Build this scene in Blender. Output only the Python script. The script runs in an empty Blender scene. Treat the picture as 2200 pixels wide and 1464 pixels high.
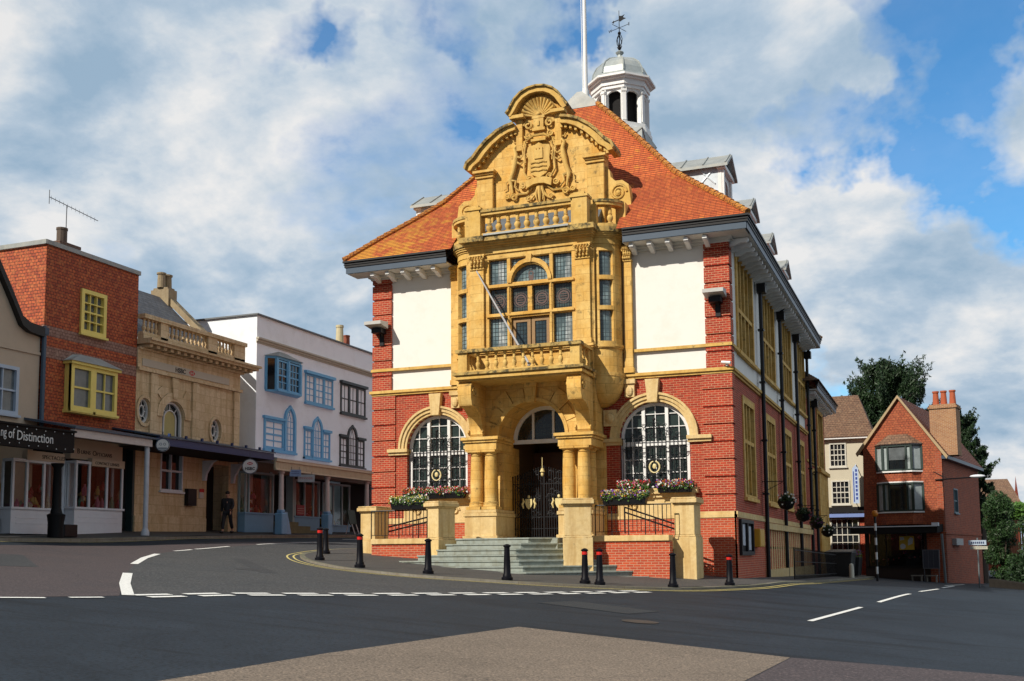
import bpy, bmesh, math, random
import numpy as np
from mathutils import Vector, Matrix
from mathutils.geometry import tessellate_polygon
random.seed(7); rng=np.random.default_rng(7)
pi=math.pi; R_=math.radians
S=bpy.context.scene
# ------------------------------------------------------------------ camera, sky, sun, exposure
yaw,pit,rol,FPX=.3738,.1011,-.0085,2348.2
cd=bpy.data.cameras.new('camera'); cam=bpy.data.objects.new('camera',cd); S.collection.objects.link(cam); S.camera=cam
cd.sensor_width=36; cd.lens=FPX/2200*36; cd.shift_y=(953.8-732)/2200; cd.clip_start=.1; cd.clip_end=3000
cy_,sy_=math.cos(yaw),math.sin(yaw)
fw=Vector((-sy_*math.cos(pit),cy_*math.cos(pit),math.sin(pit))); r0=Vector((cy_,sy_,0)); u0=r0.cross(fw)
Rv=r0*math.cos(rol)+u0*math.sin(rol); Uv=-r0*math.sin(rol)+u0*math.cos(rol)
Mc=Matrix((( Rv.x,Uv.x,-fw.x,6.2172),(Rv.y,Uv.y,-fw.y,-35.4728),(Rv.z,Uv.z,-fw.z,.8611),(0,0,0,1)))
cam.matrix_world=Mc
SUN_EL=R_(38); sd=Vector((-.447,-.894,math.tan(SUN_EL))).normalized()
sl=bpy.data.lights.new('sun','SUN'); sun=bpy.data.objects.new('sun',sl); S.collection.objects.link(sun)
sl.energy=5.0; sl.angle=R_(.5); sl.color=(1,.93,.82); sun.rotation_euler=sd.to_track_quat('Z','Y').to_euler()
S.view_settings.view_transform='Standard'; S.view_settings.look='None'; S.view_settings.exposure=0; S.view_settings.gamma=1; S.view_settings.use_curve_mapping=False
W=bpy.data.worlds.new('World'); S.world=W; W.use_nodes=True
nt=W.node_tree; nt.nodes.clear(); N=nt.nodes.new; Lk=nt.links.new
def nmath(nt,op,a,b=None,c=None):
    n=nt.nodes.new('ShaderNodeMath'); n.operation=op
    for i,v in enumerate((a,b,c)):
        if v is None: continue
        if isinstance(v,(int,float)): n.inputs[i].default_value=v
        else: nt.links.new(v,n.inputs[i])
    return n.outputs[0]
def nmix(nt,f,a,b,mode='MIX'):
    n=nt.nodes.new('ShaderNodeMix'); n.data_type='RGBA'; n.blend_type=mode
    for i,v in ((0,f),(6,a),(7,b)):
        if isinstance(v,(int,float)): n.inputs[i].default_value=v
        elif isinstance(v,tuple): n.inputs[i].default_value=(*v[:3],1)
        else: nt.links.new(v,n.inputs[i])
    return n.outputs[2]
def nramp(nt,f,stops):
    n=nt.nodes.new('ShaderNodeValToRGB'); nt.links.new(f,n.inputs[0]); e=n.color_ramp.elements
    while len(e)<len(stops): e.new(.5)
    for i,(p,c) in enumerate(stops):
        e[i].position=p; e[i].color=(*c,1) if isinstance(c,tuple) else (c,c,c,1)
    return n.outputs[0]
def nnoise(nt,vec,scale,detail=4,rough=.5,dist=0):
    n=nt.nodes.new('ShaderNodeTexNoise'); n.inputs['Scale'].default_value=scale; n.inputs['Detail'].default_value=detail
    n.inputs['Roughness'].default_value=rough; n.inputs['Distortion'].default_value=dist
    if vec is not None: nt.links.new(vec,n.inputs['Vector'])
    return n.outputs[0]
sky=N('ShaderNodeTexSky'); sky.sky_type='NISHITA'; sky.sun_disc=False; sky.sun_elevation=SUN_EL
sky.sun_rotation=math.atan2(sd.x,sd.y); sky.air_density=1.0; sky.dust_density=.6; sky.ozone_density=2.5
tc=N('ShaderNodeTexCoord'); sx=N('ShaderNodeSeparateXYZ'); Lk(tc.outputs['Generated'],sx.inputs[0])
zz=nmath(nt,'ADD',nmath(nt,'MAXIMUM',sx.outputs[2],0.0),.40)
px=nmath(nt,'DIVIDE',sx.outputs[0],zz); py=nmath(nt,'DIVIDE',sx.outputs[1],zz)
cb=N('ShaderNodeCombineXYZ'); Lk(px,cb.inputs[0]); Lk(py,cb.inputs[1]); cb.inputs[2].default_value=3.7
n1=nnoise(nt,cb.outputs[0],3.0,11,.57,.12)
cb2=N('ShaderNodeVectorMath'); cb2.operation='ADD'; Lk(cb.outputs[0],cb2.inputs[0]); cb2.inputs[1].default_value=(-.03,-.06,.02)
n2=nnoise(nt,cb2.outputs[0],3.0,11,.57,.12)
n3=nnoise(nt,cb.outputs[0],1.6,5,.55,0)
# open blue patches towards the upper right of the view
dn=N('ShaderNodeTexNoise'); dn.inputs['Scale'].default_value=4.5; dn.inputs['Detail'].default_value=6; dn.inputs['Roughness'].default_value=.6; Lk(tc.outputs['Generated'],dn.inputs['Vector'])
dsub=N('ShaderNodeVectorMath'); dsub.operation='SUBTRACT'; Lk(dn.outputs['Color'],dsub.inputs[0]); dsub.inputs[1].default_value=(.5,.5,.5)
dsc=N('ShaderNodeVectorMath'); dsc.operation='SCALE'; Lk(dsub.outputs[0],dsc.inputs[0]); dsc.inputs['Scale'].default_value=.38
dad=N('ShaderNodeVectorMath'); dad.operation='ADD'; Lk(tc.outputs['Generated'],dad.inputs[0]); Lk(dsc.outputs[0],dad.inputs[1])
def blob(d,width):
    v=N('ShaderNodeVectorMath'); v.operation='DOT_PRODUCT'; nrm=N('ShaderNodeVectorMath'); nrm.operation='NORMALIZE'
    Lk(dad.outputs[0],nrm.inputs[0]); Lk(nrm.outputs[0],v.inputs[0]); v.inputs[1].default_value=Vector(d).normalized()
    m=N('ShaderNodeMapRange'); m.inputs[1].default_value=math.cos(width); m.inputs[2].default_value=1; Lk(v.outputs['Value'],m.inputs[0]); m.interpolation_type='SMOOTHSTEP'
    return m.outputs[0]
def pdir(x,y):
    return fw+Rv*((x-1100)/FPX)-Uv*((y-953.8)/FPX)
holes=nmath(nt,'ADD',nmath(nt,'MULTIPLY',blob(pdir(1880,180),.19),.24),nmath(nt,'MULTIPLY',blob(pdir(2150,330),.15),.15))
for bx,by,bw_,ba in ((1300,60,.06,.13),(1360,110,.05,.10),(620,60,.06,.08),(1650,300,.12,.09),(1050,250,.1,.04),(460,30,.07,.13),(620,150,.05,.09),(840,20,.05,.10),(1010,40,.05,.10),(20,430,.06,.06),(1990,60,.09,.06)):
    holes=nmath(nt,'ADD',holes,nmath(nt,'MULTIPLY',blob(pdir(bx,by),bw_),ba))
for bx,by,bw_,ba in ((1560,90,.10,.17),(1450,170,.07,.16),(2000,560,.13,.14),(1840,120,.035,.10),(1900,640,.12,.1)):
    holes=nmath(nt,'SUBTRACT',holes,nmath(nt,'MULTIPLY',blob(pdir(bx,by),bw_),ba))
cov=nmath(nt,'SUBTRACT',nmath(nt,'ADD',n1,.085),holes)
mask=nramp(nt,cov,[(.36,.10),(.42,.55),(.50,1.0)])
lit=nmath(nt,'SUBTRACT',n2,n1)
shade=nmath(nt,'ADD',nmath(nt,'MULTIPLY',lit,4.0),nmath(nt,'ADD',nmath(nt,'ADD',nmath(nt,'MULTIPLY',n3,.7),nmath(nt,'MULTIPLY',n1,.55)),-.10))
ccol=nramp(nt,shade,[(.05,(.38,.54,.71)),(.38,(.54,.67,.81)),(.58,(.70,.79,.88)),(.95,(.99,.99,.99))])
back=nmath(nt,'MULTIPLY',nmath(nt,'SUBTRACT',1.0,blob(fw,1.3)),blob((-.75,-1.0,.35),2.0)); ccol=nmix(nt,nmath(nt,'MULTIPLY',back,1.15),ccol,(.20,.22,.26))  # unseen clouds behind the camera darkened to cut fill light and deepen contrast
bg1=N('ShaderNodeBackground'); hs=N('ShaderNodeHueSaturation'); hs.inputs['Saturation'].default_value=1.2; Lk(sky.outputs[0],hs.inputs['Color']); Lk(nmix(nt,1.0,hs.outputs[0],(.62,1.16,1.30),'MULTIPLY'),bg1.inputs[0]); bg1.inputs[1].default_value=.125
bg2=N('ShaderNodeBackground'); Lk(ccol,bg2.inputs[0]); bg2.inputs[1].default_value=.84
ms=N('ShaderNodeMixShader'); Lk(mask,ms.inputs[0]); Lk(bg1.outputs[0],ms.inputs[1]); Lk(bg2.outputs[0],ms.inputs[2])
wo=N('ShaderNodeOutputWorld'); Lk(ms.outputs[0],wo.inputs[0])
# ------------------------------------------------------------------ mesh builder
class Fr:
    def __init__(s,o,u,v,n): s.o,s.u,s.v,s.n=Vector(o),Vector(u),Vector(v),Vector(n)
    def __call__(s,a,b,c=0): return s.o+s.u*a+s.v*b+s.n*c
def FY(y): return Fr((0,y,0),(1,0,0),(0,0,1),(0,-1,0))      # faces the camera: a=x, b=z, c=outwards
def FX(x): return Fr((x,0,0),(0,1,0),(0,0,1),(1,0,0))       # faces +X: a=y, b=z, c=outwards
class Thing:
    pass
def base_empty(name,loc,label,cat,rz=0,group=None,kind=None):
    o=bpy.data.objects.new(name,None); S.collection.objects.link(o); o.location=loc; o.rotation_euler=(0,0,rz); o.empty_display_size=.3
    o['label']=label
    if cat: o['category']=cat
    if group: o['group']=group
    if kind: o['kind']=kind
    _W[o.name]=Matrix.Translation(loc)@Matrix.Rotation(rz,4,'Z')
    return o
_W={}
def tag(o,label=None,cat=None,group=None,kind=None):
    if label: o['label']=label
    if cat: o['category']=cat
    if group: o['group']=group
    if kind: o['kind']=kind
    return o
class MB:
    def __init__(s): s.v=[]; s.f=[]
    def face(s,pts):
        i=len(s.v); s.v+=[Vector(p) for p in pts]; s.f.append(list(range(i,i+len(pts)))); return s
    def quadgrid(s,rows,closed=False):
        i=len(s.v); m=len(rows[0])
        for r in rows: s.v+=[Vector(p) for p in r]
        for a in range(len(rows)-1):
            for b in range(m if closed else m-1):
                c=(b+1)%m
                s.f.append([i+a*m+b,i+a*m+c,i+(a+1)*m+c,i+(a+1)*m+b])
        return s
    def hexa(s,p):
        i=len(s.v); s.v+=[Vector(q) for q in p]
        for q in ((0,1,2,3),(7,6,5,4),(0,4,5,1),(1,5,6,2),(2,6,7,3),(3,7,4,0)): s.f.append([i+k for k in q])
        return s
    def box(s,x0,x1,y0,y1,z0,z1):
        return s.hexa([(x0,y0,z0),(x1,y0,z0),(x1,y1,z0),(x0,y1,z0),(x0,y0,z1),(x1,y0,z1),(x1,y1,z1),(x0,y1,z1)])
    def fbox(s,F,a0,a1,b0,b1,c0,c1):
        return s.hexa([F(a0,b0,c0),F(a1,b0,c0),F(a1,b1,c0),F(a0,b1,c0),F(a0,b0,c1),F(a1,b0,c1),F(a1,b1,c1),F(a0,b1,c1)])
    def plate(s,F,outer,holes,c0,c1,back=True):
        isr=lambda l: len(l)==4 and len({round(p[0],6) for p in l})==2 and len({round(p[1],6) for p in l})==2
        if holes and all(isr(l) for l in [outer]+list(holes)):
            A=sorted({round(p[0],6) for l in [outer]+list(holes) for p in l}); B=sorted({round(p[1],6) for l in [outer]+list(holes) for p in l})
            hr=[(min(p[0] for p in h),max(p[0] for p in h),min(p[1] for p in h),max(p[1] for p in h)) for h in holes]
            for a,a2 in zip(A,A[1:]):
                for b,b2 in zip(B,B[1:]):
                    ma,mb_=(a+a2)/2,(b+b2)/2
                    if any(h[0]<ma<h[1] and h[2]<mb_<h[3] for h in hr): continue
                    for c in (c0,c1): s.face([F(a,b,c),F(a2,b,c),F(a2,b2,c),F(a,b2,c)])
            for l in [outer]+list(holes):
                for k in range(4): p,q=l[k],l[(k+1)%4]; s.face([F(*p,c0),F(*q,c0),F(*q,c1),F(*p,c1)])
            return s
        loops=[outer]+list(holes); flat=[p for l in loops for p in l]
        tris=tessellate_polygon([[Vector((a,b,0)) for a,b in l] for l in loops])
        for c in ((c0,c1) if back else (c1,)):
            i=len(s.v); s.v+=[F(a,b,c) for a,b in flat]
            for t in tris: s.f.append([i+k for k in t])
        for l in loops:
            n=len(l); i=len(s.v)
            s.v+=[F(a,b,c0) for a,b in l]+[F(a,b,c1) for a,b in l]
            for k in range(n): s.f.append([i+k,i+(k+1)%n,i+n+(k+1)%n,i+n+k])
        return s
    def strip(s,F,A,B,c0,c1):
        """solid band between two polylines"""
        n=len(A); rows=[[F(*A[k],c0),F(*A[k],c1),F(*B[k],c1),F(*B[k],c0)] for k in range(n)]
        s.quadgrid(rows,closed=True); s.face(rows[0]); s.face(rows[-1]); return s
    def ring(s,F,cx,cz,r0,r1,a0,a1,c0,c1,n=16):
        A=[(cx+r1*math.cos(a),cz+r1*math.sin(a)) for a in [a0+(a1-a0)*k/n for k in range(n+1)]]
        B=[(cx+r0*math.cos(a),cz+r0*math.sin(a)) for a in [a0+(a1-a0)*k/n for k in range(n+1)]]
        return s.strip(F,A,B,c0,c1)
    def prism(s,poly,z0,z1):
        F=Fr((0,0,0),(1,0,0),(0,1,0),(0,0,1)); return s.plate(F,poly,[],z0,z1)
    def revolve(s,prof,c,n=14,a0=0,a1=2*pi):
        full=abs(a1-a0-2*pi)<1e-6; m=n if full else n+1
        rows=[[(c[0]+r*math.cos(a0+(a1-a0)*k/n),c[1]+r*math.sin(a0+(a1-a0)*k/n),c[2]+z) for k in range(m)] for r,z in prof]
        s.quadgrid(rows,closed=full)
        if prof[0][0]>1e-4: s.face(rows[0])
        if prof[-1][0]>1e-4: s.face(rows[-1])
        return s
    def tube(s,pts,r,n=6,caps=True):
        pts=[Vector(p) for p in pts]; rows=[]; rr=r if isinstance(r,(list,tuple)) else [r]*len(pts)
        prev=None
        for i,p in enumerate(pts):
            d=(pts[min(i+1,len(pts)-1)]-pts[max(i-1,0)]).normalized()
            if prev is None:
                a=d.orthogonal().normalized()
            else:
                a=(prev-d*prev.dot(d)); a=a.normalized() if a.length>1e-6 else d.orthogonal().normalized()
            prev=a; b=d.cross(a)
            rows.append([p+(a*math.cos(t)+b*math.sin(t))*rr[i] for t in [2*pi*k/n for k in range(n)]])
        s.quadgrid(rows,closed=True)
        if caps: s.face(rows[0]); s.face(rows[-1])
        return s
    def ball(s,c,r,n=10,m=7,M=None):
        rx,ry,rz=(r,r,r) if isinstance(r,(int,float)) else r
        rows=[]
        for i in range(m+1):
            t=-pi/2+pi*i/m
            row=[Vector((rx*math.cos(t)*math.cos(2*pi*k/n),ry*math.cos(t)*math.sin(2*pi*k/n),rz*math.sin(t))) for k in range(n)]
            rows.append([(M@p if M else p)+Vector(c) for p in row])
        return s.quadgrid(rows,closed=True)
    def text(s,F,a,b,c,size,txt,align='LEFT',ext=.006,sx=1.0,off=0):
        cu=bpy.data.curves.new('t','FONT'); cu.body=txt; cu.size=size; cu.extrude=ext; cu.align_x=align; cu.resolution_u=3; cu.offset=off
        ob=bpy.data.objects.new('t',cu); S.collection.objects.link(ob)
        bpy.context.view_layer.update()
        me=bpy.data.meshes.new_from_object(ob.evaluated_get(bpy.context.evaluated_depsgraph_get()))
        i=len(s.v); s.v+=[F(a+v.co.x*sx,b+v.co.y,c+v.co.z) for v in me.vertices]
        for p in me.polygons: s.f.append([i+k for k in p.vertices])
        bpy.data.objects.remove(ob); bpy.data.curves.remove(cu); bpy.data.meshes.remove(me)
        return s
    def build(s,name,m,parent=None,smooth=None,bevel=0,origin=None,recalc=True,label=None):
        if parent is not None: Mw=_W[parent.name]
        else: Mw=Matrix.Translation(origin or (0,0,0))
        Mi=Mw.inverted()
        me=bpy.data.meshes.new(name); me.from_pydata([Mi@v for v in s.v],[],s.f)
        bm=bmesh.new(); bm.from_mesh(me)
        bmesh.ops.remove_doubles(bm,verts=bm.verts,dist=1e-5)
        if recalc: bmesh.ops.recalc_face_normals(bm,faces=bm.faces)
        bm.to_mesh(me); bm.free()
        me.materials.append(m)
        if smooth:
            me.polygons.foreach_set('use_smooth',[True]*len(me.polygons))
            me.set_sharp_from_angle(angle=R_(smooth if smooth>1 else 40))
        o=bpy.data.objects.new(name,me); S.collection.objects.link(o)
        if parent is not None:
            o.parent=parent; _W[o.name]=_W[parent.name]
        else:
            o.location=origin or (0,0,0); _W[o.name]=Mw
        if bevel:
            b=o.modifiers.new('bevel','BEVEL'); b.width=bevel; b.segments=1; b.limit_method='ANGLE'
        if label: o['label']=label
        return o
def copy_tree(o,parent=None):
    c=o.copy(); S.collection.objects.link(c)
    if parent is not None: c.parent=parent
    for ch in list(o.children): copy_tree(ch,c)
    return c
# ------------------------------------------------------------------ materials
_m={}
def newmat(name):
    m=bpy.data.materials.new(name); m.use_nodes=True; n=m.node_tree; b=n.nodes['Principled BSDF']; return m,n,b
def wallvec(nt,su=1,sv=1):
    g=nt.nodes.new('ShaderNodeNewGeometry'); sp=nt.nodes.new('ShaderNodeSeparateXYZ'); nt.links.new(g.outputs['Position'],sp.inputs[0])
    sn=nt.nodes.new('ShaderNodeSeparateXYZ'); nt.links.new(g.outputs['True Normal'],sn.inputs[0])
    f=nmath(nt,'GREATER_THAN',nmath(nt,'ABSOLUTE',sn.outputs[0]),nmath(nt,'ABSOLUTE',sn.outputs[1]))
    u=nmath(nt,'ADD',nmath(nt,'MULTIPLY',sp.outputs[1],f),nmath(nt,'MULTIPLY',sp.outputs[0],nmath(nt,'SUBTRACT',1.0,f)))
    c=nt.nodes.new('ShaderNodeCombineXYZ'); nt.links.new(nmath(nt,'MULTIPLY',u,su),c.inputs[0]); nt.links.new(nmath(nt,'MULTIPLY',sp.outputs[2],sv),c.inputs[1])
    return c.outputs[0],g.outputs['Position'],sn.outputs[2]
def bump(nt,b,h,strength=.3,dist=.02):
    n=nt.nodes.new('ShaderNodeBump'); n.inputs['Strength'].default_value=strength; n.inputs['Distance'].default_value=dist
    nt.links.new(h,n.inputs['Height']); nt.links.new(n.outputs[0],b.inputs['Normal'])
def brick(name,c1,c2,mortar,bw=.225,rh=.075,ms=.011,rough=.85,stain=(.1,.06,.05),stn=.25,offset=.5,tint=None,lo=.45):
    if name in _m: return _m[name]
    m,nt,b=newmat(name); v,pos,nz=wallvec(nt)
    t=nt.nodes.new('ShaderNodeTexBrick'); nt.links.new(v,t.inputs['Vector']); t.inputs['Scale'].default_value=1
    t.inputs['Color1'].default_value=(*c1,1); t.inputs['Color2'].default_value=(*c2,1); t.inputs['Mortar'].default_value=(*mortar,1)
    t.inputs['Mortar Size'].default_value=ms; t.inputs['Mortar Smooth'].default_value=.3; t.inputs['Brick Width'].default_value=bw; t.inputs['Row Height'].default_value=rh; t.offset=offset
    n=nnoise(nt,pos,1.1,5,.6); n2=nnoise(nt,pos,7,3,.6)
    col=nmix(nt,nmath(nt,'MULTIPLY',nramp(nt,n,[(lo,0.0),(.75,1.0)]),stn),t.outputs['Color'],stain)
    col=nmix(nt,nramp(nt,n2,[(.3,.25),(.7,0.0)]),col,(c1[0]*.35,c1[1]*.3,c1[2]*.3))
    if tint: col=nmix(nt,nmath(nt,'MULTIPLY',nramp(nt,nnoise(nt,pos,.6,4,.6),[(.52,0.0),(.62,1.0)]),tint[1]),col,tint[0])
    nt.links.new(col,b.inputs['Base Color']); b.inputs['Roughness'].default_value=rough
    bump(nt,b,nmath(nt,'ADD',nmath(nt,'SUBTRACT',1.0,t.outputs['Fac']),nmath(nt,'MULTIPLY',n2,.5)),.6,.012)
    _m[name]=m; return m
def stone(name,c,c2,dark=(.05,.045,.02),amt=.6,joints=None,rough=.85,dth=.62):
    """limestone: mottled, joints of ashlar, lichen and soot on ledges"""
    if name in _m: return _m[name]
    m,nt,b=newmat(name); v,pos,nz=wallvec(nt)
    n=nnoise(nt,pos,1.3,6,.6); n2=nnoise(nt,pos,9,4,.65)
    col=nmix(nt,nramp(nt,n,[(.35,0.0),(.65,1.0)]),c,c2)
    col=nmix(nt,nramp(nt,n2,[(.35,.28),(.6,0.0)]),col,(c[0]*.55,c[1]*.45,c[2]*.35))
    if joints:
        t=nt.nodes.new('ShaderNodeTexBrick'); nt.links.new(v,t.inputs['Vector']); t.inputs['Scale'].default_value=1
        t.inputs['Color1'].default_value=(1,1,1,1); t.inputs['Color2'].default_value=(.84,.80,.72,1); t.inputs['Mortar'].default_value=(.55,.47,.36,1)
        t.inputs['Mortar Size'].default_value=.007; t.inputs['Brick Width'].default_value=joints[0]; t.inputs['Row Height'].default_value=joints[1]
        col=nmix(nt,.85,col,t.outputs['Color'],'MULTIPLY')
    n3=nnoise(nt,pos,3.5,6,.7)
    up=nmath(nt,'ADD',nmath(nt,'MULTIPLY',nramp(nt,nz,[(.25,0.0),(.8,1.0)]),.22),n3)
    mp=nt.nodes.new('ShaderNodeMapping'); mp.inputs['Scale'].default_value=(5,5,.5); nt.links.new(pos,mp.inputs[0])
    col=nmix(nt,nramp(nt,nnoise(nt,mp.outputs[0],1.0,4,.6),[(.48,0.0),(.66,.5)]),col,(c[0]*.62,c[1]*.5,c[2]*.35))
    wz=nramp(nt,up,[(dth,0.0),(dth+.1,amt)])
    col=nmix(nt,wz,col,dark)
    nt.links.new(col,b.inputs['Base Color']); b.inputs['Roughness'].default_value=rough
    bump(nt,b,nmath(nt,'ADD',n2,n),.35,.02)
    _m[name]=m; return m
def plain(name,c,rough=.6,metal=0,var=.25,scale=6,spec=.5,bmp=.1,dirt=None,emit=None):
    if name in _m: return _m[name]
    m,nt,b=newmat(name); g=nt.nodes.new('ShaderNodeNewGeometry'); n=nnoise(nt,g.outputs['Position'],scale,5,.65)
    col=nmix(nt,nramp(nt,n,[(.3,var),(.65,0.0)]),c,(c[0]*.45,c[1]*.45,c[2]*.45))
    if dirt:
        n2=nnoise(nt,g.outputs['Position'],1.2,6,.7); col=nmix(nt,nramp(nt,n2,[(.5,0.0),(.72,dirt[1])]),col,dirt[0])
    nt.links.new(col,b.inputs['Base Color']); b.inputs['Roughness'].default_value=rough; b.inputs['Metallic'].default_value=metal
    b.inputs['Specular IOR Level'].default_value=spec
    if bmp: bump(nt,b,n,bmp,.01)
    _m[name]=m; return m
def tiles(name,c1,c2,c3,rough=.8,bw=.17,rh=.1,lich=None,dark=(.1,.03,.015)):
    if name in _m: return _m[name]
    m,nt,b=newmat(name); v,pos,nz=wallvec(nt)
    t=nt.nodes.new('ShaderNodeTexBrick'); nt.links.new(v,t.inputs['Vector']); t.inputs['Scale'].default_value=1
    t.inputs['Color1'].default_value=(*c1,1); t.inputs['Color2'].default_value=(*c2,1); t.inputs['Mortar'].default_value=(*dark,1)
    t.inputs['Mortar Size'].default_value=.010; t.inputs['Mortar Smooth'].default_value=.2; t.inputs['Brick Width'].default_value=bw; t.inputs['Row Height'].default_value=rh
    n2=nnoise(nt,pos,5,4,.6); col=nmix(nt,nramp(nt,n2,[(.5,0.0),(.72,.75)]),t.outputs['Color'],c3)
    col=nmix(nt,nramp(nt,nnoise(nt,pos,14,3,.6),[(.3,.55),(.55,0.0)]),col,dark)
    if lich:
        sp=nt.nodes.new('ShaderNodeSeparateXYZ'); nt.links.new(pos,sp.inputs[0])
        f=nmath(nt,'ADD',nmath(nt,'MULTIPLY',nramp(nt,nmath(nt,'MULTIPLY',nmath(nt,'ADD',sp.outputs[0],14.5),.1),[(.0,1.0),(.55,0.0)]),.26),nnoise(nt,pos,2.2,6,.65))
        col=nmix(nt,nramp(nt,f,[(.58,0.0),(.72,.75)]),col,lich)
    nt.links.new(col,b.inputs['Base Color']); b.inputs['Roughness'].default_value=rough
    bump(nt,b,nmath(nt,'ADD',nmath(nt,'SUBTRACT',1.0,t.outputs['Fac']),n2),.5,.02)
    _m[name]=m; return m
def leaded(name,c1,c2,gx=.115,gy=.14,lead=(.012,.012,.012),rough=.12):
    if name in _m: return _m[name]
    m,nt,b=newmat(name); v,pos,nz=wallvec(nt)
    t=nt.nodes.new('ShaderNodeTexBrick'); t.offset=0; nt.links.new(v,t.inputs['Vector']); t.inputs['Scale'].default_value=1
    t.inputs['Color1'].default_value=(*c1,1); t.inputs['Color2'].default_value=(*c2,1); t.inputs['Mortar'].default_value=(*lead,1)
    t.inputs['Mortar Size'].default_value=.011; t.inputs['Brick Width'].default_value=gx; t.inputs['Row Height'].default_value=gy
    n=nnoise(nt,pos,2.2,3,.5)
    col=nmix(nt,nramp(nt,n,[(.42,0.0),(.6,.8)]),t.outputs['Color'],(c1[0]*.25,c1[1]*.28,c1[2]*.3),'MIX')
    nt.links.new(col,b.inputs['Base Color']); b.inputs['Roughness'].default_value=rough; b.inputs['Specular IOR Level'].default_value=.8
    bump(nt,b,nnoise(nt,pos,6,2,.5),.15,.02)
    _m[name]=m; return m
def shopglass():
    if 'shopglass' in _m: return _m['shopglass']
    m,nt,b=newmat('shop_glass'); nt.nodes.remove(b); out=nt.nodes['Material Output']
    tr=nt.nodes.new('ShaderNodeBsdfTransparent'); tr.inputs[0].default_value=(.8,.84,.82,1); gl=nt.nodes.new('ShaderNodeBsdfGlossy'); gl.inputs['Roughness'].default_value=.03
    fr=nt.nodes.new('ShaderNodeFresnel'); fr.inputs[0].default_value=1.5; mx=nt.nodes.new('ShaderNodeMixShader')
    nt.links.new(nmath(nt,'MINIMUM',nmath(nt,'MULTIPLY',fr.outputs[0],1.4),.9),mx.inputs[0]); nt.links.new(tr.outputs[0],mx.inputs[1]); nt.links.new(gl.outputs[0],mx.inputs[2]); nt.links.new(mx.outputs[0],out.inputs[0])
    _m['shopglass']=m; return m
def asphalt(name,c,c2,rough=.75,grain=60,amp=.8,spec=.4,streak=0):
    if name in _m: return _m[name]
    m,nt,b=newmat(name); g=nt.nodes.new('ShaderNodeNewGeometry'); P=g.outputs['Position']
    n=nnoise(nt,P,grain,3,.7); n2=nnoise(nt,P,.5,6,.65,.6)
    col=nmix(nt,nramp(nt,n2,[(.3,0.0),(.7,1.0)]),c,c2)
    col=nmix(nt,nramp(nt,n,[(.35,amp),(.5,0.0)]),col,(c[0]*.35,c[1]*.35,c[2]*.35))
    col=nmix(nt,nramp(nt,n,[(.56,0.0),(.68,amp)]),col,(min(1,c[0]*2.4),min(1,c[1]*2.3),min(1,c[2]*2.2)))
    if streak:
        mp=nt.nodes.new('ShaderNodeMapping'); mp.inputs['Rotation'].default_value=(0,0,R_(-58)); mp.inputs['Scale'].default_value=(.12,1.6,1); nt.links.new(P,mp.inputs[0])
        n4=nnoise(nt,mp.outputs[0],1.3,4,.6,.4); col=nmix(nt,nramp(nt,n4,[(.54,0.0),(.64,streak)]),col,(c[0]*.45,c[1]*.45,c[2]*.45))
    # thin tar-filled cracks
    vo=nt.nodes.new('ShaderNodeTexVoronoi'); vo.feature='DISTANCE_TO_EDGE'; vo.inputs['Scale'].default_value=.16
    wv=nt.nodes.new('ShaderNodeVectorMath'); wv.operation='ADD'; nt.links.new(P,wv.inputs[0])
    nn=nt.nodes.new('ShaderNodeTexNoise'); nn.inputs['Scale'].default_value=.7; nn.inputs['Detail'].default_value=5; nt.links.new(P,nn.inputs['Vector']); nt.links.new(nn.outputs['Color'],wv.inputs[1])
    nt.links.new(wv.outputs[0],vo.inputs['Vector'])
    col=nmix(nt,nramp(nt,vo.outputs['Distance'],[(.0008,.35),(.0022,0.0)]),col,(.008,.008,.009))
    nt.links.new(col,b.inputs['Base Color']); b.inputs['Roughness'].default_value=rough; b.inputs['Specular IOR Level'].default_value=spec
    bump(nt,b,n,.7,.006)
    _m[name]=m; return m
def sheet_paint(name,c,wear=.5):
    if name in _m: return _m[name]
    m,nt,b=newmat(name); g=nt.nodes.new('ShaderNodeNewGeometry'); n=nnoise(nt,g.outputs['Position'],22,5,.75)
    col=nmix(nt,nramp(nt,n,[(.36,wear),(.46,0.0)]),c,(.05,.05,.05)); nt.links.new(col,b.inputs['Base Color']); b.inputs['Roughness'].default_value=.7
    _m[name]=m; return m
GOLD=stone('golden_ashlar',(.84,.58,.20),(.72,.40,.075),amt=.6,joints=(.62,.31),dth=.58)
GOLDP=stone('golden_carved',(.74,.50,.16),(.66,.40,.09),amt=.7,dth=.60)
GOLDD=stone('lichened_stone',(.60,.42,.13),(.40,.27,.09),dark=(.045,.04,.02),amt=.9,dth=.48)
PALE=stone('buff_stone',(.70,.50,.21),(.72,.55,.28),amt=.6,joints=None,dth=.66)
BRICK=brick('red_brick',(.47,.042,.012),(.29,.026,.010),(.58,.31,.17),ms=.0075,rh=.076,stn=.1)
BRICKO=brick('orange_red_brick',(.58,.085,.024),(.42,.05,.018),(.60,.36,.22),ms=.0085,rh=.076,stn=.1)
RUB=brick('quoin_brick',(.50,.046,.013),(.33,.030,.011),(.60,.33,.19),bw=.21,rh=.076,ms=.009,stn=.1)
WHITE=plain('white_render',(.84,.81,.75),.8,0,.05,3,.3,.1,dirt=((.66,.60,.47),.25))
WPAINT=plain('white_paint',(.82,.82,.80),.45,0,.1,4,.5,.05,dirt=((.45,.42,.36),.3))
ROOF=tiles('clay_tiles',(.64,.145,.03),(.46,.085,.02),(.66,.19,.04),lich=(.66,.34,.03),rh=.5,bw=.19,dark=(.28,.05,.014))
LEAD=plain('lead_sheet',(.33,.35,.34),.5,.15,.5,2.5,.5,.2,dirt=((.45,.42,.33),.6))
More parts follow.
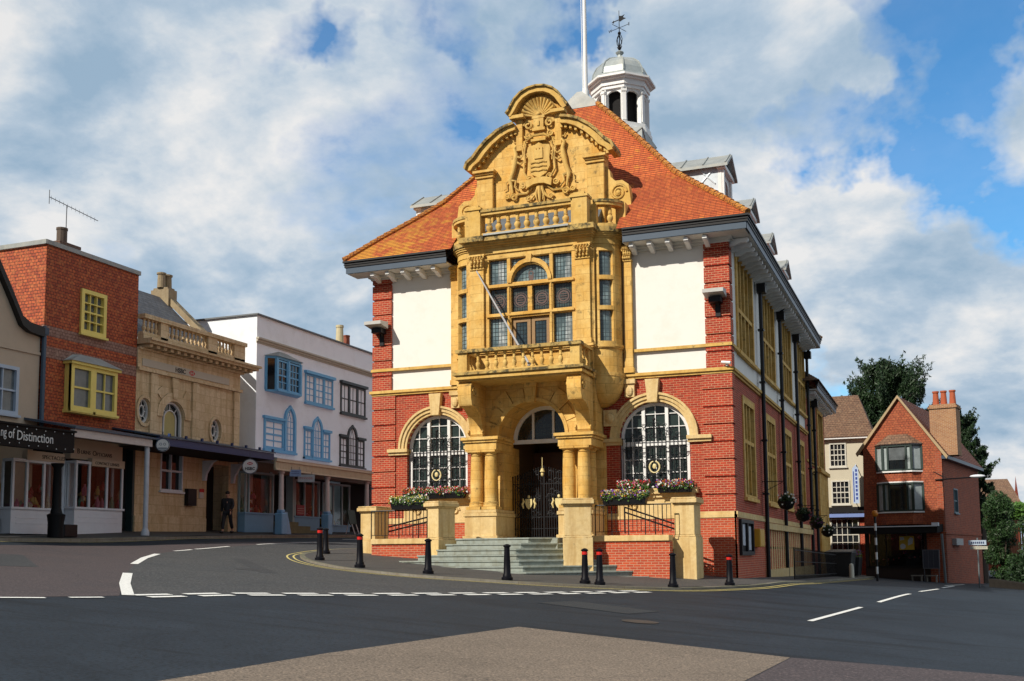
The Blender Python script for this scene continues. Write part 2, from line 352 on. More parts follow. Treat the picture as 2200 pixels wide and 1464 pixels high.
LEADL=plain('pale_lead',(.60,.67,.72),.45,.1,.4,3,.5,.1,dirt=((.35,.33,.25),.5))
BLACK=plain('black_iron',(.006,.006,.008),.45,0,.2,12,.35,.05)
SLATEB=plain('dark_fascia_paint',(.045,.075,.115),.4,0,.2,5)
GREYW=plain('soffit_white',(.70,.69,.64),.6,0,.15,4,.4,.05,dirt=((.4,.36,.28),.25))
OAK=plain('oak',(.30,.17,.06),.55,0,.4,14)
GILT=plain('gilding',(.72,.60,.28),.45,.0,.3,20)
GLASS=plain('dark_glass',(.012,.016,.020),.06,0,.3,2.0,.7,.02)
GLASSG=plain('greenish_glass',(.03,.045,.04),.07,0,.6,1.6,.7,.03)
CURT=leaded('curtained_leaded_glass',(.24,.32,.33),(.13,.19,.21))
LEADW=leaded('dark_leaded_glass',(.05,.08,.09),(.035,.055,.07))
STAINED=leaded('stained_glass',(.08,.09,.085),(.05,.08,.08),.09,.11)
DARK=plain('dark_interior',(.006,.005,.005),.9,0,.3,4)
SLATE=tiles('roof_slates',(.10,.11,.13),(.07,.075,.09),(.14,.14,.13),bw=.3,rh=.16,dark=(.03,.03,.035))
STEPS=stone('grey_step_stone',(.27,.31,.28),(.32,.35,.31),dark=(.16,.16,.13),amt=.4,joints=None,dth=.75)
# ------------------------------------------------------------------ ground
def ss(a,b,x):
    t=min(1,max(0,(x-a)/(b-a))); return t*t*(3-2*t)
def g(x,y):
    x=max(-30,min(45,x)); y=max(-60,min(60,y))
    if y>0: return -.078*x+(.014-.029*ss(-12,0,x))*y
    return -.078*x-.19*ss(0,7,-y)-.004*max(0,-y-4)
def axis(lo,hi,fl,fh,st):
    a=[-900,-300,-120]; a=[v for v in a if v<lo]; v=lo
    out=list(a)
    v=lo
    while v<fl: out.append(v); v+=4
    v=fl
    while v<fh: out.append(v); v+=st
    v=fh
    while v<hi: out.append(v); v+=4
    out+=[hi,hi+60,400,900]; return sorted(set(round(q,4) for q in out))
def grid_ground():
    X=axis(-48,60,-26,14,.5); Y=axis(-60,80,-36,26,.5)
    mb=MB(); nx=len(X)
    mb.v=[Vector((x,y,g(x,y))) for y in Y for x in X]
    for j in range(len(Y)-1):
        for i in range(nx-1):
            mb.f.append([j*nx+i,j*nx+i+1,(j+1)*nx+i+1,(j+1)*nx+i])
    return mb
ASPH=asphalt('dark_asphalt',(.007,.012,.019),(.020,.030,.043),rough=.72,grain=22,amp=1.0,spec=.3,streak=.75)
ASPO=asphalt('worn_grey_asphalt',(.062,.062,.062),(.040,.044,.048),rough=.8,grain=20,amp=1.0,streak=.3)
ASPR=asphalt('reddish_asphalt',(.070,.052,.052),(.05,.042,.045),rough=.8,grain=28,amp=.8)
ASPB=asphalt('brown_chippings',(.155,.122,.092),(.21,.165,.125),rough=.85,grain=34,amp=1.0)
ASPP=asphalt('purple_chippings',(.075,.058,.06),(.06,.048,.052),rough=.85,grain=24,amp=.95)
PAVE=asphalt('pavement_tarmac',(.055,.053,.05),(.08,.075,.07),rough=.8,grain=30,amp=.6)
gr=grid_ground().build('road',ASPH); tag(gr,'dark asphalt road and junction sloping down to the right',kind='structure')
def drape(poly,off,maxe=.6):
    mb=MB(); bm=bmesh.new()
    vs=[bm.verts.new((x,y,0)) for x,y in poly]
    for t in tessellate_polygon([[Vector((x,y,0)) for x,y in poly]]):
        try: bm.faces.new([vs[k] for k in t])
        except ValueError: pass
    for _ in range(9):
        ed=[e for e in bm.edges if e.calc_length()>maxe]
        if not ed: break
        bmesh.ops.subdivide_edges(bm,edges=ed,cuts=1,use_grid_fill=False)
        bmesh.ops.triangulate(bm,faces=[f for f in bm.faces if len(f.verts)>3])
    bm.verts.ensure_lookup_table()
    mb.v=[Vector((v.co.x,v.co.y,g(v.co.x,v.co.y)+off)) for v in bm.verts]
    for i,v in enumerate(bm.verts): v.index=i
    mb.f=[[v.index for v in f.verts] for f in bm.faces]; bm.free()
    return mb
def smooth_line(pts,n=6):
    P=[pts[0]]+list(pts)+[pts[-1]]; out=[]
    for i in range(1,len(P)-2):
        p0,p1,p2,p3=[Vector((*P[k],0)) for k in (i-1,i,i+1,i+2)]
        for j in range(n):
            t=j/n; q=.5*((2*p1)+(p2-p0)*t+(2*p0-5*p1+4*p2-p3)*t*t+(-p0+3*p1-3*p2+p3)*t**3); out.append((q.x,q.y))
    out.append(tuple(pts[-1])); return out
def offset_line(pts,d):
    out=[]
    for i,p in enumerate(pts):
        a=Vector(pts[max(0,i-1)]); b=Vector(pts[min(len(pts)-1,i+1)]); t=(b-a).normalized(); out.append((p[0]-t.y*d,p[1]+t.x*d))
    return out
def ribbon(pts,w,off,step=.4):
    L=[Vector(p) for p in pts]; q=[L[0]]
    for a,b in zip(L,L[1:]):
        n=max(1,int((b-a).length/step))
        for k in range(1,n+1): q.append(a.lerp(b,k/n))
    A=offset_line([tuple(p) for p in q],w/2); B=offset_line([tuple(p) for p in q],-w/2)
    mb=MB(); mb.quadgrid([[(a[0],a[1],g(*a)+off),(b[0],b[1],g(*b)+off)] for a,b in zip(A,B)]); return mb
# surface patches
tag(drape([(-26,-14.5),(-19,-12.2),(-18.6,-6),(-18.2,1.4),(-17.6,3.3),(-16.9,-2),(-16.7,-6),(-15.1,-9.6),(-13.6,-11.8),(-11.9,-14.2),(-9.9,-16.8),(-8,-19.1),(-6.4,-21),(-7.1,-23),(-13,-32),(-26,-34)],.004).build('asphalt_patch',ASPR),'reddish worn asphalt in the side road on the left',kind='structure')
kerbL=smooth_line([(-14.3,6),(-14.3,.5),(-14.25,-1.8),(-13.95,-3.8),(-13.3,-5.5),(-11.26,-8.0),(-9.02,-9.7),(-6.8,-10.2),(-5.15,-9.8),(-3,-8.85),(-1,-7.06),(.54,-4.8),(1.75,-1.7),(2.25,5),(2.5,17.5),(2.7,31),(2.8,38)])
front=[p for p in kerbL if p[1]<.2 ]
tag(drape([(-17.6,3.3),(-16.9,-2),(-16.7,-6),(-15.1,-9.6),(-13.6,-11.8),(-11.9,-14.2),(-9.9,-16.8),(-8,-19.1),(-6.35,-20.9),(-5.6,-18.8),(-4.3,-16.1),(-3.3,-13.8),(-2.2,-10.9),(-.9,-7.0),(-3,-7),(-7,-8.5),(-11,-6),(-13,-4),(-13.2,6),(-17.6,6)],.005).build('asphalt_patch',ASPO),'paler grey asphalt between the white lines and the hall pavement',kind='structure')
tag(drape([(-1.2,-31),(-.43,-27.3),(-.38,-24.5),(.03,-19.5),(4.19,-19.9),(4.06,-22.8),(3.9,-31)],.004).build('asphalt_patch',ASPB),'brown chipping surface nearest to the camera',kind='structure')
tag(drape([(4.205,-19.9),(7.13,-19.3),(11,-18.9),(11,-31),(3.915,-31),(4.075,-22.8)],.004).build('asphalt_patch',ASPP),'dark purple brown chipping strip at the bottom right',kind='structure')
for nm,pts,mt,lab in (('asphalt_patch',[(-1.5,-14.5),(.6,-15.2),(.9,-13.9),(-1.1,-13.2)],'a','small squarish repair patch in the main road before the junction'),
    ('asphalt_patch',[(-13.2,-8.6),(-9.0,-13.2),(-8.7,-12.9),(-12.9,-8.3)],'b','long narrow trench repair crossing the pale asphalt'),
    ('asphalt_patch',[(-16.2,-15.5),(-12.8,-18.5),(-11.8,-17.3),(-15.2,-14.4)],'b','greyish repair in the reddish side road')):
    mt={'a':((.022,.026,.03),(.03,.034,.038)),'b':((.045,.046,.048),(.035,.037,.04)),'c':((.045,.045,.046),(.038,.038,.04))}[mt]
    tag(drape(pts,.0075).build(nm,asphalt('repair_'+str(mt),mt[0],mt[1],rough=.8,grain=34,amp=.7)),lab,kind='structure')
for cx_,cy2,lab in ((-9.9,-12.4,'round iron drain cover in the pale asphalt'),(1.2,-16.6,'round iron drain cover in the dark main road')):
    mb=MB(); nn_=24; z=g(cx_,cy2)+.009
    mb.face([(cx_+.33*math.cos(2*pi*k/nn_),cy2+.33*math.sin(2*pi*k/nn_),g(cx_+.33*math.cos(2*pi*k/nn_),cy2+.33*math.sin(2*pi*k/nn_))+.0095) for k in range(nn_)])
    tag(mb.build('drain_cover',plain('worn_iron',(.05,.045,.04),.5,.3,.5,20),recalc=False),lab,'drain cover')
# pavements with kerbs
def pavement(line,inner,h,name,label,kw=.15):
    off=offset_line(line,kw)
    a=Vector(line[len(line)//2]); 
    poly=off+inner
    tag(drape(poly,h).build(name,PAVE),label,kind='structure')
    mb=MB()
    mb.quadgrid([[(p[0],p[1],g(*p)-.05),(p[0],p[1],g(*p)+h+.004),(q[0],q[1],g(*q)+h+.004),(q[0],q[1],g(*q)-.05)] for p,q in zip(line,off)])
    tag(mb.build('kerb',KERB),'stone kerb edging the '+label,kind='structure')
KERB=stone('kerb_stone',(.26,.24,.20),(.20,.19,.16),dark=(.09,.10,.05),amt=.7,joints=(.9,.5))
pk=offset_line(kerbL,.42)
pavement(pk,[(0.2,38),(.2,.2),(-13,.2),(-13,6)],.06,'pavement','tarmac pavement around the town hall')
lk=[(-20.6,70),(-20.6,30),(-20.7,12),(-20.6,3),(-20.4,-3.3),(-20.6,-7),(-20.9,-12),(-21,-20),(-21,-40)]
pavement(lk,[(-24,-40),(-24,-9),(-24.3,6),(-24.3,70)],.11,'pavement','tarmac pavement in front of the shops')
# the sign of offset: both pavements lie to the left of their line direction
WL=sheet_paint('white_road_paint',(.78,.78,.74)); YL=sheet_paint('yellow_road_paint',(.62,.52,.18),.6)
tag(ribbon(offset_line(kerbL,.22)[:-8],.06,.012).build('road_marking',YL),'inner yellow line hugging the kerb of the hall pavement',kind='structure')
tag(ribbon(offset_line(kerbL,.02)[:-8],.06,.012).build('road_marking',YL),'outer yellow line around the hall pavement',kind='structure')
tag(ribbon([(-20.35,40),(-20.35,12),(-20.25,3),(-20.05,-3.3),(-20.25,-7),(-20.5,-12),(-20.6,-22)],.07,.012).build('road_marking',YL),'yellow line along the shop side kerb',kind='structure')
mb=MB()
def dashes(pairs,w):
    for a,b in pairs:
        r=ribbon([a,b],w,.014); i=len(mb.v); mb.v+=r.v; mb.f+=[[i+k for k in f] for f in r.f]
def lerp2(a,b,t): return (a[0]+(b[0]-a[0])*t,a[1]+(b[1]-a[1])*t)
up=[(-6.35,-20.85),(-5.85,-19.0),(-4.38,-16.1),(-3.39,-13.8),(-2.27,-10.93),(-1.0,-7.1)]
def along(line,s0,s1):
    L=[Vector(p) for p in line]; acc=0; pts=[]
    for a,b in zip(L,L[1:]):
        l=(b-a).length
        for s in (s0,s1):
            if acc<=s<acc+l: pts.append((s,a.lerp(b,(s-acc)/l)))
        acc+=l
    pts.sort(key=lambda q:q[0]); return [tuple(p) for s,p in pts]
s=.1
while s<14.3:
    q=along(up,s,s+.72)
    if len(q)==2: dashes([q],.20)
    s+=1.02
lo=offset_line(up,-.36); s=-.2
while s<13.6:
    q=along(lo,max(s+.35,.01),s+1.05)
    if len(q)==2: dashes([q],.20)
    s+=1.02
dashes([((-7.35,-23.6),(-6.63,-22.36)),((-6.5,-22.0),(-6.28,-21.5)),((-8.6,-25.6),(-7.75,-24.25))],.14)
tag(mb.build('road_marking',WL),'broken white give way lines across the junction',kind='structure')
mb=MB(); dashes([((-6.35,-20.85),(-8.05,-18.97)),((-8.05,-18.97),(-9.9,-16.75))],.20); dashes([((-11.97,-14.13),(-13.67,-11.74)),((-13.67,-11.74),(-15.0,-9.6))],.18)
tag(mb.build('road_marking',WL),'thick white edge line curving at the side road corner',kind='structure')
mb=MB(); dashes([((-16.1,-7.47),(-16.54,-6.06)),((-16.63,-5.74),(-16.88,-3.58)),((-16.98,-1.78),(-17.62,3.33)),((-19.05,7.83),(-19.1,9.6))],.13)
tag(mb.build('road_marking',WL),'thin white dashes in front of the shops',kind='structure')
mb=MB(); dashes([((3.68,-12.88),(4.23,-6.64)),((4.54,-4.55),(5.22,-.6)),((5.42,3.0),(5.95,10.5)),((6.1,14),(6.6,22)),((6.2,21),(7.2,31))],.12)
tag(mb.build('road_marking',WL),'white centre line dashes of the road on the right',kind='structure')
# ------------------------------------------------------------------ TOWN HALL
C=-6.6; TW=13.17; LH=21.0
HALL=base_empty('town_hall',(C,10,0.3),'red brick and golden stone town hall with white panels, orange tiled roof and white cupola','town hall')
F0=FY(0); SX=FX(0)
def arch_poly(cx,hw,zb,zs,n=18): return [(cx-hw,zb),(cx+hw,zb)]+[(cx+hw*math.cos(pi*k/n),zs+hw*math.sin(pi*k/n)) for k in range(n+1)]
def rect(a0,a1,b0,b1): return [(a0,b0),(a1,b0),(a1,b1),(a0,b1)]
WCX=(C-4.0,C+4.0)
# lower brick wall (front), with the two arched openings and the porch gap
mb=MB()
mb.plate(F0,rect(-TW+.02,C-2.2,-.6,6.74),[arch_poly(WCX[0],1.2,3.0,4.72)],-.5,0)
mb.plate(F0,rect(C+2.2,-.02,-.6,6.74),[arch_poly(WCX[1],1.2,3.0,4.72)],-.5,0)
LWY=[3.25,8.55,13.7,18.6]; UWY=[3.2,8.75,14.1,19.4]
mb.plate(SX,rect(.5,LH,-.9,6.74),[rect(y-1.15,y+1.15,2.75,6.05) for y in LWY],-.5,-.002)
mb.box(-TW,-TW+.4,.5,LH,-.3,6.74)
mb.build('brick_wall',BRICK,HALL)
mb=MB(); 
mb.fbox(F0,C+2.2,.06,-.6,2.0,0.0,.07); mb.fbox(F0,-TW-.06,C-2.2,-.6,2.0,0,.07); mb.fbox(SX,-.07,LH,-.9,2.0,0.0,.07)
mb.build('brick_plinth',BRICKO,HALL)
mb=MB(); 
for (a,b) in ((C+2.3,.11),(-TW-.11,C-2.3)): mb.fbox(F0,a,b,2.0,2.1,.0,.10); mb.fbox(F0,a,b,2.1,2.2,.0,.06)
mb.fbox(SX,-.10,LH,2.0,2.1,0,.10); mb.fbox(SX,-.06,LH,2.1,2.2,0,.06)
mb.build('plinth_course',PALE,HALL)
# upper white walls
mb=MB()
mb.plate(F0,rect(-TW+.5,C-3.0,6.74,11.25),[],-.3,-.03); mb.plate(F0,rect(C+3.0,-.5,6.74,11.25),[],-.3,-.03)
mb.plate(SX,rect(.4,LH,6.74,11.25),[rect(y-1.62,y+1.62,7.78,11.08) for y in UWY],-.4,-.03)
mb.box(-TW+.02,-TW+.3,.4,LH,6.74,11.25)
mb.build('rendered_wall',WHITE,HALL)
# quoins: rusticated brick blocks
def quoin(x0,x1,z0,z1,side,pitch=.575,name='quoin'):
    mb=MB(); z=z0; k=0
    outer=(x1 if side>0 else x0)
    while z<z1-.1:
        zt=min(z+pitch-.07,z1)
        if side>0: mb.box(x0,outer+.05,-.05,.48,z,zt); mb.box(x0+.03,outer+.0,-.003,.45,zt,min(zt+.07,z1))
        else: mb.box(outer-.05,x1,-.05,.48,z,zt); mb.box(outer,x1-.03,-.003,.45,zt,min(zt+.07,z1))
        z+=pitch
    mb.build(name,RUB,HALL)
quoin(-.79,0,6.9,11.2,1); quoin(-TW,-TW+.74,6.9,11.2,-1)
quoin(-.95,0,2.2,6.72,1); quoin(-TW,-TW+.9,2.2,6.72,-1)
# string courses
mb=MB()
for z0,z1,p in ((6.72,6.80,.07),(6.80,6.90,.13),(7.62,7.72,.09)):
    q=p
    mb.fbox(F0,C+3.0,q,z0,z1,-.02,p); mb.fbox(F0,-TW-q,C-3.0,z0,z1,-.02,p); mb.fbox(SX,-p+.002,LH,z0,z1-.002,-.02,p)
mb.build('string_course',GOLDP,HALL)
# arched windows
def arched_window(cx):
    zs=4.72; hw=1.2
    mb=MB(); n=20
    for r0,r1,c0,c1 in ((hw,hw+.10,-.35,.05),(hw+.10,hw+.22,-.1,.10),(hw+.22,hw+.30,-.1,.15)):
        mb.ring(F0,cx,zs,r0,r1,0,pi,c0,c1,n)
    mb.build('archivolt',PALE,HALL,smooth=50)
    mb=MB(); mb.plate(F0,[(cx-.16,zs+hw-.05),(cx+.16,zs+hw-.05),(cx+.24,6.66),(cx-.24,6.66)],[],-.05,.20); mb.build('keystone',PALE,HALL,bevel=.01)
    mb=MB()
    for s in (-1,1):
        a0,a1=sorted((cx+s*(hw-.06),cx+s*(hw+.72)))
        mb.fbox(F0,a0,a1,4.50,4.60,-.3,.10); mb.fbox(F0,a0-.02,a1+.02,4.60,4.72,-.3,.17)
    mb.build('impost',PALE,HALL)
    mb=MB(); mb.fbox(F0,cx-1.45,cx+1.45,2.82,3.0,-.3,.22); mb.fbox(F0,cx-1.35,cx+1.35,2.70,2.82,-.1,.14)
    mb.fbox(F0,cx-1.3,cx+1.3,2.2,2.70,-.05,.06)
    for s in (-1,1):  # carved scroll ends of the apron
        pts=[F0(cx+s*(.75+.16*math.cos(t)*(1-t/14)),2.45+.16*math.sin(t)*(1-t/14),.09) for t in [k*.45 for k in range(22)]]
        mb.tube(pts,.03,5)
    mb.build('window_sill',PALE,HALL)
    # white frame
    mb=MB(); rr=hw-.02
    mb.ring(F0,cx,zs,rr-.10,rr,0,pi,-.30,-.16,n)
    for s in (-1,1): mb.fbox(F0,*sorted((cx+s*(rr-.12),cx+s*rr)),3.0,zs,-.30,-.16)
    def top(x): return zs+math.sqrt(max(0,(rr-.06)**2-(x-cx)**2))
    for x in (-.40,.40): mb.fbox(F0,cx+x-.055,cx+x+.055,3.0,top(cx+x),-.29,-.14)
    mb.fbox(F0,cx-rr,cx+rr,4.45,4.60,-.285,-.15); mb.fbox(F0,cx-rr,cx+rr,3.0,3.1,-.285,-.17)
    for x in (-.80,0,.80): mb.fbox(F0,cx+x-.014,cx+x+.014,3.0,top(cx+x),-.27,-.20)
    for z in (3.55,4.0,5.08,5.52):
        w=math.sqrt(max(0,(rr-.06)**2-max(0,z-zs)**2)); mb.fbox(F0,cx-w,cx+w,z-.014,z+.014,-.268,-.198)
    w=mb.build('arched_window',WPAINT,HALL,smooth=40)
    mb=MB(); mb.plate(F0,arch_poly(cx,hw-.05,3.02,zs),[],-.29,-.25); mb.build('pane',GLASSG,w)
    # iron screen with gilded wreath
    mb=MB(); c=.02
    x=-1.08
    while x<1.1:
        mb.tube([F0(cx+x,3.05,c),F0(cx+x,4.72+.22*math.exp(-(x/.45)**2),c)],.016,4); x+=.135
    for z in (4.70,4.36,3.2): mb.tube([F0(cx-1.12,z,c),F0(cx+1.12,z,c)],.016,4)
    for s in (-1,1):
        for (r,ax,az,tw) in ((.16,.22,4.95,9),(.11,.5,4.84,8),(.08,.78,4.80,7),(.12,.12,5.12,8)):
            mb.tube([F0(cx+s*(ax+r*math.cos(t)*(1-t/13)),az+r*math.sin(t)*(1-t/13),c) for t in [k*.5 for k in range(int(tw*2))]],.012,4)
    for s in (-1,1):
        for (r,ax,az) in ((.10,.20,4.28),(.10,.47,4.28),(.10,.74,4.28),(.08,.98,4.28),(.13,.55,3.95),(.12,.55,3.5),(.10,.30,3.32),(.12,.85,3.6),(.10,.85,4.0),(.08,.36,5.10),(.07,.62,4.98)):
            mb.tube([F0(cx+s*(ax+r*math.cos(t)*(1-t/13)),az+r*math.sin(t)*(1-t/13),c) for t in [k*.5 for k in range(18)]],.012,4)
    mb.tube([F0(cx,4.7,c),F0(cx,5.3,c)],.03,5); mb.ball(F0(cx,5.32,c),.06,6,5)
    mb.ring(F0,cx,3.72,.25,.29,0,2*pi,c-.02,c+.02,24); 
    for k in range(10):
        t=2*pi*k/10; mb.ball(F0(cx+.34*math.cos(t),3.72+.34*math.sin(t),c),.035,6,4)
    mb.tube([F0(cx,3.02,c),F0(cx,3.45,c)],.035,5)
    gsc=mb.build('window_screen',BLACK,HALL)
    mb=MB()
    for k in range(26):
        t=.35+R_(0)+k*(2*pi-.7)/25+pi/2; mb.ball(F0(cx+.17*math.cos(t),3.72+.19*math.sin(t),c+.03),(.035,.02,.024),6,4)
    mb.ball(F0(cx,3.74,c+.03),(.07,.03,.09),8,6); mb.build('gilt_wreath',GILT,gsc)
for cx in WCX: arched_window(cx)
# side windows
def side_window(y,z0,z1,hw,lights,tz,name):
    mb=MB(); h=hw
    mb.plate(SX,rect(y-h-.14,y+h+.14,z0-.12,z1+.25),[rect(y-h+.08,y+h-.08,z0,z1)],-.1,.04)
    n=lights
    for k in range(1,n):
        a=y-h+.08+(2*h-.16)*k/n; mb.fbox(SX,a-.06,a+.06,z0,z1,-.25,.0)
    mb.fbox(SX,y-h,y+h,tz-.07,tz+.07,-.25,.01)
    mb.fbox(SX,y-h-.2,y+h+.2,z0-.22,z0-.10,-.1,.12)
    w=mb.build(name,GOLD,HALL)
    mb=MB(); mb.fbox(SX,y-h,y+h,z0,z1,-.22,-.17); mb.build('pane',LEADW,w)
for y in UWY: side_window(y,7.80,11.0,1.6,4,9.2,'mullioned_window')
for y in LWY: side_window(y,2.85,6.0,1.12,3,4.7,'mullioned_window')
# basement stone screen
mb=MB()
for y in np.arange(6.2,20.5,.62): mb.fbox(SX,y-.12,y+.12,.2,1.75,.0,.09)
mb.fbox(SX,5.9,20.6,1.72,1.95,.0,.24); mb.fbox(SX,5.9,20.6,-.6,.22,.0,.22); mb.fbox(SX,5.9,20.6,1.0,1.08,.0,.07)
mb.build('basement_screen',PALE,HALL)
# downpipes
for y in (5.9,11.2,16.4,21.1,23.6):
    zt=11.0 if y<22 else 8.8
    mb=MB(); mb.tube([(.16,y,zt),(.16,y,-.3)],.075,8); mb.box(.05,.38,y-.2,y+.2,zt-.35,zt); mb.tube([(.2,y,zt),(.55,y,zt+.4)],.06,6)
    for z in (9.2,7.2,5.0,3.0): mb.box(.04,.26,y-.11,y+.11,z,z+.07)
    mb.build('downpipe',BLACK,HALL)
    mb=MB(); mb.tube([(.10,y+.17,7.6 if y<22 else 6),(.10,y+.17,.3)],.022,5); mb.build('conduit',WPAINT,HALL)
# eaves
OV=.82
def eaves(x0,x1,y0,y1,zt,sides,cut=None,ov=OV,parent=HALL):
    """soffit, fascia, gutter and brackets; sides as list of (frame, a0, a1)"""
    sof,fas,gut=MB(),MB(),MB()
    for si,(F,a0,a1,e0,e1) in enumerate(sides):
        sd_=e0<0; e0=max(e0,0)     # e0=-1: runs up against the front eaves at a mitre
        def A0(v,m=0): return a0-e0*v if not sd_ else a0-m
        sof.fbox(F,A0(ov-.1),a1+e1*(ov-.1),zt-.48,zt-.42,0,ov-.06)
        for k,(c0,z0,z1) in enumerate(((.10,zt-.64,zt-.56),(.18,zt-.56,zt-.48))): sof.fbox(F,A0(c0),a1+e1*c0,z0,z1,-.02,c0)
        fas.fbox(F,A0(ov-.05,ov-.06),a1+e1*(ov-.05),zt-.46,zt-.24,ov-.06,ov-.03)
        gut.fbox(F,A0(ov,ov-.12),a1+e1*ov,zt-.24,zt-.06,ov-.12,ov); gut.fbox(F,A0(ov+.05,ov-.14),a1+e1*(ov+.05),zt-.06,zt,ov-.14,ov+.06); gut.fbox(F,A0(ov+.02,ov-.10),a1+e1*(ov+.02),zt-.15,zt-.11,ov-.10,ov+.025)
        a=a0+.25
        while a<a1-.1:
            Q=Fr(F(a,0,0),F.n,F.v,-F.u)
            br=MB(); br.plate(Q,[(0,zt-.50),(ov-.16,zt-.50),(ov-.16,zt-.60),(ov-.22,zt-.65),(ov-.42,zt-.65),(.14,zt-.74),(0,zt-.76)],[],-.075,.075); br.build('eaves_bracket',WPAINT,parent)
            a+=.62
    sof.build('soffit',GREYW,parent); fas.build('fascia_board',SLATEB,parent); gut.build('gutter',BLACK,parent)
ZT=11.72
eaves(0,0,0,0,ZT,[(F0,C+3.25,0,0,1),(F0,-TW,C-3.25,1,0),(SX,.0,LH,-1,1)])
# main roof: stepped rows of tiles
prof=[(0,11.72),(.16,12.70),(.3,13.5),(.43,14.28),(.5,14.85),(.6,15.66),(.8,17.25),(1,18.75)]
def zof(t):
    for (t0,z0),(t1,z1) in zip(prof,prof[1:]):
        if t<=t1: return z0+(z1-z0)*(t-t0)/(t1-t0)
    return prof[-1][1]
RX0,RX1,RY0,RY1=-TW-OV-.02,OV+.02,-OV-.02,LH+OV
TX0,TX1,TY0,TY1=C-.72,C+.72,5.0,16.0
def rrect(t): 
    return (RX0+(TX0-RX0)*t,RX1+(TX1-RX1)*t,RY0+(TY0-RY0)*t,RY1+(TY1-RY1)*t)
mb=MB(); te=MB(); NR=78
for k in range(NR):
    t0,t1=k/NR,(k+1)/NR; z0,z1=zof(t0),zof(t1)+.0
    a=rrect(t0); b=rrect(t1); lip=.022
    A=[(a[0],a[2]),(a[1],a[2]),(a[1],a[3]),(a[0],a[3])]; B=[(b[0],b[2]),(b[1],b[2]),(b[1],b[3]),(b[0],b[3])]
    for s in range(4):
        p,q,r,w=A[s],A[(s+1)%4],B[(s+1)%4],B[s]
        if s==0 and z1<12.9:
            for (xa,xb) in ((p[0],C-3.05),(C+3.05,q[0])):
                mb.face([(xa,p[1],z0+lip),(xb,p[1],z0+lip),(min(max(xb,r[0]-9),r[0]) if xb>C else xb,r[1],z1),(max(xa,w[0]) if xa<C else xa,r[1],z1)])
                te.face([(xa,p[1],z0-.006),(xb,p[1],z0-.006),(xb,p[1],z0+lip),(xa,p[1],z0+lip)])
        else:
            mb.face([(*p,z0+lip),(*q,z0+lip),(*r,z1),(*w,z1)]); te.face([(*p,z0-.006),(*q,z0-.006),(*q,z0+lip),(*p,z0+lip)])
te.build('tile_edges',plain('tile_butts',(.17,.035,.012),.9,0,.4,8),HALL,recalc=False)  # dark gaps between tile rows painted into the butt colour
mb.build('roof',ROOF,HALL,recalc=False)
for sx,ex in ((RX0,TX0),(RX1,TX1)):
    for sy,ey in ((RY0,TY0),(RY1,TY1)):
        mb=MB()
        for k in range(34):
            t=k/34; t2=(k+1.08)/34
            mb.tube([(sx+(ex-sx)*t,sy+(ey-sy)*t,zof(t)+.05),(sx+(ex-sx)*min(t2,1),sy+(ey-sy)*min(t2,1),zof(min(t2,1))+.035)],[.12,.10],7)
        mb.build('hip_tiles',tiles('hip_tile',(.52,.20,.03),(.45,.15,.02),(.55,.32,.05)),HALL,smooth=40)
mb=MB()
mb.plate(Fr((0,TY0-.08,0),(1,0,0),(0,0,1),(0,-1,0)),[(TX0-.12,18.68),(TX1+.12,18.68),(TX1+.05,18.80),(C+.1,19.35),(C-.1,19.35),(TX0-.05,18.80)],[],-11.0,0)
mb.build('lead_ridge',LEAD,HALL)
mb=MB(); mb.tube([(C,5.8,18.9),(C,5.8,19.5),(C,5.8,29)],[.11,.10,.05],10); mb.tube([(C,5.8,19.45),(C,5.8,19.75)],.15,10); mb.tube([(C-.1,5.72,19.5),(C-.13,5.7,28)],.012,4)
mb.build('flagpole',WPAINT,HALL,smooth=50)
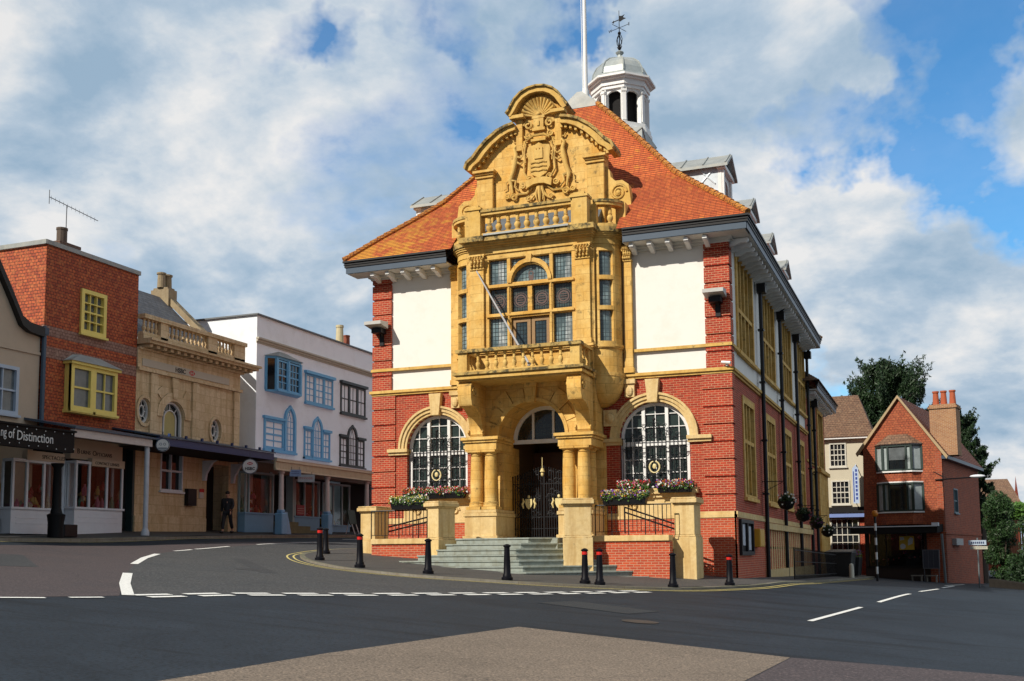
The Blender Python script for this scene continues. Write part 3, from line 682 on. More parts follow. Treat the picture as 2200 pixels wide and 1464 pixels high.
# dormers
def dormer(y,s):
    # s=+1 right slope, -1 left slope; built with x measured outward from the roof centre
    def X(x): return C+s*(x-C)
    D=bpy.data.objects.new('dormer',None); 
    hw=.85; xf=-.62; ze=14.62; za=15.2
    P=lambda x,yy,z:(X(x),yy,z)
    # cheeks and front with window opening
    for sg in (-1,1):
        mb=MB(); yy=y+sg*hw
        mb.face([P(xf,yy,12.5),P(xf,yy,ze),P(-2.75,yy,ze)])
        mb.face([P(xf,yy-sg*.06,12.5),P(xf,yy-sg*.06,ze),P(-2.95,yy-sg*.06,ze)])
        for (x1,x2,z1,z2) in ((-.9,-1.75,14.5,13.6),(-.8,-1.9,13.2,14.4),(-.8,-1.3,14.0,14.5)):
            mb.tube([P(x1,yy+sg*.01,z1),P(x2,yy+sg*.01,z2)],.03,4)
        o=mb.build('dormer' if sg<0 else 'dormer_cheek',LEADL,HALL if sg<0 else o,recalc=False)
    o=o.parent
    F=Fr((X(xf),0,0),(0,1,0),(0,0,1),(s,0,0))
    mb=MB(); mb.plate(F,[(y-hw-.004,12.6),(y+hw+.004,12.6),(y+hw+.004,ze),(y,za-.1),(y-hw-.004,ze)],[[(y-.45,12.9),(y+.45,12.9)]+[(y+.45*math.cos(pi*k/8),13.95+.35*math.sin(pi*k/8)) for k in range(9)]],-.08,.05)
    for sg in (-1,1): mb.fbox(F,*sorted((y+sg*.62,y+sg*.84)),12.7,14.52,.05,.13)
    mb.fbox(F,y-.95,y+.95,14.52,14.66,-.1,.2)
    mb.fbox(F,y-.02,y+.02,12.9,14.25,-.02,.02); mb.fbox(F,y-.45,y+.45,13.5,13.54,-.02,.02)
    mb.build('dormer_front',WPAINT,o)
    mb=MB(); mb.fbox(F,y-.45,y+.45,12.9,14.3,-.06,-.03); mb.build('pane',GLASS,o)
    mb=MB()
    for sg in (-1,1):
        mb.hexa([P(xf+.30,y,za),P(xf+.30,y+sg*(hw+.2),ze-.06),P(-3.1,y+sg*(hw+.2),ze-.06),P(-4.1,y,za),P(xf+.30,y,za+.1),P(xf+.30,y+sg*(hw+.2),ze+.04),P(-3.1,y+sg*(hw+.2),ze+.04),P(-4.1,y,za+.1)])
        for x in (-.4,-1.2,-2.0,-2.8): mb.tube([P(x,y,za+.12),P(x,y+sg*(hw+.2),ze+.06)],.03,4)
    mb.build('dormer_roof',LEAD,o)
for y in (3.4,8.75,14.0,19.0):
    for s in (1,-1): dormer(y,s)
# cupola
CY=11.15
mb=MB(); mb.box(C-1.3,C+1.3,CY-1.3,CY+1.3,17.5,19.55)
for s in (-1,1):
    for a,b in (((-1.3,17.7),(1.3,19.5)),((1.3,17.7),(-1.3,19.5))):
        mb.tube([(C+s*1.31,CY+a[0],a[1]),(C+s*1.31,CY+b[0],b[1])],.03,4); mb.tube([(C+a[0],CY+s*1.31,a[1]),(C+b[0],CY+s*1.31,b[1])],.03,4)
CUP=mb.build('cupola',LEAD,HALL)
def octo(r,c=(C,CY),ph=pi/8): return [(c[0]+r*math.cos(ph+k*pi/4),c[1]+r*math.sin(ph+k*pi/4)) for k in range(8)]
mb=MB()
for r,z0,z1 in ((1.42,19.55,19.72),(1.36,19.72,19.95)): mb.prism(octo(r),z0,z1)
mb.build('cupola_platform',WPAINT,CUP); mb=MB()
for r,z0,z1 in ((1.30,21.55,21.7),(1.36,21.7,21.95),(1.48,21.95,22.03),(1.62,22.03,22.12)): mb.prism(octo(r),z0,z1)
mb.build('cupola_cornice',WPAINT,CUP)
mb=MB()
for k in range(8):
    a=pi/8+k*pi/4; mid=a+pi/8
    # pier at the corner
    c=(C+1.22*math.cos(a),CY+1.22*math.sin(a)); t=Vector((-math.sin(a),math.cos(a),0)); n=Vector((math.cos(a),math.sin(a),0))
    Fk=Fr((c[0],c[1],0),t,(0,0,1),n)
    mb.fbox(Fk,-.13,.13,19.95,21.6,-.2,.02); mb.fbox(Fk,-.085,.085,20.05,21.45,.02,.07); mb.fbox(Fk,-.12,.12,21.35,21.45,.0,.10)
    # arch head panel between the piers
    n2=Vector((math.cos(mid),math.sin(mid),0)); t2=Vector((-math.sin(mid),math.cos(mid),0)); ap=1.22*math.cos(pi/8)
    F2=Fr((C+ap*n2.x,CY+ap*n2.y,0),t2,(0,0,1),n2)
    w=.36
    mb.plate(F2,[(-.46,21.6),(-.46,19.95),(-w,19.95)]+[(-w*math.cos(pi*k2/10),21.12+w*math.sin(pi*k2/10)) for k2 in range(11)]+[(w,19.95),(.46,19.95),(.46,21.6)],[],-.14,-.02)
mb.build('cupola_arcade',WPAINT,CUP)
mb=MB(); mb.prism(octo(.85),19.9,21.55); mb.build('belfry_core',DARK,CUP)  # plain near-black prism filling the arcade, no slats modelled
mb=MB(); prof_d=[(1.55,22.12),(1.36,22.2),(1.28,22.35),(1.22,22.65),(1.06,22.95),(.78,23.18),(.42,23.33),(.16,23.42),(.10,23.6),(.16,23.66),(.2,23.72),(.1,23.8),(0.02,23.84)]
rows=[octo(r) for r,z in prof_d]
mb.quadgrid([[(x,y,z) for x,y in row] for row,(r,z) in zip(rows,prof_d)],closed=True)
for k in range(8): mb.tube([(C+r*math.cos(pi/8+k*pi/4)*1.01,CY+r*math.sin(pi/8+k*pi/4)*1.01,z+.01) for r,z in prof_d[2:8]],.035,5)
mb.build('dome',plain('dome_lead',(.38,.42,.42),.45,.15,.5,3,.5,.1,dirt=((.55,.53,.44),.5)),CUP)
mb=MB(); V=lambda x,z:(C+x*.93,CY-x*.37,z)
mb.tube([(C,CY,23.8),(C,CY,25.75)],[.03,.015],6)
for s in (-1,1):
    mb.tube([V(s*.02,24.0),V(s*.13,24.15),V(s*.16,24.35),V(s*.1,24.52),V(s*.03,24.6)],.018,5); mb.tube([(C-s*.02,CY-s*.02,24.0),(C-s*.06,CY-s*.15,24.3),(C,CY,24.6)],.018,5)
    mb.tube([V(s*.03,23.85),V(s*.13,24.0),V(s*.05,24.1)],.018,4)
mb.ball((C,CY,24.66),.08,8,6); mb.ball((C,CY,23.95),.09,8,6)
mb.tube([V(-.5,24.92),V(.5,24.92)],.012,4); mb.tube([(C-.2,CY-.45,24.92),(C+.2,CY+.45,24.92)],.012,4)
Fv=Fr((C,CY,0),(.93,-.37,0),(0,0,1),(-.37,-.93,0))
mb.text(Fv,-.62,24.86,0,.2,'W'); mb.text(Fv,.5,24.86,0,.2,'E')
mb.plate(Fv,[(-.42,25.3),(-.3,25.37),(-.3,25.33),(0,25.33),(0,25.5),(.16,25.44),(.32,25.46),(.22,25.36),(.4,25.25),(.2,25.24),(.05,25.2),(0,25.29),(-.3,25.29),(-.3,25.23)],[],-.008,.008)
mb.build('weather_vane',BLACK,CUP)
# ---- rear wing of the hall
mb=MB(); R0=FX(-.05)
mb.plate(R0,rect(LH,31,-1.2,9.2),[rect(22.6,25.6,5.6,8.6),rect(27,29.6,5.6,8.6),rect(22.6,25.4,2.6,5.0),rect(27,29.4,2.6,5.0)],-.4,0)
mb.box(-12,-.1,30.6,31,-1,9.2); mb.box(-12,-11.6,21,31,-1,9.2)
mb.build('rear_wing_wall',BRICK,HALL)
mb=MB()
for (a0,a1,b0,b1) in ((22.6,25.6,5.6,8.6),(27,29.6,5.6,8.6),(22.6,25.4,2.6,5.0),(27,29.4,2.6,5.0)):
    mb.plate(R0,rect(a0-.25,a1+.25,b0-.2,b1+.25),[rect(a0+.1,a1-.1,b0,b1)],-.15,.06)
    for k in (1,2): mb.fbox(R0,a0+(a1-a0)*k/3-.06,a0+(a1-a0)*k/3+.06,b0,b1,-.2,0)
mb.fbox(R0,26.2,31.0,-1,5.3,0,.12); mb.fbox(R0,26.0,31.1,5.2,5.4,0,.25); mb.fbox(R0,LH,31,5.45,5.55,0,.06)
rw=mb.build('rear_windows',GOLD,HALL)
mb=MB(); mb.fbox(R0,22,30.5,2.6,8.7,-.25,-.2); mb.build('pane',LEADW,rw)
mb=MB()
a=(-12.4,.75,20.8,31.8); b=(-8,-3.9,24.6,28)
for k in range(40):
    t0,t1=k/40,(k+1)/40; P=[a[i]+(b[i]-a[i])*t0 for i in range(4)]; Q=[a[i]+(b[i]-a[i])*t1 for i in range(4)]; z0=9.5+3.4*t0; z1=9.5+3.4*t1
    A=[(P[0],P[2]),(P[1],P[2]),(P[1],P[3]),(P[0],P[3])]; B=[(Q[0],Q[2]),(Q[1],Q[2]),(Q[1],Q[3]),(Q[0],Q[3])]
    for s in range(4): mb.face([(*A[s],z0+.03),(*A[(s+1)%4],z0+.03),(*B[(s+1)%4],z1),(*B[s],z1)]); mb.face([(*A[s],z0-.02),(*A[(s+1)%4],z0-.02),(*A[(s+1)%4],z0+.03),(*A[s],z0+.03)])
mb.build('rear_roof',tiles('old_tiles',(.20,.11,.06),(.15,.08,.045),(.26,.16,.08),rh=.1,dark=(.05,.03,.02)),HALL,recalc=False)
eaves(0,0,0,0,9.52,[(R0,LH+.2,31,0,1)],ov=.7)
# ---- porch
FP=FY(-.9)
Rin=1.2; ZS=4.85
mb=MB()
hole=[(C-Rin,4.6)]+[(C-Rin*math.cos(pi*k/20),ZS+Rin*math.sin(pi*k/20)) for k in range(21)]+[(C+Rin,4.6)]
mb.plate(FP,[(C-2.25,4.6)]+[(C-Rin,4.6)]+hole[1:-1]+[(C+Rin,4.6),(C+2.25,4.6),(C+2.25,6.7),(C-2.25,6.7)],[],-1.4,0)
POR=mb.build('porch',GOLD,HALL,smooth=40)
mb=MB()
for k in range(9):
    a0=pi*(k/9)+.012; a1=pi*((k+1)/9)-.012; r1=1.86 if k%2==0 else 1.66
    if k==4: continue
    mb.ring(FP,C,ZS,Rin,r1,a0,a1,0,.07 if k%2==0 else .045,4)
mb.ring(FP,C,ZS,Rin,Rin+.12,0,pi,0,.10,24)
mb.plate(FP,[(C-.15,ZS+Rin-.05),(C+.15,ZS+Rin-.05),(C+.24,6.66),(C-.24,6.66)],[],0,.20)
mb.build('voussoirs',GOLD,POR)
def column(x,y,z0=2.48,z1=4.40):
    mb=MB(); h=z1-z0
    mb.revolve([(.27,0),(.27,.07),(.25,.10),(.26,.14),(.22,.18),(.215,.3),(.22,h*.4),(.20,h*.8),(.19,h-.2),(.215,h-.18),(.19,h-.16),(.19,h-.12),(.24,h-.07)],(x,y,z0),18)
    mb.box(x-.25,x+.25,y-.25,y+.25,z1-.07,z1)
    mb.box(x-.28,x+.28,y-.28,y+.28,z0-.1,z0)
    mb.build('column',GOLD,POR,smooth=35)
for s in (-1,1):
    for ox in (1.40,1.92): column(C+s*ox,-1.22)
    column(C+s*1.92,-.55); 
    mb=MB(); a,b=sorted((C+s*1.10,C+s*2.26)); mb.box(a,b,-1.50,.4,1.30,2.15); mb.box(a-.04,b+.04,-1.54,.4,2.15,2.27); mb.box(a,b,-1.50,.4,2.27,2.38)
    mb.box(a-.06,b+.06,-1.56,.4,1.2,1.5)
    mb.build('column_pedestal',PALE,POR,bevel=.012)
    mb=MB(); mb.box(a,b,-1.46,.0,4.40,4.66); mb.box(a-.05,b+.05,-1.52,0,4.66,4.74); mb.box(a-.11,b+.11,-1.58,0,4.74,4.85)
    mb.build('entablature',GOLD,POR,bevel=.01)
    mb=MB(); mb.box(*sorted((C+s*1.18,C+s*1.55)),-.6,.9,1.3,4.6); mb.box(*sorted((C+s*1.56,C+s*2.34)),-.12,.3,1.3,4.598); mb.build('porch_pier',GOLD,POR)
# recess, fanlight and gates
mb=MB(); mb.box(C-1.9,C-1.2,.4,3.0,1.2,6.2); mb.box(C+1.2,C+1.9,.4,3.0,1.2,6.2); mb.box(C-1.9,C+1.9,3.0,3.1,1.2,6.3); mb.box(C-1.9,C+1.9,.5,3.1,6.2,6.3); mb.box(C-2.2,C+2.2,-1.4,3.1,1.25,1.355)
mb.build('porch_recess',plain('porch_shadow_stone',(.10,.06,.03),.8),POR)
FF=FY(.45)
mb=MB(); mb.ring(FF,C,4.86,1.06,1.2,0,pi,-.05,.05,20); mb.fbox(FF,C-1.2,C+1.2,4.74,4.88,-.06,.06)
for x in (-.45,.3): mb.fbox(FF,C+x-.04,C+x+.04,4.86,4.86+math.sqrt(1.1-x*x),-.04,.05)
fl=mb.build('fanlight',WPAINT,POR)
mb=MB(); mb.plate(FF,[(C+1.1*math.cos(pi*k/16),4.86+1.1*math.sin(pi*k/16)) for k in range(17)],[],-.03,-.01); mb.build('pane',leaded('fanlight_glass',(.02,.03,.03),(.03,.04,.04),.14,.16),fl)
mb=MB(); mb.box(C-1.2,C+1.2,2.4,2.5,1.36,4.6); mb.build('inner_door',plain('brown_door',(.11,.045,.02),.4),POR)
FG=FY(.2)
for s in (-1,1):
    mb=MB(); x0=C+s*.02; x1=C+s*1.15
    for k in range(14):
        x=x0+(x1-x0)*k/13; top=3.55+.35*(1-abs(k-0)/13)
        mb.tube([FG(x,1.42,0),FG(x,top,0)],.017,4); mb.ball(FG(x,top,0),.03,5,4)
    for z in (1.45,1.75,2.15,3.3): mb.tube([FG(x0,z,0),FG(x1,z,0)],.018,4)
    for (ax,az,r) in ((.2,2.2,.12),(.5,2.15,.12),(.85,2.2,.12),(.2,2.85,.12),(.95,3.15,.12),(.5,3.25,.12),(.35,2.55,.14),(.8,2.5,.13),(.55,2.9,.12),(.3,3.05,.1),(.85,2.95,.12),(.57,3.62,.13),(.25,3.68,.1),(.9,3.55,.1)):
        mb.tube([FG(C+s*(ax+r*math.cos(t)*(1-t/13)),az+r*math.sin(t)*(1-t/13),0) for t in [k*.5 for k in range(20)]],.013,4)
    for k in range(26):
        ax,az,r=.1+random.random()*.98,2.2+random.random()*1.35,random.uniform(.06,.12)
        mb.tube([FG(C+s*(ax+r*math.cos(t)*(1-t/11)),az+r*math.sin(t)*(1-t/11),0) for t in [q*.6 for q in range(14)]],.012,4)
    gt=mb.build('iron_gate',BLACK,POR)
    mb=MB(); cx=C+s*.55
    mb.plate(FG,[(cx-.12,2.78),(cx+.12,2.78),(cx+.13,2.62),(cx+.08,2.5),(cx,2.42),(cx-.08,2.5),(cx-.13,2.62)],[],.02,.05)
    for q in (-1,1):
        mb.tube([FG(cx+q*.2,2.45,.03),FG(cx+q*.24,2.6,.03),FG(cx+q*.19,2.7,.03),FG(cx+q*.22,2.8,.03)],[.02,.045,.04,.02],6)
    mb.ball(FG(cx,2.86,.03),(.05,.02,.06),6,5)
    mb.build('gilt_shield',GILT,gt)
mb=MB(); mb.ball(FY(.0)(C+.02,3.62,0),(.055,.055,.08),8,6); mb.tube([(C+.02,0,3.7),(C+.02,0,4.2)],.012,4); mb.revolve([(.09,3.7),(.05,3.8),(.0,3.85)],(C+.02,0,0),8); mb.build('hanging_lantern',GILT,POR)
# ---- consoles and balcony
for s in (-1,1):
    Q=Fr((C+s*1.93,0,0),(0,-1,0),(0,0,1),(1,0,0))
    top=[(.85,6.66),(2.12,6.66),(2.22,6.5),(2.22,6.1),(2.12,5.86),(1.98,5.84),(1.72,5.80),(1.42,5.62),(1.28,5.35),(1.22,5.1),(1.26,4.97),(1.20,4.86),(.85,4.86)]
    mb=MB(); mb.plate(Q,top,[],-.24,.24)
    for q in (-1,1):
        mb.tube([Q(1.98+.17*math.cos(t)*(1-t/14),6.33+.17*math.sin(t)*(1-t/14),q*.26) for t in [k*.5 for k in range(22)]],.03,5)
        mb.tube([Q(1.22+.1*math.cos(t)*(1-t/14),5.02+.1*math.sin(t)*(1-t/14),q*.26) for t in [k*.5 for k in range(18)]],.025,5)
    mb.build('console',GOLD,HALL,smooth=35)
mb=MB()
for off,z0,z1 in ((0,6.66,6.72),(.10,6.72,6.80),(.06,6.80,6.86)): mb.box(C-2.15-off,C+2.15+off,-2.22-off,-.8,z0,z1)
BAL=mb.build('balcony',GOLDP,HALL); mb=MB(); mb.box(C-2.31,C+2.31,-2.38,-.8,6.86,6.95); mb.build('balcony_edge',GOLDD,BAL)
mb=MB()
for s in (-1,1):
    a,b=sorted((C+s*1.83,C+s*2.15)); mb.box(a,b,-2.24,-1.98,6.95,7.62)
    mb.box(*sorted((C+s*1.93,C+s*2.13)),-1.2,-.95,6.95,7.62)
    mb.box(*sorted((C+s*1.88,C+s*2.2)),-2.2,-.95,7.62,7.72)
mb.box(C-2.17,C+2.17,-2.23,-2.02,6.95,7.02)
mb.build('balcony_parapet',GOLDP,BAL); mb=MB(); mb.box(C-2.22,C+2.22,-2.31,-1.99,7.622,7.735); mb.build('balcony_rail',GOLDD,BAL)
def bal_profile(h,r=.085): 
    return [(r*.95,0),(r*.95,h*.07),(r*.55,h*.12),(r*.75,h*.2),(r*1.0,h*.3),(r*.95,h*.40),(r*.55,h*.50),(r*.72,h*.55),(r*.5,h*.6),(r*.62,h*.72),(r*.45,h*.86),(r*.8,h*.92),(r*.8,h)]
def baluster(x,y,z,h,parent,m=GOLDP,r=.085):
    mb=MB(); mb.revolve(bal_profile(h,r),(x,y,z),10); return mb.build('baluster',m,parent,smooth=45)
for k in range(10): baluster(C-1.46+k*.325,-2.12,7.02,.6,BAL)
for s in (-1,1):
    for y in (-1.75,-1.42): baluster(C+s*2.03,y,6.95,.67,BAL)
mb=MB(); mb.tube([(C+.35,-2.15,7.15),(C-1.9,-1.2,10.7)],[.042,.024],8); mb.ball((C+.35,-2.05,7.1),.08,8,6); mb.build('wall_flagpole',plain('grey_paint',(.42,.42,.43),.5),HALL)
# ---- oriel bay
QC,QY,QR=2.3,-.1,.72
def bowplan(off,yb=.25,n=8,brk=0.0):
    # flat front slab between the pilasters, a small break, then quadrant sides
    so=off*.5; L=[(C-QC-QR-so,yb)]
    for k in range(n+1):
        a=pi+(pi/2)*k/n; L.append((C-QC+(QR+so)*math.cos(a),QY+(QR+so)*math.sin(a)))
    L+=[(C-2.22-so,QY-QR-so),(C-2.22-so,-1.0-off),(C+2.22+so,-1.0-off),(C+2.22+so,QY-QR-so)]
    for k in range(n+1):
        a=-pi/2+(pi/2)*k/n; L.append((C+QC+(QR+so)*math.cos(a),QY+(QR+so)*math.sin(a)))
    L.append((C+QC+QR+so,yb)); return L
mb=MB()
mb.prism(bowplan(-.02),6.9,7.75)                           # solid apron below the windows
for off,z0,z1 in ((.10,6.70,6.78),(.14,6.78,6.9),(.07,7.72,7.78),(.12,7.78,7.86)): mb.prism(bowplan(off),z0,z1)
FB=FY(-1.0)
cols4=[(-1.52,-.84),(-.70,-.08),(.08,.70),(.84,1.52)]
holes=[]
for i,(a,b) in enumerate(cols4):
    if i in (0,3): holes+=[rect(C+a,C+b,7.95,9.02),rect(C+a,C+b,9.17,10.06),rect(C+a,C+b,10.2,11.08)]
    else: holes.append(rect(C+a,C+b,9.17,10.06))
holes.append(rect(C-.70,C+.70,7.75,8.98))
holes.append([(C-.66,10.22)]+[(C-.66*math.cos(pi*k/14),10.22+.60*math.sin(pi*k/14)) for k in range(1,14)]+[(C+.66,10.22)])
for s in (-1,1): holes.append([(C+s*.72,11.08),(C+s*.14,11.08),(C+s*.14,11.02),(C+s*.4,10.94),(C+s*.6,10.78),(C+s*.72,10.55)])
mb.plate(FB,rect(C-2.25,C+2.25,7.75,11.15),holes,-.22,0)
mb.ring(FB,C,10.2,.67,.80,0,pi,0,.06,18); mb.plate(FB,[(C-.07,10.85),(C+.07,10.85),(C+.1,11.14),(C-.1,11.14)],[],0,.09)
mb.fbox(FB,C-1.6,C+1.6,10.08,10.16,0,.06); mb.fbox(FB,C-1.6,C+1.6,9.05,9.12,0,.06)
for x in (-.77,.77): mb.fbox(FB,C+x-.03,C+x+.03,7.8,10.1,0,.045)
# quadrant sides
def quad_wall(s,a0,a1,z0,z1,r0=.54,r1=QR):
    cx=C+s*QC; n=max(2,int(abs(a1-a0)/10)+1)
    A=[a0+(a1-a0)*k/n for k in range(n+1)]
    def P(a,r):
        t=R_(a); return (cx+s*r*math.cos(t),QY-r*math.sin(t))   # a=90 front, a=0 side
    poly=[P(a,r1) for a in A]+[P(a,r0) for a in reversed(A)]
    mb.prism(poly,z0,z1)
for s in (-1,1):
    quad_wall(s,82,96,7.75,11.15); quad_wall(s,-12,42,7.75,11.15)
    for z0,z1 in ((7.75,7.95),(9.02,9.16),(10.06,10.2),(11.05,11.15)): quad_wall(s,42,84,z0,z1,.56,QR+.06)
    quad_wall(s,80,87,7.8,11.1,.62,QR+.05); quad_wall(s,37,44,7.8,11.1,.62,QR+.05)
    mb.box(*sorted((C+s*2.1,C+s*2.3)),-.98,-.6,7.75,11.15)
ORI=mb.build('oriel_bay',GOLD,HALL)
for s in (-1,1):
    mb=MB(); cx=C+s*2.26
    pr=[(.02,5.78),(.18,5.80),(.40,5.92),(.58,6.1),(.70,6.32),(.77,6.52),(.80,6.70)]
    a0,a1=(-pi/2,pi*.12) if s>0 else (pi-.12*pi,1.5*pi)
    mb.revolve([(r,z) for r,z in pr],(cx,-.1,0),12,a0,a1)
    mb.box(*sorted((cx-s*.05,cx+s*.9)),-.1,.1,5.75,6.7) if False else None
    mb.build('bay_corbel_bowl',GOLD,HALL,smooth=60)
    mb=MB(); a,b=sorted((C+s*3.05,C+s*3.38)); mb.box(a,b,-.14,.05,6.1,6.7); mb.box(a-.04,b+.04,-.2,.05,6.55,6.7); 
    mb.ball(((a+b)/2,-.16,6.3),(.13,.07,.17),8,6); mb.build('corbel_block',PALE,HALL)
    mb=MB(); a,b=sorted((C+s*2.3,C+s*2.75)); mb.box(a,b,-.16,.05,5.15,5.7); mb.ball(((a+b)/2,-.18,5.42),(.16,.08,.18),8,6); mb.build('carved_boss',PALE,HALL)
# glass of the oriel
mb=MB()
for i,(a,b) in enumerate(cols4):
    if i in (0,3):
        for z0,z1 in ((7.95,9.05),(10.18,11.1)): mb=MB(); mb.fbox(FB,C+a,C+b,z0,z1,-.17,-.14); mb.build('leaded_window',CURT,ORI)
mb=MB(); mb.fbox(FB,C-.75,C+.75,10.1,11.1,-.17,-.14)
mb.build('leaded_window',CURT,ORI)
CW=leaded('white_curtain_behind_leads',(.50,.55,.55),(.38,.43,.44))
for (a,b,z0,z1) in ((-1.2,-.98,7.97,9.0),(1.26,1.44,7.97,9.0),(-1.2,-1.0,10.22,11.05),(1.28,1.42,10.22,11.05)): mb=MB(); mb.plate(FB,[(C+a,z1),(C+b,z1),(C+b+.03,z0),(C+a-.05,z0)],[],-.139,-.136); mb.build('curtain',CW,ORI)
mb=MB()
for (a,b) in cols4: mb.fbox(FB,C+a,C+b,9.15,10.08,-.17,-.14)
sg=mb.build('stained_window',STAINED,ORI)
for i,(a,b) in enumerate(cols4):
    cx=C+(a+b)/2; mb=MB()
    mb.ring(FB,cx,9.6,.15,.20,0,2*pi,-.139,-.134,16); mb.ring(FB,cx,9.6,.24,.26,0,2*pi,-.139,-.134,16)
    for z in (9.52,9.6,9.68): mb.fbox(FB,cx-.11,cx+.11,z-.018,z+.012,-.139,-.133)
    mb.build('painted_badge',plain('stained_red',(.10,.05,.04),.4),sg)
mb=MB()
mb.ring(FB,C,10.5,.06,.10,0,2*pi,-.139,-.134,12); mb.plate(FB,[(C-.1,10.42),(C+.1,10.42),(C+.08,10.3),(C,10.24),(C-.08,10.3)],[],-.139,-.133)
for k in range(5): mb.ball(FB(C-.12+.06*k,10.64,-.137),.018,5,4)
mb.build('painted_badge',plain('stained_red',(.10,.05,.04),.4),sg)
for s in (-1,1):
    mb=MB(); cx=C+s*QC
    A=[40+46*k/5 for k in range(6)]
    mb.quadgrid([[(cx+s*.63*math.cos(R_(a)),QY-.63*math.sin(R_(a)),z) for a in A] for z in (7.85,11.1)])
    mb.build('curved_leaded_window',CURT,ORI,smooth=60)
    a,b=sorted((C+s*.02,C+s*.68)); mb=MB(); mb.plate(FB,rect(a,b,6.96,8.96),[rect(a+.12,b-.12,7.55,8.82)],-.16,-.10)
    d=mb.build('french_door',OAK,ORI); mb=MB(); mb.fbox(FB,a+.1,b-.1,7.5,8.85,-.15,-.13); mb.build('pane',LEADW,d)
# pilasters with carved capitals
def pilaster(x0,x1,yf,z0,z1,yb=0.0):
    mb=MB(); mb.box(x0,x1,yf,yb,z0,z1-.5); mb.box(x0-.03,x1+.03,yf-.03,yb,z0,z0+.18); 
    w=x1-x0; cx=(x0+x1)/2
    mb.box(x0-.05,x1+.05,yf-.05,yb,z1-.06,z1)
    mb.box(x0+.02,x1-.02,yf-.01,yb,z1-.5,z1-.06)
    p=mb.build('pilaster',GOLD,HALL)
    mb=MB()
    for row,(zz,r,nn) in enumerate(((z1-.42,.075,4),(z1-.27,.08,4),(z1-.14,.05,5))):
        for k in range(nn):
            x=x0+w*(k+.5)/nn+(.03 if row==1 else 0)
            mb.ball((x,yf-.05-.03*row,zz),(r*.75,.07,r),6,4); mb.ball((x+.02,yf-.11-.02*row,zz+r*.75),(.035,.045,.028),5,4)
    for s in (-1,1): mb.tube([(cx+s*(w/2-.02+.06*math.cos(t)*(1-t/12)),yf-.10,z1-.15+.07*math.sin(t)*(1-t/12)) for t in [k*.6 for k in range(12)]],.035,5)
    mb.box(x0-.02,x1+.02,yf-.04,yb,z1-.54,z1-.49)
    mb.build('capital',GOLDP,p,smooth=50)
for s in (-1,1):
    a,b=sorted((C+s*1.68,C+s*2.18)); pilaster(a,b,-1.10,7.86,11.3,-.8)
    a,b=sorted((C+s*3.08,C+s*3.36)); pilaster(a,b,-.16,6.92,11.3,.1)
# entablature and crowning cornice of the bay
mb=MB()
for off,z0,z1 in ((.02,11.10,11.18),(.05,11.30,11.50),(.12,11.50,11.56),(.22,11.56,11.62),(.30,11.62,11.68)): mb.prism(bowplan(off,.1),z0,z1)
mb.prism(bowplan(.0,.1),11.18,11.30)
ENT=mb.build('bay_cornice',GOLDP,HALL); mb=MB(); mb.prism(bowplan(.40,.1),11.68,11.76); mb.prism(bowplan(.36,.1),11.76,11.86)
for s in (-1,1): mb.box(*sorted((C+s*1.55,C+s*2.46)),-1.47,-.9,11.683,11.863)
mb.build('cornice_drip',GOLDD,ENT); mb=MB(); mb.box(C-1.55,C+1.55,-1.42,-1.0,11.864,11.93); mb.build('lead_flashing',LEAD,ENT)
# parapet balustrade
def bowpt(off,s,ang): return (C+s*(QC+(QR+off)*math.cos(R_(ang))),QY-(QR+off)*math.sin(R_(ang)))
mb=MB()
def sidering(s,off0,off1,z0,z1,a0=0,a1=90,n=8):
    rows=[]
    for k in range(n+1):
        a=a0+(a1-a0)*k/n; p=bowpt(off0,s,a); q=bowpt(off1,s,a); rows.append([(p[0],p[1],z0),(p[0],p[1],z1),(q[0],q[1],z1),(q[0],q[1],z0)])
    mb.quadgrid(rows,closed=True); mb.face(rows[0]); mb.face(rows[-1])
mb.box(C-1.7,C+1.7,-1.36,-1.04,11.865,11.97); mb.box(C-1.7,C+1.7,-1.37,-1.05,12.60,12.70)
for s in (-1,1):
    mb.box(*sorted((C+s*1.66,C+s*2.22)),-1.42,-.96,11.865,12.80); mb.box(*sorted((C+s*1.62,C+s*2.26)),-1.46,-.94,12.80,12.88); mb.box(*sorted((C+s*1.74,C+s*2.12)),-1.38,-1.0,12.88,12.98)
    mb.box(*sorted((C+s*2.24,C+s*2.42)),-1.02,-.78,11.865,12.62)
    mb.box(*sorted((C+s*2.90,C+s*3.24)),-.32,.19,11.865,12.78)
    sidering(s,.16,-.12,11.865,11.96); sidering(s,.17,-.13,12.60,12.70)
PAR=mb.build('parapet_balustrade',GOLDP,HALL); mb=MB(); mb.box(C-1.7,C+1.7,-1.42,-1.0,12.70,12.80)
for s in (-1,1): sidering(s,.2,-.16,12.70,12.80)
mb.build('parapet_rail',GOLDD,PAR)
mb=MB(); mb.hexa([(C-2.3,-.7,11.9),(C+2.3,-.7,11.9),(C+2.3,.19,11.9),(C-2.3,.19,11.9),(C-2.3,-.6,12.1),(C+2.3,-.6,12.1),(C+2.3,.19,12.92),(C-2.3,.19,12.92)]); mb.build('lead_gutter',plain('dark_lead',(.12,.15,.18),.5,.1,.6,3),PAR)
for k in range(9): baluster(C-1.40+k*.35,-1.2,11.97,.64,PAR,r=.12)
for s in (-1,1):
    x,y=bowpt(.02,s,48); baluster(x,y,11.96,.65,PAR,r=.11)
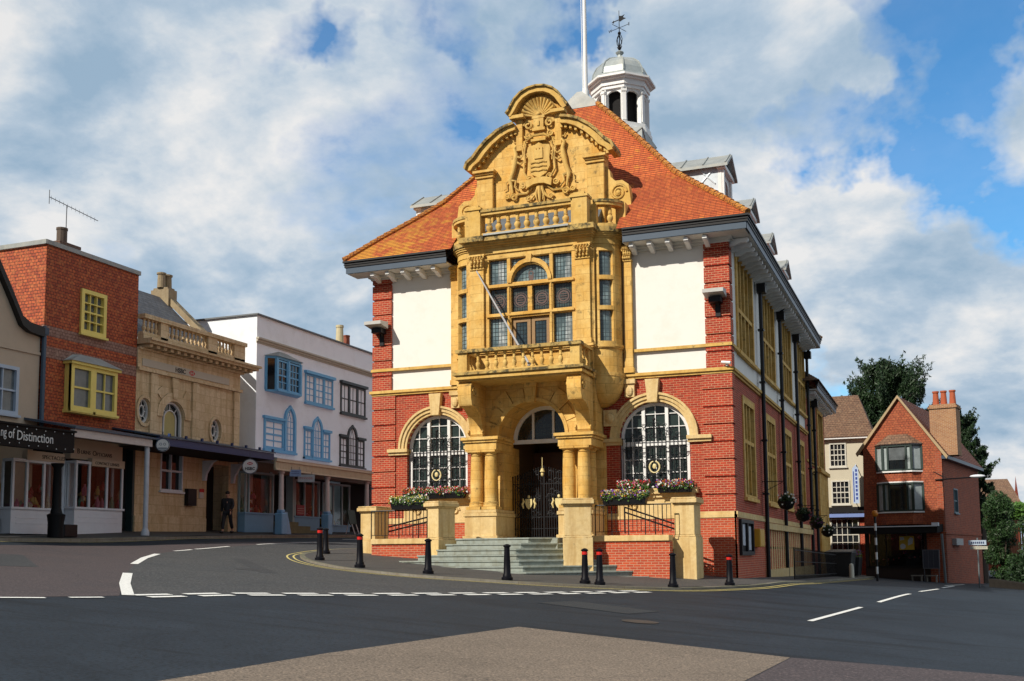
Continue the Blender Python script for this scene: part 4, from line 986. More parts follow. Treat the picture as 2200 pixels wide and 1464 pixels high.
# ---- gable
G0=FY(.2)
half=[(2.37,11.86),(2.37,14.78),(2.35,15.2),(2.08,15.55),(1.75,15.84),(1.35,16.04),(.9,16.18),(.85,16.2),(.85,16.7),(.80,16.86),(.6,17.14),(.32,17.3),(0,17.35)]
out=[(C+x,z) for x,z in half]+[(C-x,z) for x,z in reversed(half[:-1])]
mb=MB(); mb.plate(G0,out,[],-.55,0); GAB=mb.build('gable',GOLD,HALL)
arcL=[(2.78,14.80),(2.70,15.02),(2.45,15.2),(2.2,15.5),(1.9,15.78),(1.5,16.05),(1.15,16.18),(.85,16.24)]
arcI=[(2.60,14.78),(2.50,14.92),(2.25,15.08),(2.02,15.36),(1.75,15.62),(1.40,15.87),(1.1,16.0),(.85,16.05)]
arcO=[(x*1.0+.06,z+.08) for x,z in arcL]
lich=MB()
def hump(rr,zc,n=12): return [(rr*math.cos(pi*k/n/2*1.0),zc+rr*math.sin(pi*k/n/2)) for k in range(n+1)]
mb=MB()
for s in (-1,1):
    m2=lambda L:[(C+s*x,z) for x,z in L]
    mb.strip(G0,m2(arcL),m2(arcI),-.55,.30); lich.strip(G0,m2(arcO),m2(arcL),-.60,.40)
    # crowning segmental hood
    hO=[(1.14,16.62),(1.04,16.74),(.95,16.90),(.82,17.12),(.60,17.32),(.32,17.45),(0,17.49)]
    hI=[(1.0,16.54),(.90,16.66),(.80,16.82),(.68,17.0),(.50,17.17),(.27,17.28),(0,17.31)]
    mb.strip(G0,m2(hO),m2(hI),-.55,.36); lich.strip(G0,m2([(x*1.04,z+.06) for x,z in hO]),m2(hO),-.58,.44)
    mb.fbox(G0,*sorted((C+s*.5,C+s*1.04)),16.46,16.58,0,.34)
    # dentils under the big arch
    for k in range(11):
        t=k/10*(len(arcI)-1.6)+.5; i=int(t); f=t-i; p=arcI[i]; q=arcI[i+1]; x=p[0]+(q[0]-p[0])*f; z=p[1]+(q[1]-p[1])*f
        mb.fbox(G0,C+s*x-.045,C+s*x+.045,z-.13,z+.0,.0,.2)
mb.build('gable_cornice',GOLDP,GAB); lich.build('gable_coping',GOLDD,GAB)
for s in (-1,1):
    mb=MB(); a,b=sorted((C+s*1.78,C+s*2.40)); mb.fbox(G0,a,b,11.9,14.45,0,.16); mb.fbox(G0,a-.04,b+.04,14.45,14.55,0,.22); mb.fbox(G0,a-.10,b+.12,14.62,14.72,-.1,.34); mb.fbox(G0,a-.05,b+.06,14.55,14.62,0,.27)
    mb.fbox(G0,*sorted((C+s*.62,C+s*.86)),15.3,16.46,0,.14)
    mb.build('gable_pilaster',GOLD,GAB,bevel=.01)
    mb=MB(); vx=C+s*2.86; vz=13.35; 
    sil=[(2.37,11.9),(3.28,11.9),(3.30,12.9),(3.26,13.3),(3.22,13.6),(3.0,13.78),(2.75,13.78),(2.58,13.95),(2.56,14.15),(2.48,14.3),(2.37,14.35)]
    mb.plate(G0,[(C+s*x,z) for x,z in sil],[],-.42,-.05)
    for c in (-.04,):
        mb.tube([G0(vx+.30*math.cos(t)*(1-t/15),vz+.30*math.sin(t)*(1-t/15),c) for t in [k*.45 for k in range(28)]],.045,6)
    mb.ball(G0(vx,vz,-.03),(.09,.06,.09),8,6)
    mb.build('gable_scroll',GOLDP,GAB)
# shell
mb=MB(); sc=(C,16.52)
for k in range(13):
    a=pi*(k+.5)/13; n=6; rl=.66
    mb.tube([G0(sc[0]+rl*t*math.cos(a),sc[1]+rl*t*math.sin(a)*.98,.02+.16*t*t) for t in [.18+.82*j/n for j in range(n+1)]],[.02+.058*(.18+.82*j/n) for j in range(n+1)],6)
mb.ball(G0(sc[0],sc[1]+.05,.1),(.09,.09,.08),8,6)
mb.build('scallop_shell',GOLDP,GAB,smooth=60)
# coat of arms in relief
mb=MB()
def cv(pts,r,c=.06,n=6,s=1): mb.tube([G0(C+s*x,z,c) for x,z in pts],r,n)
def curl(x,z,r,s=1,c=.08,w=.03,turn=9,dirn=1,ph=0): mb.tube([G0(C+s*(x+r*math.cos(ph+dirn*t)*(1-t/12)),z+r*math.sin(ph+dirn*t)*(1-t/12),c) for t in [k*.5 for k in range(int(turn*2))]],w,5)
shield=[(-.44,15.25),(-.40,15.38),(-.15,15.42),(0,15.5),(.15,15.42),(.40,15.38),(.44,15.25),(.40,14.9),(.42,14.6),(.28,14.35),(0,14.2),(-.28,14.35),(-.42,14.6),(-.40,14.9)]
mb.plate(G0,[(C+x,z) for x,z in shield],[],0,.16)
mb.plate(G0,rect(C-.16,C+.16,14.9,15.22),[],.16,.20); 
for x in (-.12,0,.12): mb.fbox(G0,C+x-.035,C+x+.035,15.22,15.3,.16,.2)
for z in (14.75,14.6,14.45): cv([(-.3,z),(-.15,z+.03),(0,z),(.15,z+.03),(.3,z)],.022,.18)
# crest tower, helm and mantling
for (w,z0,z1,c) in ((.24,15.95,16.05,.16),(.19,16.05,16.4,.16),(.24,16.4,16.5,.17),(.28,15.55,15.64,.2)): mb.fbox(G0,C-w,C+w,z0,z1,0,c)
mb.fbox(G0,C-.04,C+.04,16.12,16.3,.16,.2)
cv([(-.42,15.66),(-.2,15.78),(.2,15.78),(.42,15.66)],.05,.15)
for s in (-1,1):
    curl(.40,16.2,.17,s,.1,.045); curl(.42,15.82,.12,s,.1,.04,dirn=-1); curl(.58,15.45,.12,s,.1,.035); curl(.50,15.08,.09,s,.1,.03,dirn=-1)
    curl(.36,14.22,.12,s,.1,.035); curl(.62,14.02,.12,s,.1,.035,dirn=-1)
    cv([(.52,15.6),(.62,15.3),(.56,14.9),(.6,14.5),(.42,14.2)],.04,.1,s=s); cv([(.48,15.5),(.54,15.2),(.5,14.8)],.03,.15,s=s)
    cv([(.3,15.7),(.6,15.62),(.95,15.64),(1.0,15.74)],.03,.08,s=s)
    # supporter standing on the scroll
    cv([(1.02,13.78),(1.06,14.0),(1.12,14.25),(1.0,14.55),(.92,14.9),(.88,15.2),(.95,15.42),(.86,15.52),(.78,15.5)],[.035,.05,.10,.085,.11,.08,.07,.055,.03],.10,8,s)
    cv([(1.12,14.25),(.90,14.2),(.94,14.0),(.78,13.82)],[.08,.055,.04,.03],.1,7,s)
    cv([(.88,15.1),(.68,15.04),(.60,15.16)],[.05,.035,.025],.12,6,s); cv([(.90,14.92),(.70,14.8),(.6,14.88)],[.05,.035,.025],.12,6,s)
    cv([(1.16,14.3),(1.28,14.2),(1.27,13.98),(1.38,13.95)],[.03,.028,.022,.02],.08,5,s)
    curl(.98,13.62,.13,s,.08,.04); curl(1.24,13.7,.10,s,.08,.035,dirn=-1); cv([(.3,13.9),(.5,13.72),(.8,13.72),(1.05,13.62),(1.3,13.66)],.045,.06,s=s)
    cv([(.06,13.85),(.2,13.6),(.34,13.45)],[.05,.05,.02],.08,s=s); curl(.42,13.5,.10,s,.08,.03)
mb.strip(G0,[(C-.5,14.12),(C-.25,14.2),(C,14.22),(C+.25,14.2),(C+.5,14.12)],[(C-.46,13.86),(C-.2,13.98),(C,14.0),(C+.2,13.98),(C+.46,13.86)],0,.2)
cv([(0,13.9),(0,13.6),(.0,13.2)],[.09,.07,.02],.1); cv([(-.06,13.9),(-.14,13.6),(-.1,13.4)],[.05,.05,.02],.1); cv([(.08,13.9),(.16,13.6),(.12,13.4)],[.05,.05,.02],.1)
mb.build('coat_of_arms',GOLDP,GAB,smooth=55)
# ------------------------------------------------------------------ forecourt
mb=MB()
def steppoly(k):
    w=1.62+[0,.16,.40,.83,1.32,1.85,2.35,2.85][k]; d=.75+.30*k
    wl=[1.72,1.95,2.15,2.7,3.2,3.6,4.0,4.4][k]
    xl=C-wl; xr=C+w
    return [(xl,-2.6),(xl,-2.6-d*.75),(xl+.12,-3.0-d*.85),(xl+.45,-3.0-d),(xr-d*.98,-3.0-d),(xr,-3.0),(xr,-2.6)]
st=base_empty('entrance_steps',(C,-4,.3),'broad grey stone steps fanning out below the entrance of the town hall','steps')
for k in range(8):
    z1=1.38-.172*k; p=steppoly(k)
    mb.prism(p,z1-.172-(1.2 if k==7 else 0),z1-.05)
    q=[(x+(.025 if x>C else -.025),y-(.03 if y<-2.7 else 0)) for x,y in p]
    mb.prism(q,z1-.05,z1)
mb.build('step_flight',STEPS,st,bevel=.008)
mb=MB(); mb.box(C-1.65,C+1.65,-3.2,.5,-.3,1.36); mb.build('landing',STEPS,st)
def retaining(x0,x1,label):
    t=base_empty('retaining_wall',((x0+x1)/2,-2.8,g((x0+x1)/2,-2.8)),label,'wall')
    mb=MB(); mb.box(x0,x1,-3.0,-2.6,-.6,1.24); mb.build('brick_face',BRICKO,t)
    mb=MB(); mb.box(x0,x1,-3.06,-2.5,1.24,1.42); mb.build('coping',PALE,t,bevel=.01)
    mb=MB(); mb.box(x0,x1,-2.6,.0,1.0,1.30) ; mb.build('terrace_slab',PALE,t)
retaining(-11.6,-9.3,'low brick wall with stone coping left of the entrance steps'); retaining(-4.0,-1.45,'brick wall with stone coping right of the entrance steps')
def pier(cx,cy,w,d,zb,zt,rz,label):
    t=base_empty('stone_pier',(cx,cy,zb),label,'pier',rz,'stone piers of the forecourt')
    M=_W[t.name]
    def bx(x0,x1,y0,y1,z0,z1): 
        m=MB(); m.box(x0,x1,y0,y1,z0-zb,z1-zb); m.v=[M@v for v in m.v]; return m
    def mer(a,b): i=len(a.v); a.v+=b.v; a.f+=[[i+k for k in f] for f in b.f]; return a
    b=bx(-w/2,w/2,-d/2,d/2,1.42,zt-.2); mer(b,bx(-w/2-.05,w/2+.05,-d/2-.05,d/2+.05,zb-.6,1.36)); mer(b,bx(-w/2-.025,w/2+.025,-d/2-.025,d/2+.025,1.36,1.42))
    b.build('pier_shaft',PALE,t,bevel=.012)
    c=bx(-w/2-.04,w/2+.04,-d/2-.04,d/2+.04,zt-.2,zt-.15); mer(c,bx(-w/2-.10,w/2+.10,-d/2-.10,d/2+.10,zt-.15,zt-.02)); mer(c,bx(-w/2-.07,w/2+.07,-d/2-.07,d/2+.07,zt-.02,zt+.03))
    c.build('pier_cap',PALE,t,bevel=.015)
pier(-12.08,-1.92,.56,.96,.92,2.52,0,'outermost stone pier at the left, beside the road end of the forecourt')
pier(-1.12,-1.95,.62,.9,-.02,2.54,0,'tall stone pier at the right corner of the forecourt, by the shaded plinth')
pier(C-2.26,-3.35,.50,.76,.9,2.56,R_(-20),'turned stone pier flanking the steps on the left of the entrance')
pier(C+2.36,-3.35,.80,.80,.9,2.53,R_(20),'turned stone pier flanking the steps on the right of the entrance')
def railing(x0,x1,y,z0,z1,label,n):
    t=base_empty('iron_railing',((x0+x1)/2,y,z0),label,'railing')
    mb=MB(); 
    for k in range(n+1):
        x=x0+(x1-x0)*k/n; mb.tube([(x,y,z0+(.0 if k%4==0 else .12)),(x,y,z1)],.012 if k%4 else .02,4)
    mb.build('bars',BLACK,t)
    mb=MB(); mb.tube([(x0,y,z1),(x1,y,z1)],.022,5); mb.tube([(x0,y,z0+.12),(x1,y,z0+.12)],.014,4); mb.build('top_rail',BLACK,t)
railing(-11.75,-9.4,-2.75,1.42,2.36,'black iron railing on the left coping under the flower trough',18)
railing(-3.85,-1.45,-2.75,1.42,2.36,'black iron railing on the right coping under the flower trough',18)
railing(-4.25,-3.9,-2.95,1.42,2.36,'short black rail beside the right turned pier',3)
def handrail(p,q,label):
    t=base_empty('stair_handrail',p,label,'handrail')
    mb=MB()
    for dz in (0,-.16): mb.tube([(p[0],p[1],p[2]+dz),(q[0],q[1],q[2]+dz)],.028,6)
    for k in (0.0,.5,1.0):
        x,y,z=[p[i]+(q[i]-p[i])*k for i in range(3)]; mb.tube([(x,y,z),(x,y,z-.85)],.02,5)
    mb.build('rail_bars',BLACK,t)
handrail((-3.3,-1.3,2.35),(-1.3,-1.3,1.65),'sloping black handrail behind the right railing'); handrail((-9.5,-1.3,2.35),(-11.9,-1.3,1.85),'sloping black handrail behind the left railing')
# flower troughs
LEAFM=plain('leaf_green',(.07,.16,.02),.6,0,.5,30); 
PETAL={}
def petal(c):
    k='petal_%d'%hash(c)
    if c not in PETAL: PETAL[c]=plain('petal%d'%len(PETAL),c,.6,0,.2,30,.3,0)
    return PETAL[c]
def plantmass(t,x0,x1,y0,y1,z,h,n,cols,parent_leaf='foliage',droop=.0):
    V=[];Fc=[]
    def quads(N,zlo,zhi,sz,spread=1.0):
        m=MB()
        for _ in range(N):
            x=random.uniform(x0-.04,x1+.04); y=random.uniform(y0-.05*spread,y1+.03); e=math.sin(pi*min(1,max(0,(x-x0)/(x1-x0))))
            zz=z+random.uniform(zlo,zhi)*(h*(.6+.5*random.random())) - (droop*random.random() if y<y0 else 0)
            a=Vector((random.gauss(0,1),random.gauss(0,1),random.gauss(0,.6))).normalized(); b=a.orthogonal().normalized(); b=(Matrix.Rotation(random.uniform(0,6.28),3,a)@b); c=a.cross(b)
            p=Vector((x,y,zz)); s=sz*random.uniform(.6,1.3); m.face([p+b*s,p+c*s*.7,p-b*s,p-c*s*.7])
        return m
    tag(quads(n,-.2,1,.035).build(parent_leaf,LEAFM,t,recalc=False),kind='stuff')
    for c in cols: tag(quads(int(n*.22),.3,1.15,.036).build('flowers',petal(c),t,recalc=False),kind='stuff')
RED,WHI,PUR,ORA,YEL,PNK=(.55,.02,.02),(.8,.8,.72),(.18,.03,.35),(.6,.2,.03),(.6,.5,.08),(.6,.1,.25)
def trough(x0,x1,y0,y1,z0,z1,label,cols,h=.2):
    t=base_empty('flower_trough',((x0+x1)/2,(y0+y1)/2,z0),label,'flower trough',0,'flower troughs on the town hall front')
    mb=MB(); i=.04; P=[(x0+i,y0+i,z0),(x1-i,y0+i,z0),(x1-i,y1-i,z0),(x0+i,y1-i,z0),(x0,y0,z1),(x1,y0,z1),(x1,y1,z1),(x0,y1,z1)]; mb.hexa(P); mb.box(x0-.015,x1+.015,y0-.015,y1+.015,z1-.04,z1)
    mb.build('planter_box',BLACK,t)
    plantmass(t,x0,x1,y0,y1,z1,h,900,cols,droop=.12)
trough(-10.9,-9.65,-3.02,-2.72,2.38,2.62,'trough of pale green and white plants hung on the left railing',[WHI,YEL])
trough(-3.55,-2.15,-3.02,-2.72,2.36,2.60,'trough of white and orange flowers hung on the right railing',[WHI,ORA,PUR,YEL])
trough(C-5.15,C-2.75,-.42,-.16,2.86,3.06,'long trough of orange and pink flowers under the left arched window',[ORA,PNK,RED,WHI])
trough(C+2.85,C+3.85,-.42,-.16,2.86,3.06,'trough of red and white flowers at the left end of the right arched window',[RED,WHI,PNK])
trough(C+4.15,C+5.3,-.42,-.16,2.84,3.04,'trough of purple and orange flowers at the right end of the right arched window',[PUR,ORA,RED,WHI])
# bollards
def bollard(x,y,band,label,s=1,lean=0):
    z=g(x,y)+.06
    t=base_empty('bollard',(x,y,z),label,'bollard',0,'black cast iron bollards along the hall pavement')
    mb=MB(); h=.94*s
    mb.revolve([(.15,0),(.15,.07),(.12,.09),(.115,.14),(.095,.17),(.086,.5),(.074,.78*s),(.074,.86*s)],(x,y,z),14)
    mb.build('post',plain('bollard_paint',(.004,.004,.007),.5,0,.2,14,.15,.05),t,smooth=40)
    mb=MB(); mb.revolve([(.074,.86*s),(.10,.875*s),(.10,.90*s),(.075,.915*s),(.05,.935*s),(0.001,.945*s)],(x,y,z),14); mb.build('cap',_m['bollard_paint'],t,smooth=40)
    if band: mb=MB(); mb.revolve([(.076,.77*s),(.080,.775*s),(.080,.845*s),(.076,.85*s)],(x,y,z),14); mb.build('reflective_band',plain('red_band',(.6,.015,.01),.4),t)
    return t
bollard(-11.32,-6.73,True,'red banded black bollard furthest left, near the tip of the pavement',1.06)
bollard(-12.79,-3.95,False,'black bollard partly hidden behind the furthest left bollard',.9)
bollard(-8.82,-8.73,True,'red banded black bollard in front of the outermost left stone pier')
bollard(-6.67,-8.85,False,'plain black bollard in front of the left ends of the steps')
bollard(-4.44,-8.73,False,'plain black bollard in front of the middle of the steps')
bollard(-2.78,-7.25,True,'left one of two close red banded bollards before the right ends of the steps')
bollard(-2.35,-7.31,True,'right one of two close red banded bollards before the right ends of the steps',1.03)
bollard(-.73,-5.76,False,'plain black bollard in front of the tall right stone pier')
bollard(.43,-3.61,True,'red banded black bollard at the right corner of the hall',.95)
# floodlights, cameras, notice board
def flood(x,label):
    t=base_empty('floodlight',(x,-.1,9.2),label,'floodlight',0,'floodlights on the brick quoins')
    mb=MB(); mb.hexa([(x-.34,-.75,9.28),(x+.34,-.75,9.28),(x+.34,-.15,9.20),(x-.34,-.15,9.20),(x-.34,-.75,9.40),(x+.34,-.75,9.40),(x+.34,-.15,9.46),(x-.34,-.15,9.46)]); mb.build('lamp_housing',plain('flood_grey',(.5,.49,.46),.5),t)
    mb=MB(); mb.box(x-.2,x+.2,-.45,-.06,9.02,9.2); mb.tube([(x+.05,-.05,8.9),(x+.05,-.2,9.1)],.05,6); mb.box(x-.05,x+.12,-.1,-.04,8.6,9.0); mb.build('bracket',BLACK,t)
flood(-.38,'flat grey floodlight fixed on the right quoin'); flood(-12.85,'flat grey floodlight fixed on the left quoin')
t=base_empty('security_camera',(-.1,-.1,6.98),'small white security camera on the string course at the right corner','camera')
mb=MB(); mb.tube([(-.25,-.2,7.05),(.05,-.28,7.0)],.05,8); mb.box(-.12,-.06,-.2,0,6.92,7.0); mb.build('camera_body',WPAINT,t)
t=base_empty('notice_board',(.1,1.5,.75),'black framed notice board with posters on the shaded side wall','notice board')
mb=MB(); mb.plate(SX,rect(.25,2.75,.78,1.95),[rect(.38,1.42,.9,1.84),rect(1.55,2.62,.9,1.84)],.075,.17); mb.build('frame',BLACK,t)
POST=MB(); 
for (a,b,c,d) in ((.42,.85,1.3,1.8),(.9,1.38,1.1,1.8),(.45,.85,.95,1.25),(1.6,2.0,1.2,1.8),(2.08,2.55,.95,1.75)): POST.fbox(SX,a,b,c,d,.085,.09)
POST.build('posters',plain('poster_paper',(.62,.66,.74),.5,0,.9,9),t); mb=MB(); mb.fbox(SX,.3,2.7,.85,1.9,.076,.082); mb.build('backing',DARK,t)
t=base_empty('box',(.2,3.3,1.1),'yellow box fixed beside the notice board on the side wall','box')
mb=MB(); mb.fbox(SX,2.95,3.95,1.05,1.68,.08,.34); mb.build('yellow_case',plain('yellow_plastic',(.62,.32,.02),.4,0,.1),t,bevel=.02); mb=MB(); mb.fbox(SX,3.0,3.9,1.12,1.62,.341,.346); mb.build('front_panel',plain('yellow_panel',(.68,.38,.04),.4,0,.1),t)
# side area railings
t=base_empty('area_railing',(1.2,12,g(1.2,12)),'dark iron railings with posts along the side of the hall','railing')
mb=MB(); y=5.0
while y<21.5:
    z=g(1.2,y)+.06; big=abs((y-5.0)%4.95)<.1
    mb.tube([(1.2,y,z),(1.2,y,z+1.15)],.009 if not big else .035,4); y+=.165
mb.build('bars',BLACK,t)
mb=MB(); mb.tube([(1.2,5.0,g(1.2,5)+1.12),(1.2,21.5,g(1.2,21.5)+1.12)],.022,4); mb.tube([(1.2,5.0,g(1.2,5)+.2),(1.2,21.5,g(1.2,21.5)+.2)],.018,4); mb.tube([(1.2,5.0,g(1.2,5)+.7),(1.2,21.5,g(1.2,21.5)+.7)],.018,4); mb.build('rails',BLACK,t)
def basket(x,y,z,label,cols):
    t=base_empty('hanging_basket',(x,y,z),label,'hanging basket',0,'hanging baskets along the side of the hall')
    mb=MB(); mb.revolve([(.02,-.32),(.22,-.24),(.33,0)],(x,y,z),12); mb.build('basket_bowl',BLACK,t,smooth=60)
    mb=MB(); mb.tube([(.1,y,z+.75),(x,y,z+.75)],.02,4); mb.tube([(x,y,z+.75),(x,y,z+.5)],.01,4)
    for k in range(3): mb.tube([(x,y,z+.5),(x+.3*math.cos(k*2.1),y+.3*math.sin(k*2.1),z)],.006,3)
    mb.tube([(.1,y,z+.35),(x-.1,y,z+.72)],.015,4); mb.build('bracket',BLACK,t)
    m=MB()
    for _ in range(900):
        d=Vector((random.gauss(0,1),random.gauss(0,1),random.gauss(0,.8))).normalized()*random.uniform(.12,.30); p=Vector((x,y,z+.0))+d
        a=Vector((random.gauss(0,1),random.gauss(0,1),random.gauss(0,1))).normalized(); b=a.orthogonal().normalized(); c=a.cross(b); s=.045; m.face([p+b*s,p+c*s*.7,p-b*s,p-c*s*.7])
    tag(m.build('foliage',plain('basket_leaf',(.035,.06,.015),.6,0,.5,30),t,recalc=False),kind='stuff')
    m=MB()
    for _ in range(18):
        d=Vector((random.gauss(0,1),random.gauss(0,1),random.gauss(0,.7))).normalized()*.34; p=Vector((x,y,z+.05))+d
        a=Vector((0,-1,.4)).normalized(); b=a.orthogonal().normalized(); c=a.cross(b); s=.04; m.face([p+b*s,p+c*s,p-b*s,p-c*s])
    tag(m.build('flowers',petal(cols),t,recalc=False),kind='stuff')
basket(.95,5.3,2.7,'nearest hanging basket with white flowers on the shaded side wall',WHI)
basket(.95,10.4,2.4,'second hanging basket along the shaded side wall',(.2,.04,.05)); basket(.95,15.4,2.2,'third hanging basket along the shaded side wall',(.15,.05,.12)); basket(.95,20.4,1.9,'furthest hanging basket along the shaded side wall',WHI)
for (x0,x1,y0,y1,h,lab) in ((.6,1.9,22.0,25.0,1.35,'black wheeled bin standing by the end of the side railings'),(.8,2.0,26,28.5,1.2,'dark planter box further along the side pavement')):
    z=g(1.2,y0)+.06; t=base_empty('waste_bin' if 'bin' in lab else 'planter',((x0+x1)/2,(y0+y1)/2,z),lab,'bin' if 'bin' in lab else 'planter')
    mb=MB(); mb.hexa([(x0+.1,y0+.1,z),(x1-.1,y0+.1,z),(x1-.1,y1-.1,z),(x0+.1,y1-.1,z),(x0,y0,z+h-.2),(x1,y0,z+h-.2),(x1,y1,z+h-.2),(x0,y1,z+h-.2)]); mb.build('body',plain('bin_plastic',(.012,.013,.014),.5),t,bevel=.02)
    if 'bin' in lab: mb=MB(); mb.hexa([(x0-.04,y0-.04,z+h-.2),(x1+.04,y0-.04,z+h-.2),(x1+.04,y1,z+h-.2),(x0-.04,y1,z+h-.2),(x0,y0,z+h-.12),(x1,y0,z+h-.12),(x1,y1,z+h),(x0,y1,z+h)]); mb.build('lid',_m['bin_plastic'],t)
    else: plantmass(t,x0,x1,y0,y1,z+h-.2,.35,700,[PUR,RED])
t=base_empty('bollard',(1.95,21.0,g(1.95,21)+.06),'short white post on the kerb further along the side pavement','bollard')
mb=MB(); z=g(1.95,21)+.06; mb.revolve([(.12,0),(.11,.55),(.09,.66),(.001,.70)],(1.95,21,z),12); mb.build('post',plain('cream_post',(.72,.68,.55),.6),t,smooth=40)
# ------------------------------------------------------------------ LEFT ROW (facades face +X on the plane x=-23)
XF=-23; FL=FX(XF)
def gw(y): return g(-23,y)+.1
def sash(parent,F,a0,a1,b0,b1,m,cols=2,rows=2,rec=.08,fr=.07,bar=.022,glass=None,name='window',sill=True,arch=0):
    mb=MB(); gl=glass or GLASS
    mb.plate(F,rect(a0,a1,b0,b1),[rect(a0+fr,a1-fr,b0+fr,b1-fr)],-rec,.03)
    if sill: mb.fbox(F,a0-.06,a1+.06,b0-.08,b0,-.02,.10)
    for k in range(1,cols): x=a0+fr+(a1-a0-2*fr)*k/cols; mb.fbox(F,x-bar,x+bar,b0+fr,b1-fr,-rec+.02,-.01)
    for k in range(1,rows): z=b0+fr+(b1-b0-2*fr)*k/rows; w=bar*(1.6 if k*2==rows else 1); mb.fbox(F,a0+fr,a1-fr,z-w,z+w,-rec+.02,-.005)
    w=mb.build(name,m,parent); mb=MB(); mb.fbox(F,a0+fr*.8,a1-fr*.8,b0+fr*.8,b1-fr*.8,-rec-.0,-rec+.015); mb.build('pane',gl,w); return w
GLASSC=plain('curtained_glass',(.16,.18,.19),.1,0,.8,1.5,.6,.02)
# --- burns building
BUR=base_empty('brick_shop_building',(-26,-3.7,1.8),'tall narrow tile hung red building with yellow framed windows above the opticians','building')
TH=tiles('hung_tiles',(.56,.12,.035),(.36,.06,.022),(.60,.20,.06),bw=.16,rh=.115,dark=(.04,.012,.008))
mb=MB(); mb.plate(FL,rect(-6.15,-1.35,5.3,12.05),[rect(-4.42,-3.18,9.15,10.75),rect(-5.1,-2.75,6.2,7.9)],-.3,0)
mb.box(-40,-23.3,-6.15,-5.9,5.2,12.05); mb.box(-40,-23.3,-1.65,-1.36,5.2,12.05); mb.build('tile_hung_wall',TH,BUR)
mb=MB(); mb.box(-26.4,-23.3,-1.65,-1.36,1,5.2); mb.build('party_wall',DARK,BUR)
mb=MB(); mb.fbox(FL,-6.155,-1.35,8.72,9.08,-.1,.008) ; mb.fbox(FL,-6.155,-1.35,7.95,8.35,-.1,.006)
mb.build('pale_tile_band',tiles('pale_tiles',(.34,.19,.14),(.28,.15,.11),(.42,.27,.2),bw=.16,rh=.115,dark=(.10,.04,.03)),BUR)
mb=MB(); mb.box(-40,-22.95,-6.22,-1.3,12.05,12.13); mb.box(-23.06,-22.93,-6.22,-1.3,12.0,12.16); mb.box(-40,-22.95,-6.24,-6.1,12.0,12.16); mb.build('flat_roof',LEAD,BUR)
YP=plain('yellow_paint',(.84,.68,.17),.45,0,.15,5)
sash(BUR,FX(XF+.05),-4.45,-3.15,9.12,10.78,YP,3,4,.16,.15,.02,GLASSC)
mb=MB(); P=[(-5.15,0),(-5.0,.30),(-2.85,.30),(-2.7,0)]
for y,c in P: pass
F2=FX(XF+.30)
w=sash(BUR,F2,-5.1,-4.0,6.2,7.85,YP,1,2,.1,.14,.02,GLASSC,'bay_window'); w2=sash(BUR,F2,-4.0,-2.75,6.2,7.85,YP,2,2,.1,.14,.02,GLASSC,'bay_window')
mb=MB(); mb.box(XF,XF+.3,-5.1,-5.0,6.2,7.85); mb.box(XF,XF+.3,-2.85,-2.75,6.2,7.85); mb.box(XF,XF+.36,-5.16,-2.7,6.08,6.2); mb.box(XF,XF+.42,-5.2,-2.65,7.85,7.95); mb.build('bay_frame',YP,BUR)
mb=MB(); mb.hexa([(XF,-5.25,7.95),(XF+.48,-5.25,7.95),(XF+.48,-2.6,7.95),(XF,-2.6,7.95),(XF,-4.8,8.25),(XF+.05,-4.4,8.3),(XF+.05,-3.4,8.3),(XF,-3.1,8.25)]); mb.build('bay_roof',LEAD,BUR)
mb=MB(); mb.box(-25.4,-24.6,-3.9,-2.9,12.1,12.9); mb.box(-25.45,-24.55,-3.95,-2.85,12.8,12.92); ch=mb.build('chimney',brick('dark_chimney',(.12,.05,.03),(.09,.04,.025),(.2,.15,.12)),BUR)
mb=MB(); mb.revolve([(.2,12.92),(.2,13.5),(.22,13.5),(.22,13.58)],(-25,-3.4,0),12); mb.build('chimney_pot',plain('dark_pot',(.10,.07,.05),.8),ch)
t=base_empty('tv_aerial',(-25,-3.2,13.4),'thin television aerial on the chimney of the tile hung building','aerial')
mb=MB(); mb.tube([(-25,-3.2,13.3),(-25,-3.2,14.55)],.02,5); mb.tube([(-25,-4.1,14.62),(-25,-1.5,14.42)],.016,4)
for k in range(12):
    y=-4.0+k*.21; z=14.61-.2*(k*.21/2.5); mb.tube([(-25,y,z-.09),(-25,y,z+.09)],.007,3)
mb.tube([(-25,-4.1,14.35),(-25,-4.1,14.9)],.014,4); mb.build('aerial_rods',plain('aerial_metal',(.12,.13,.14),.5),t)
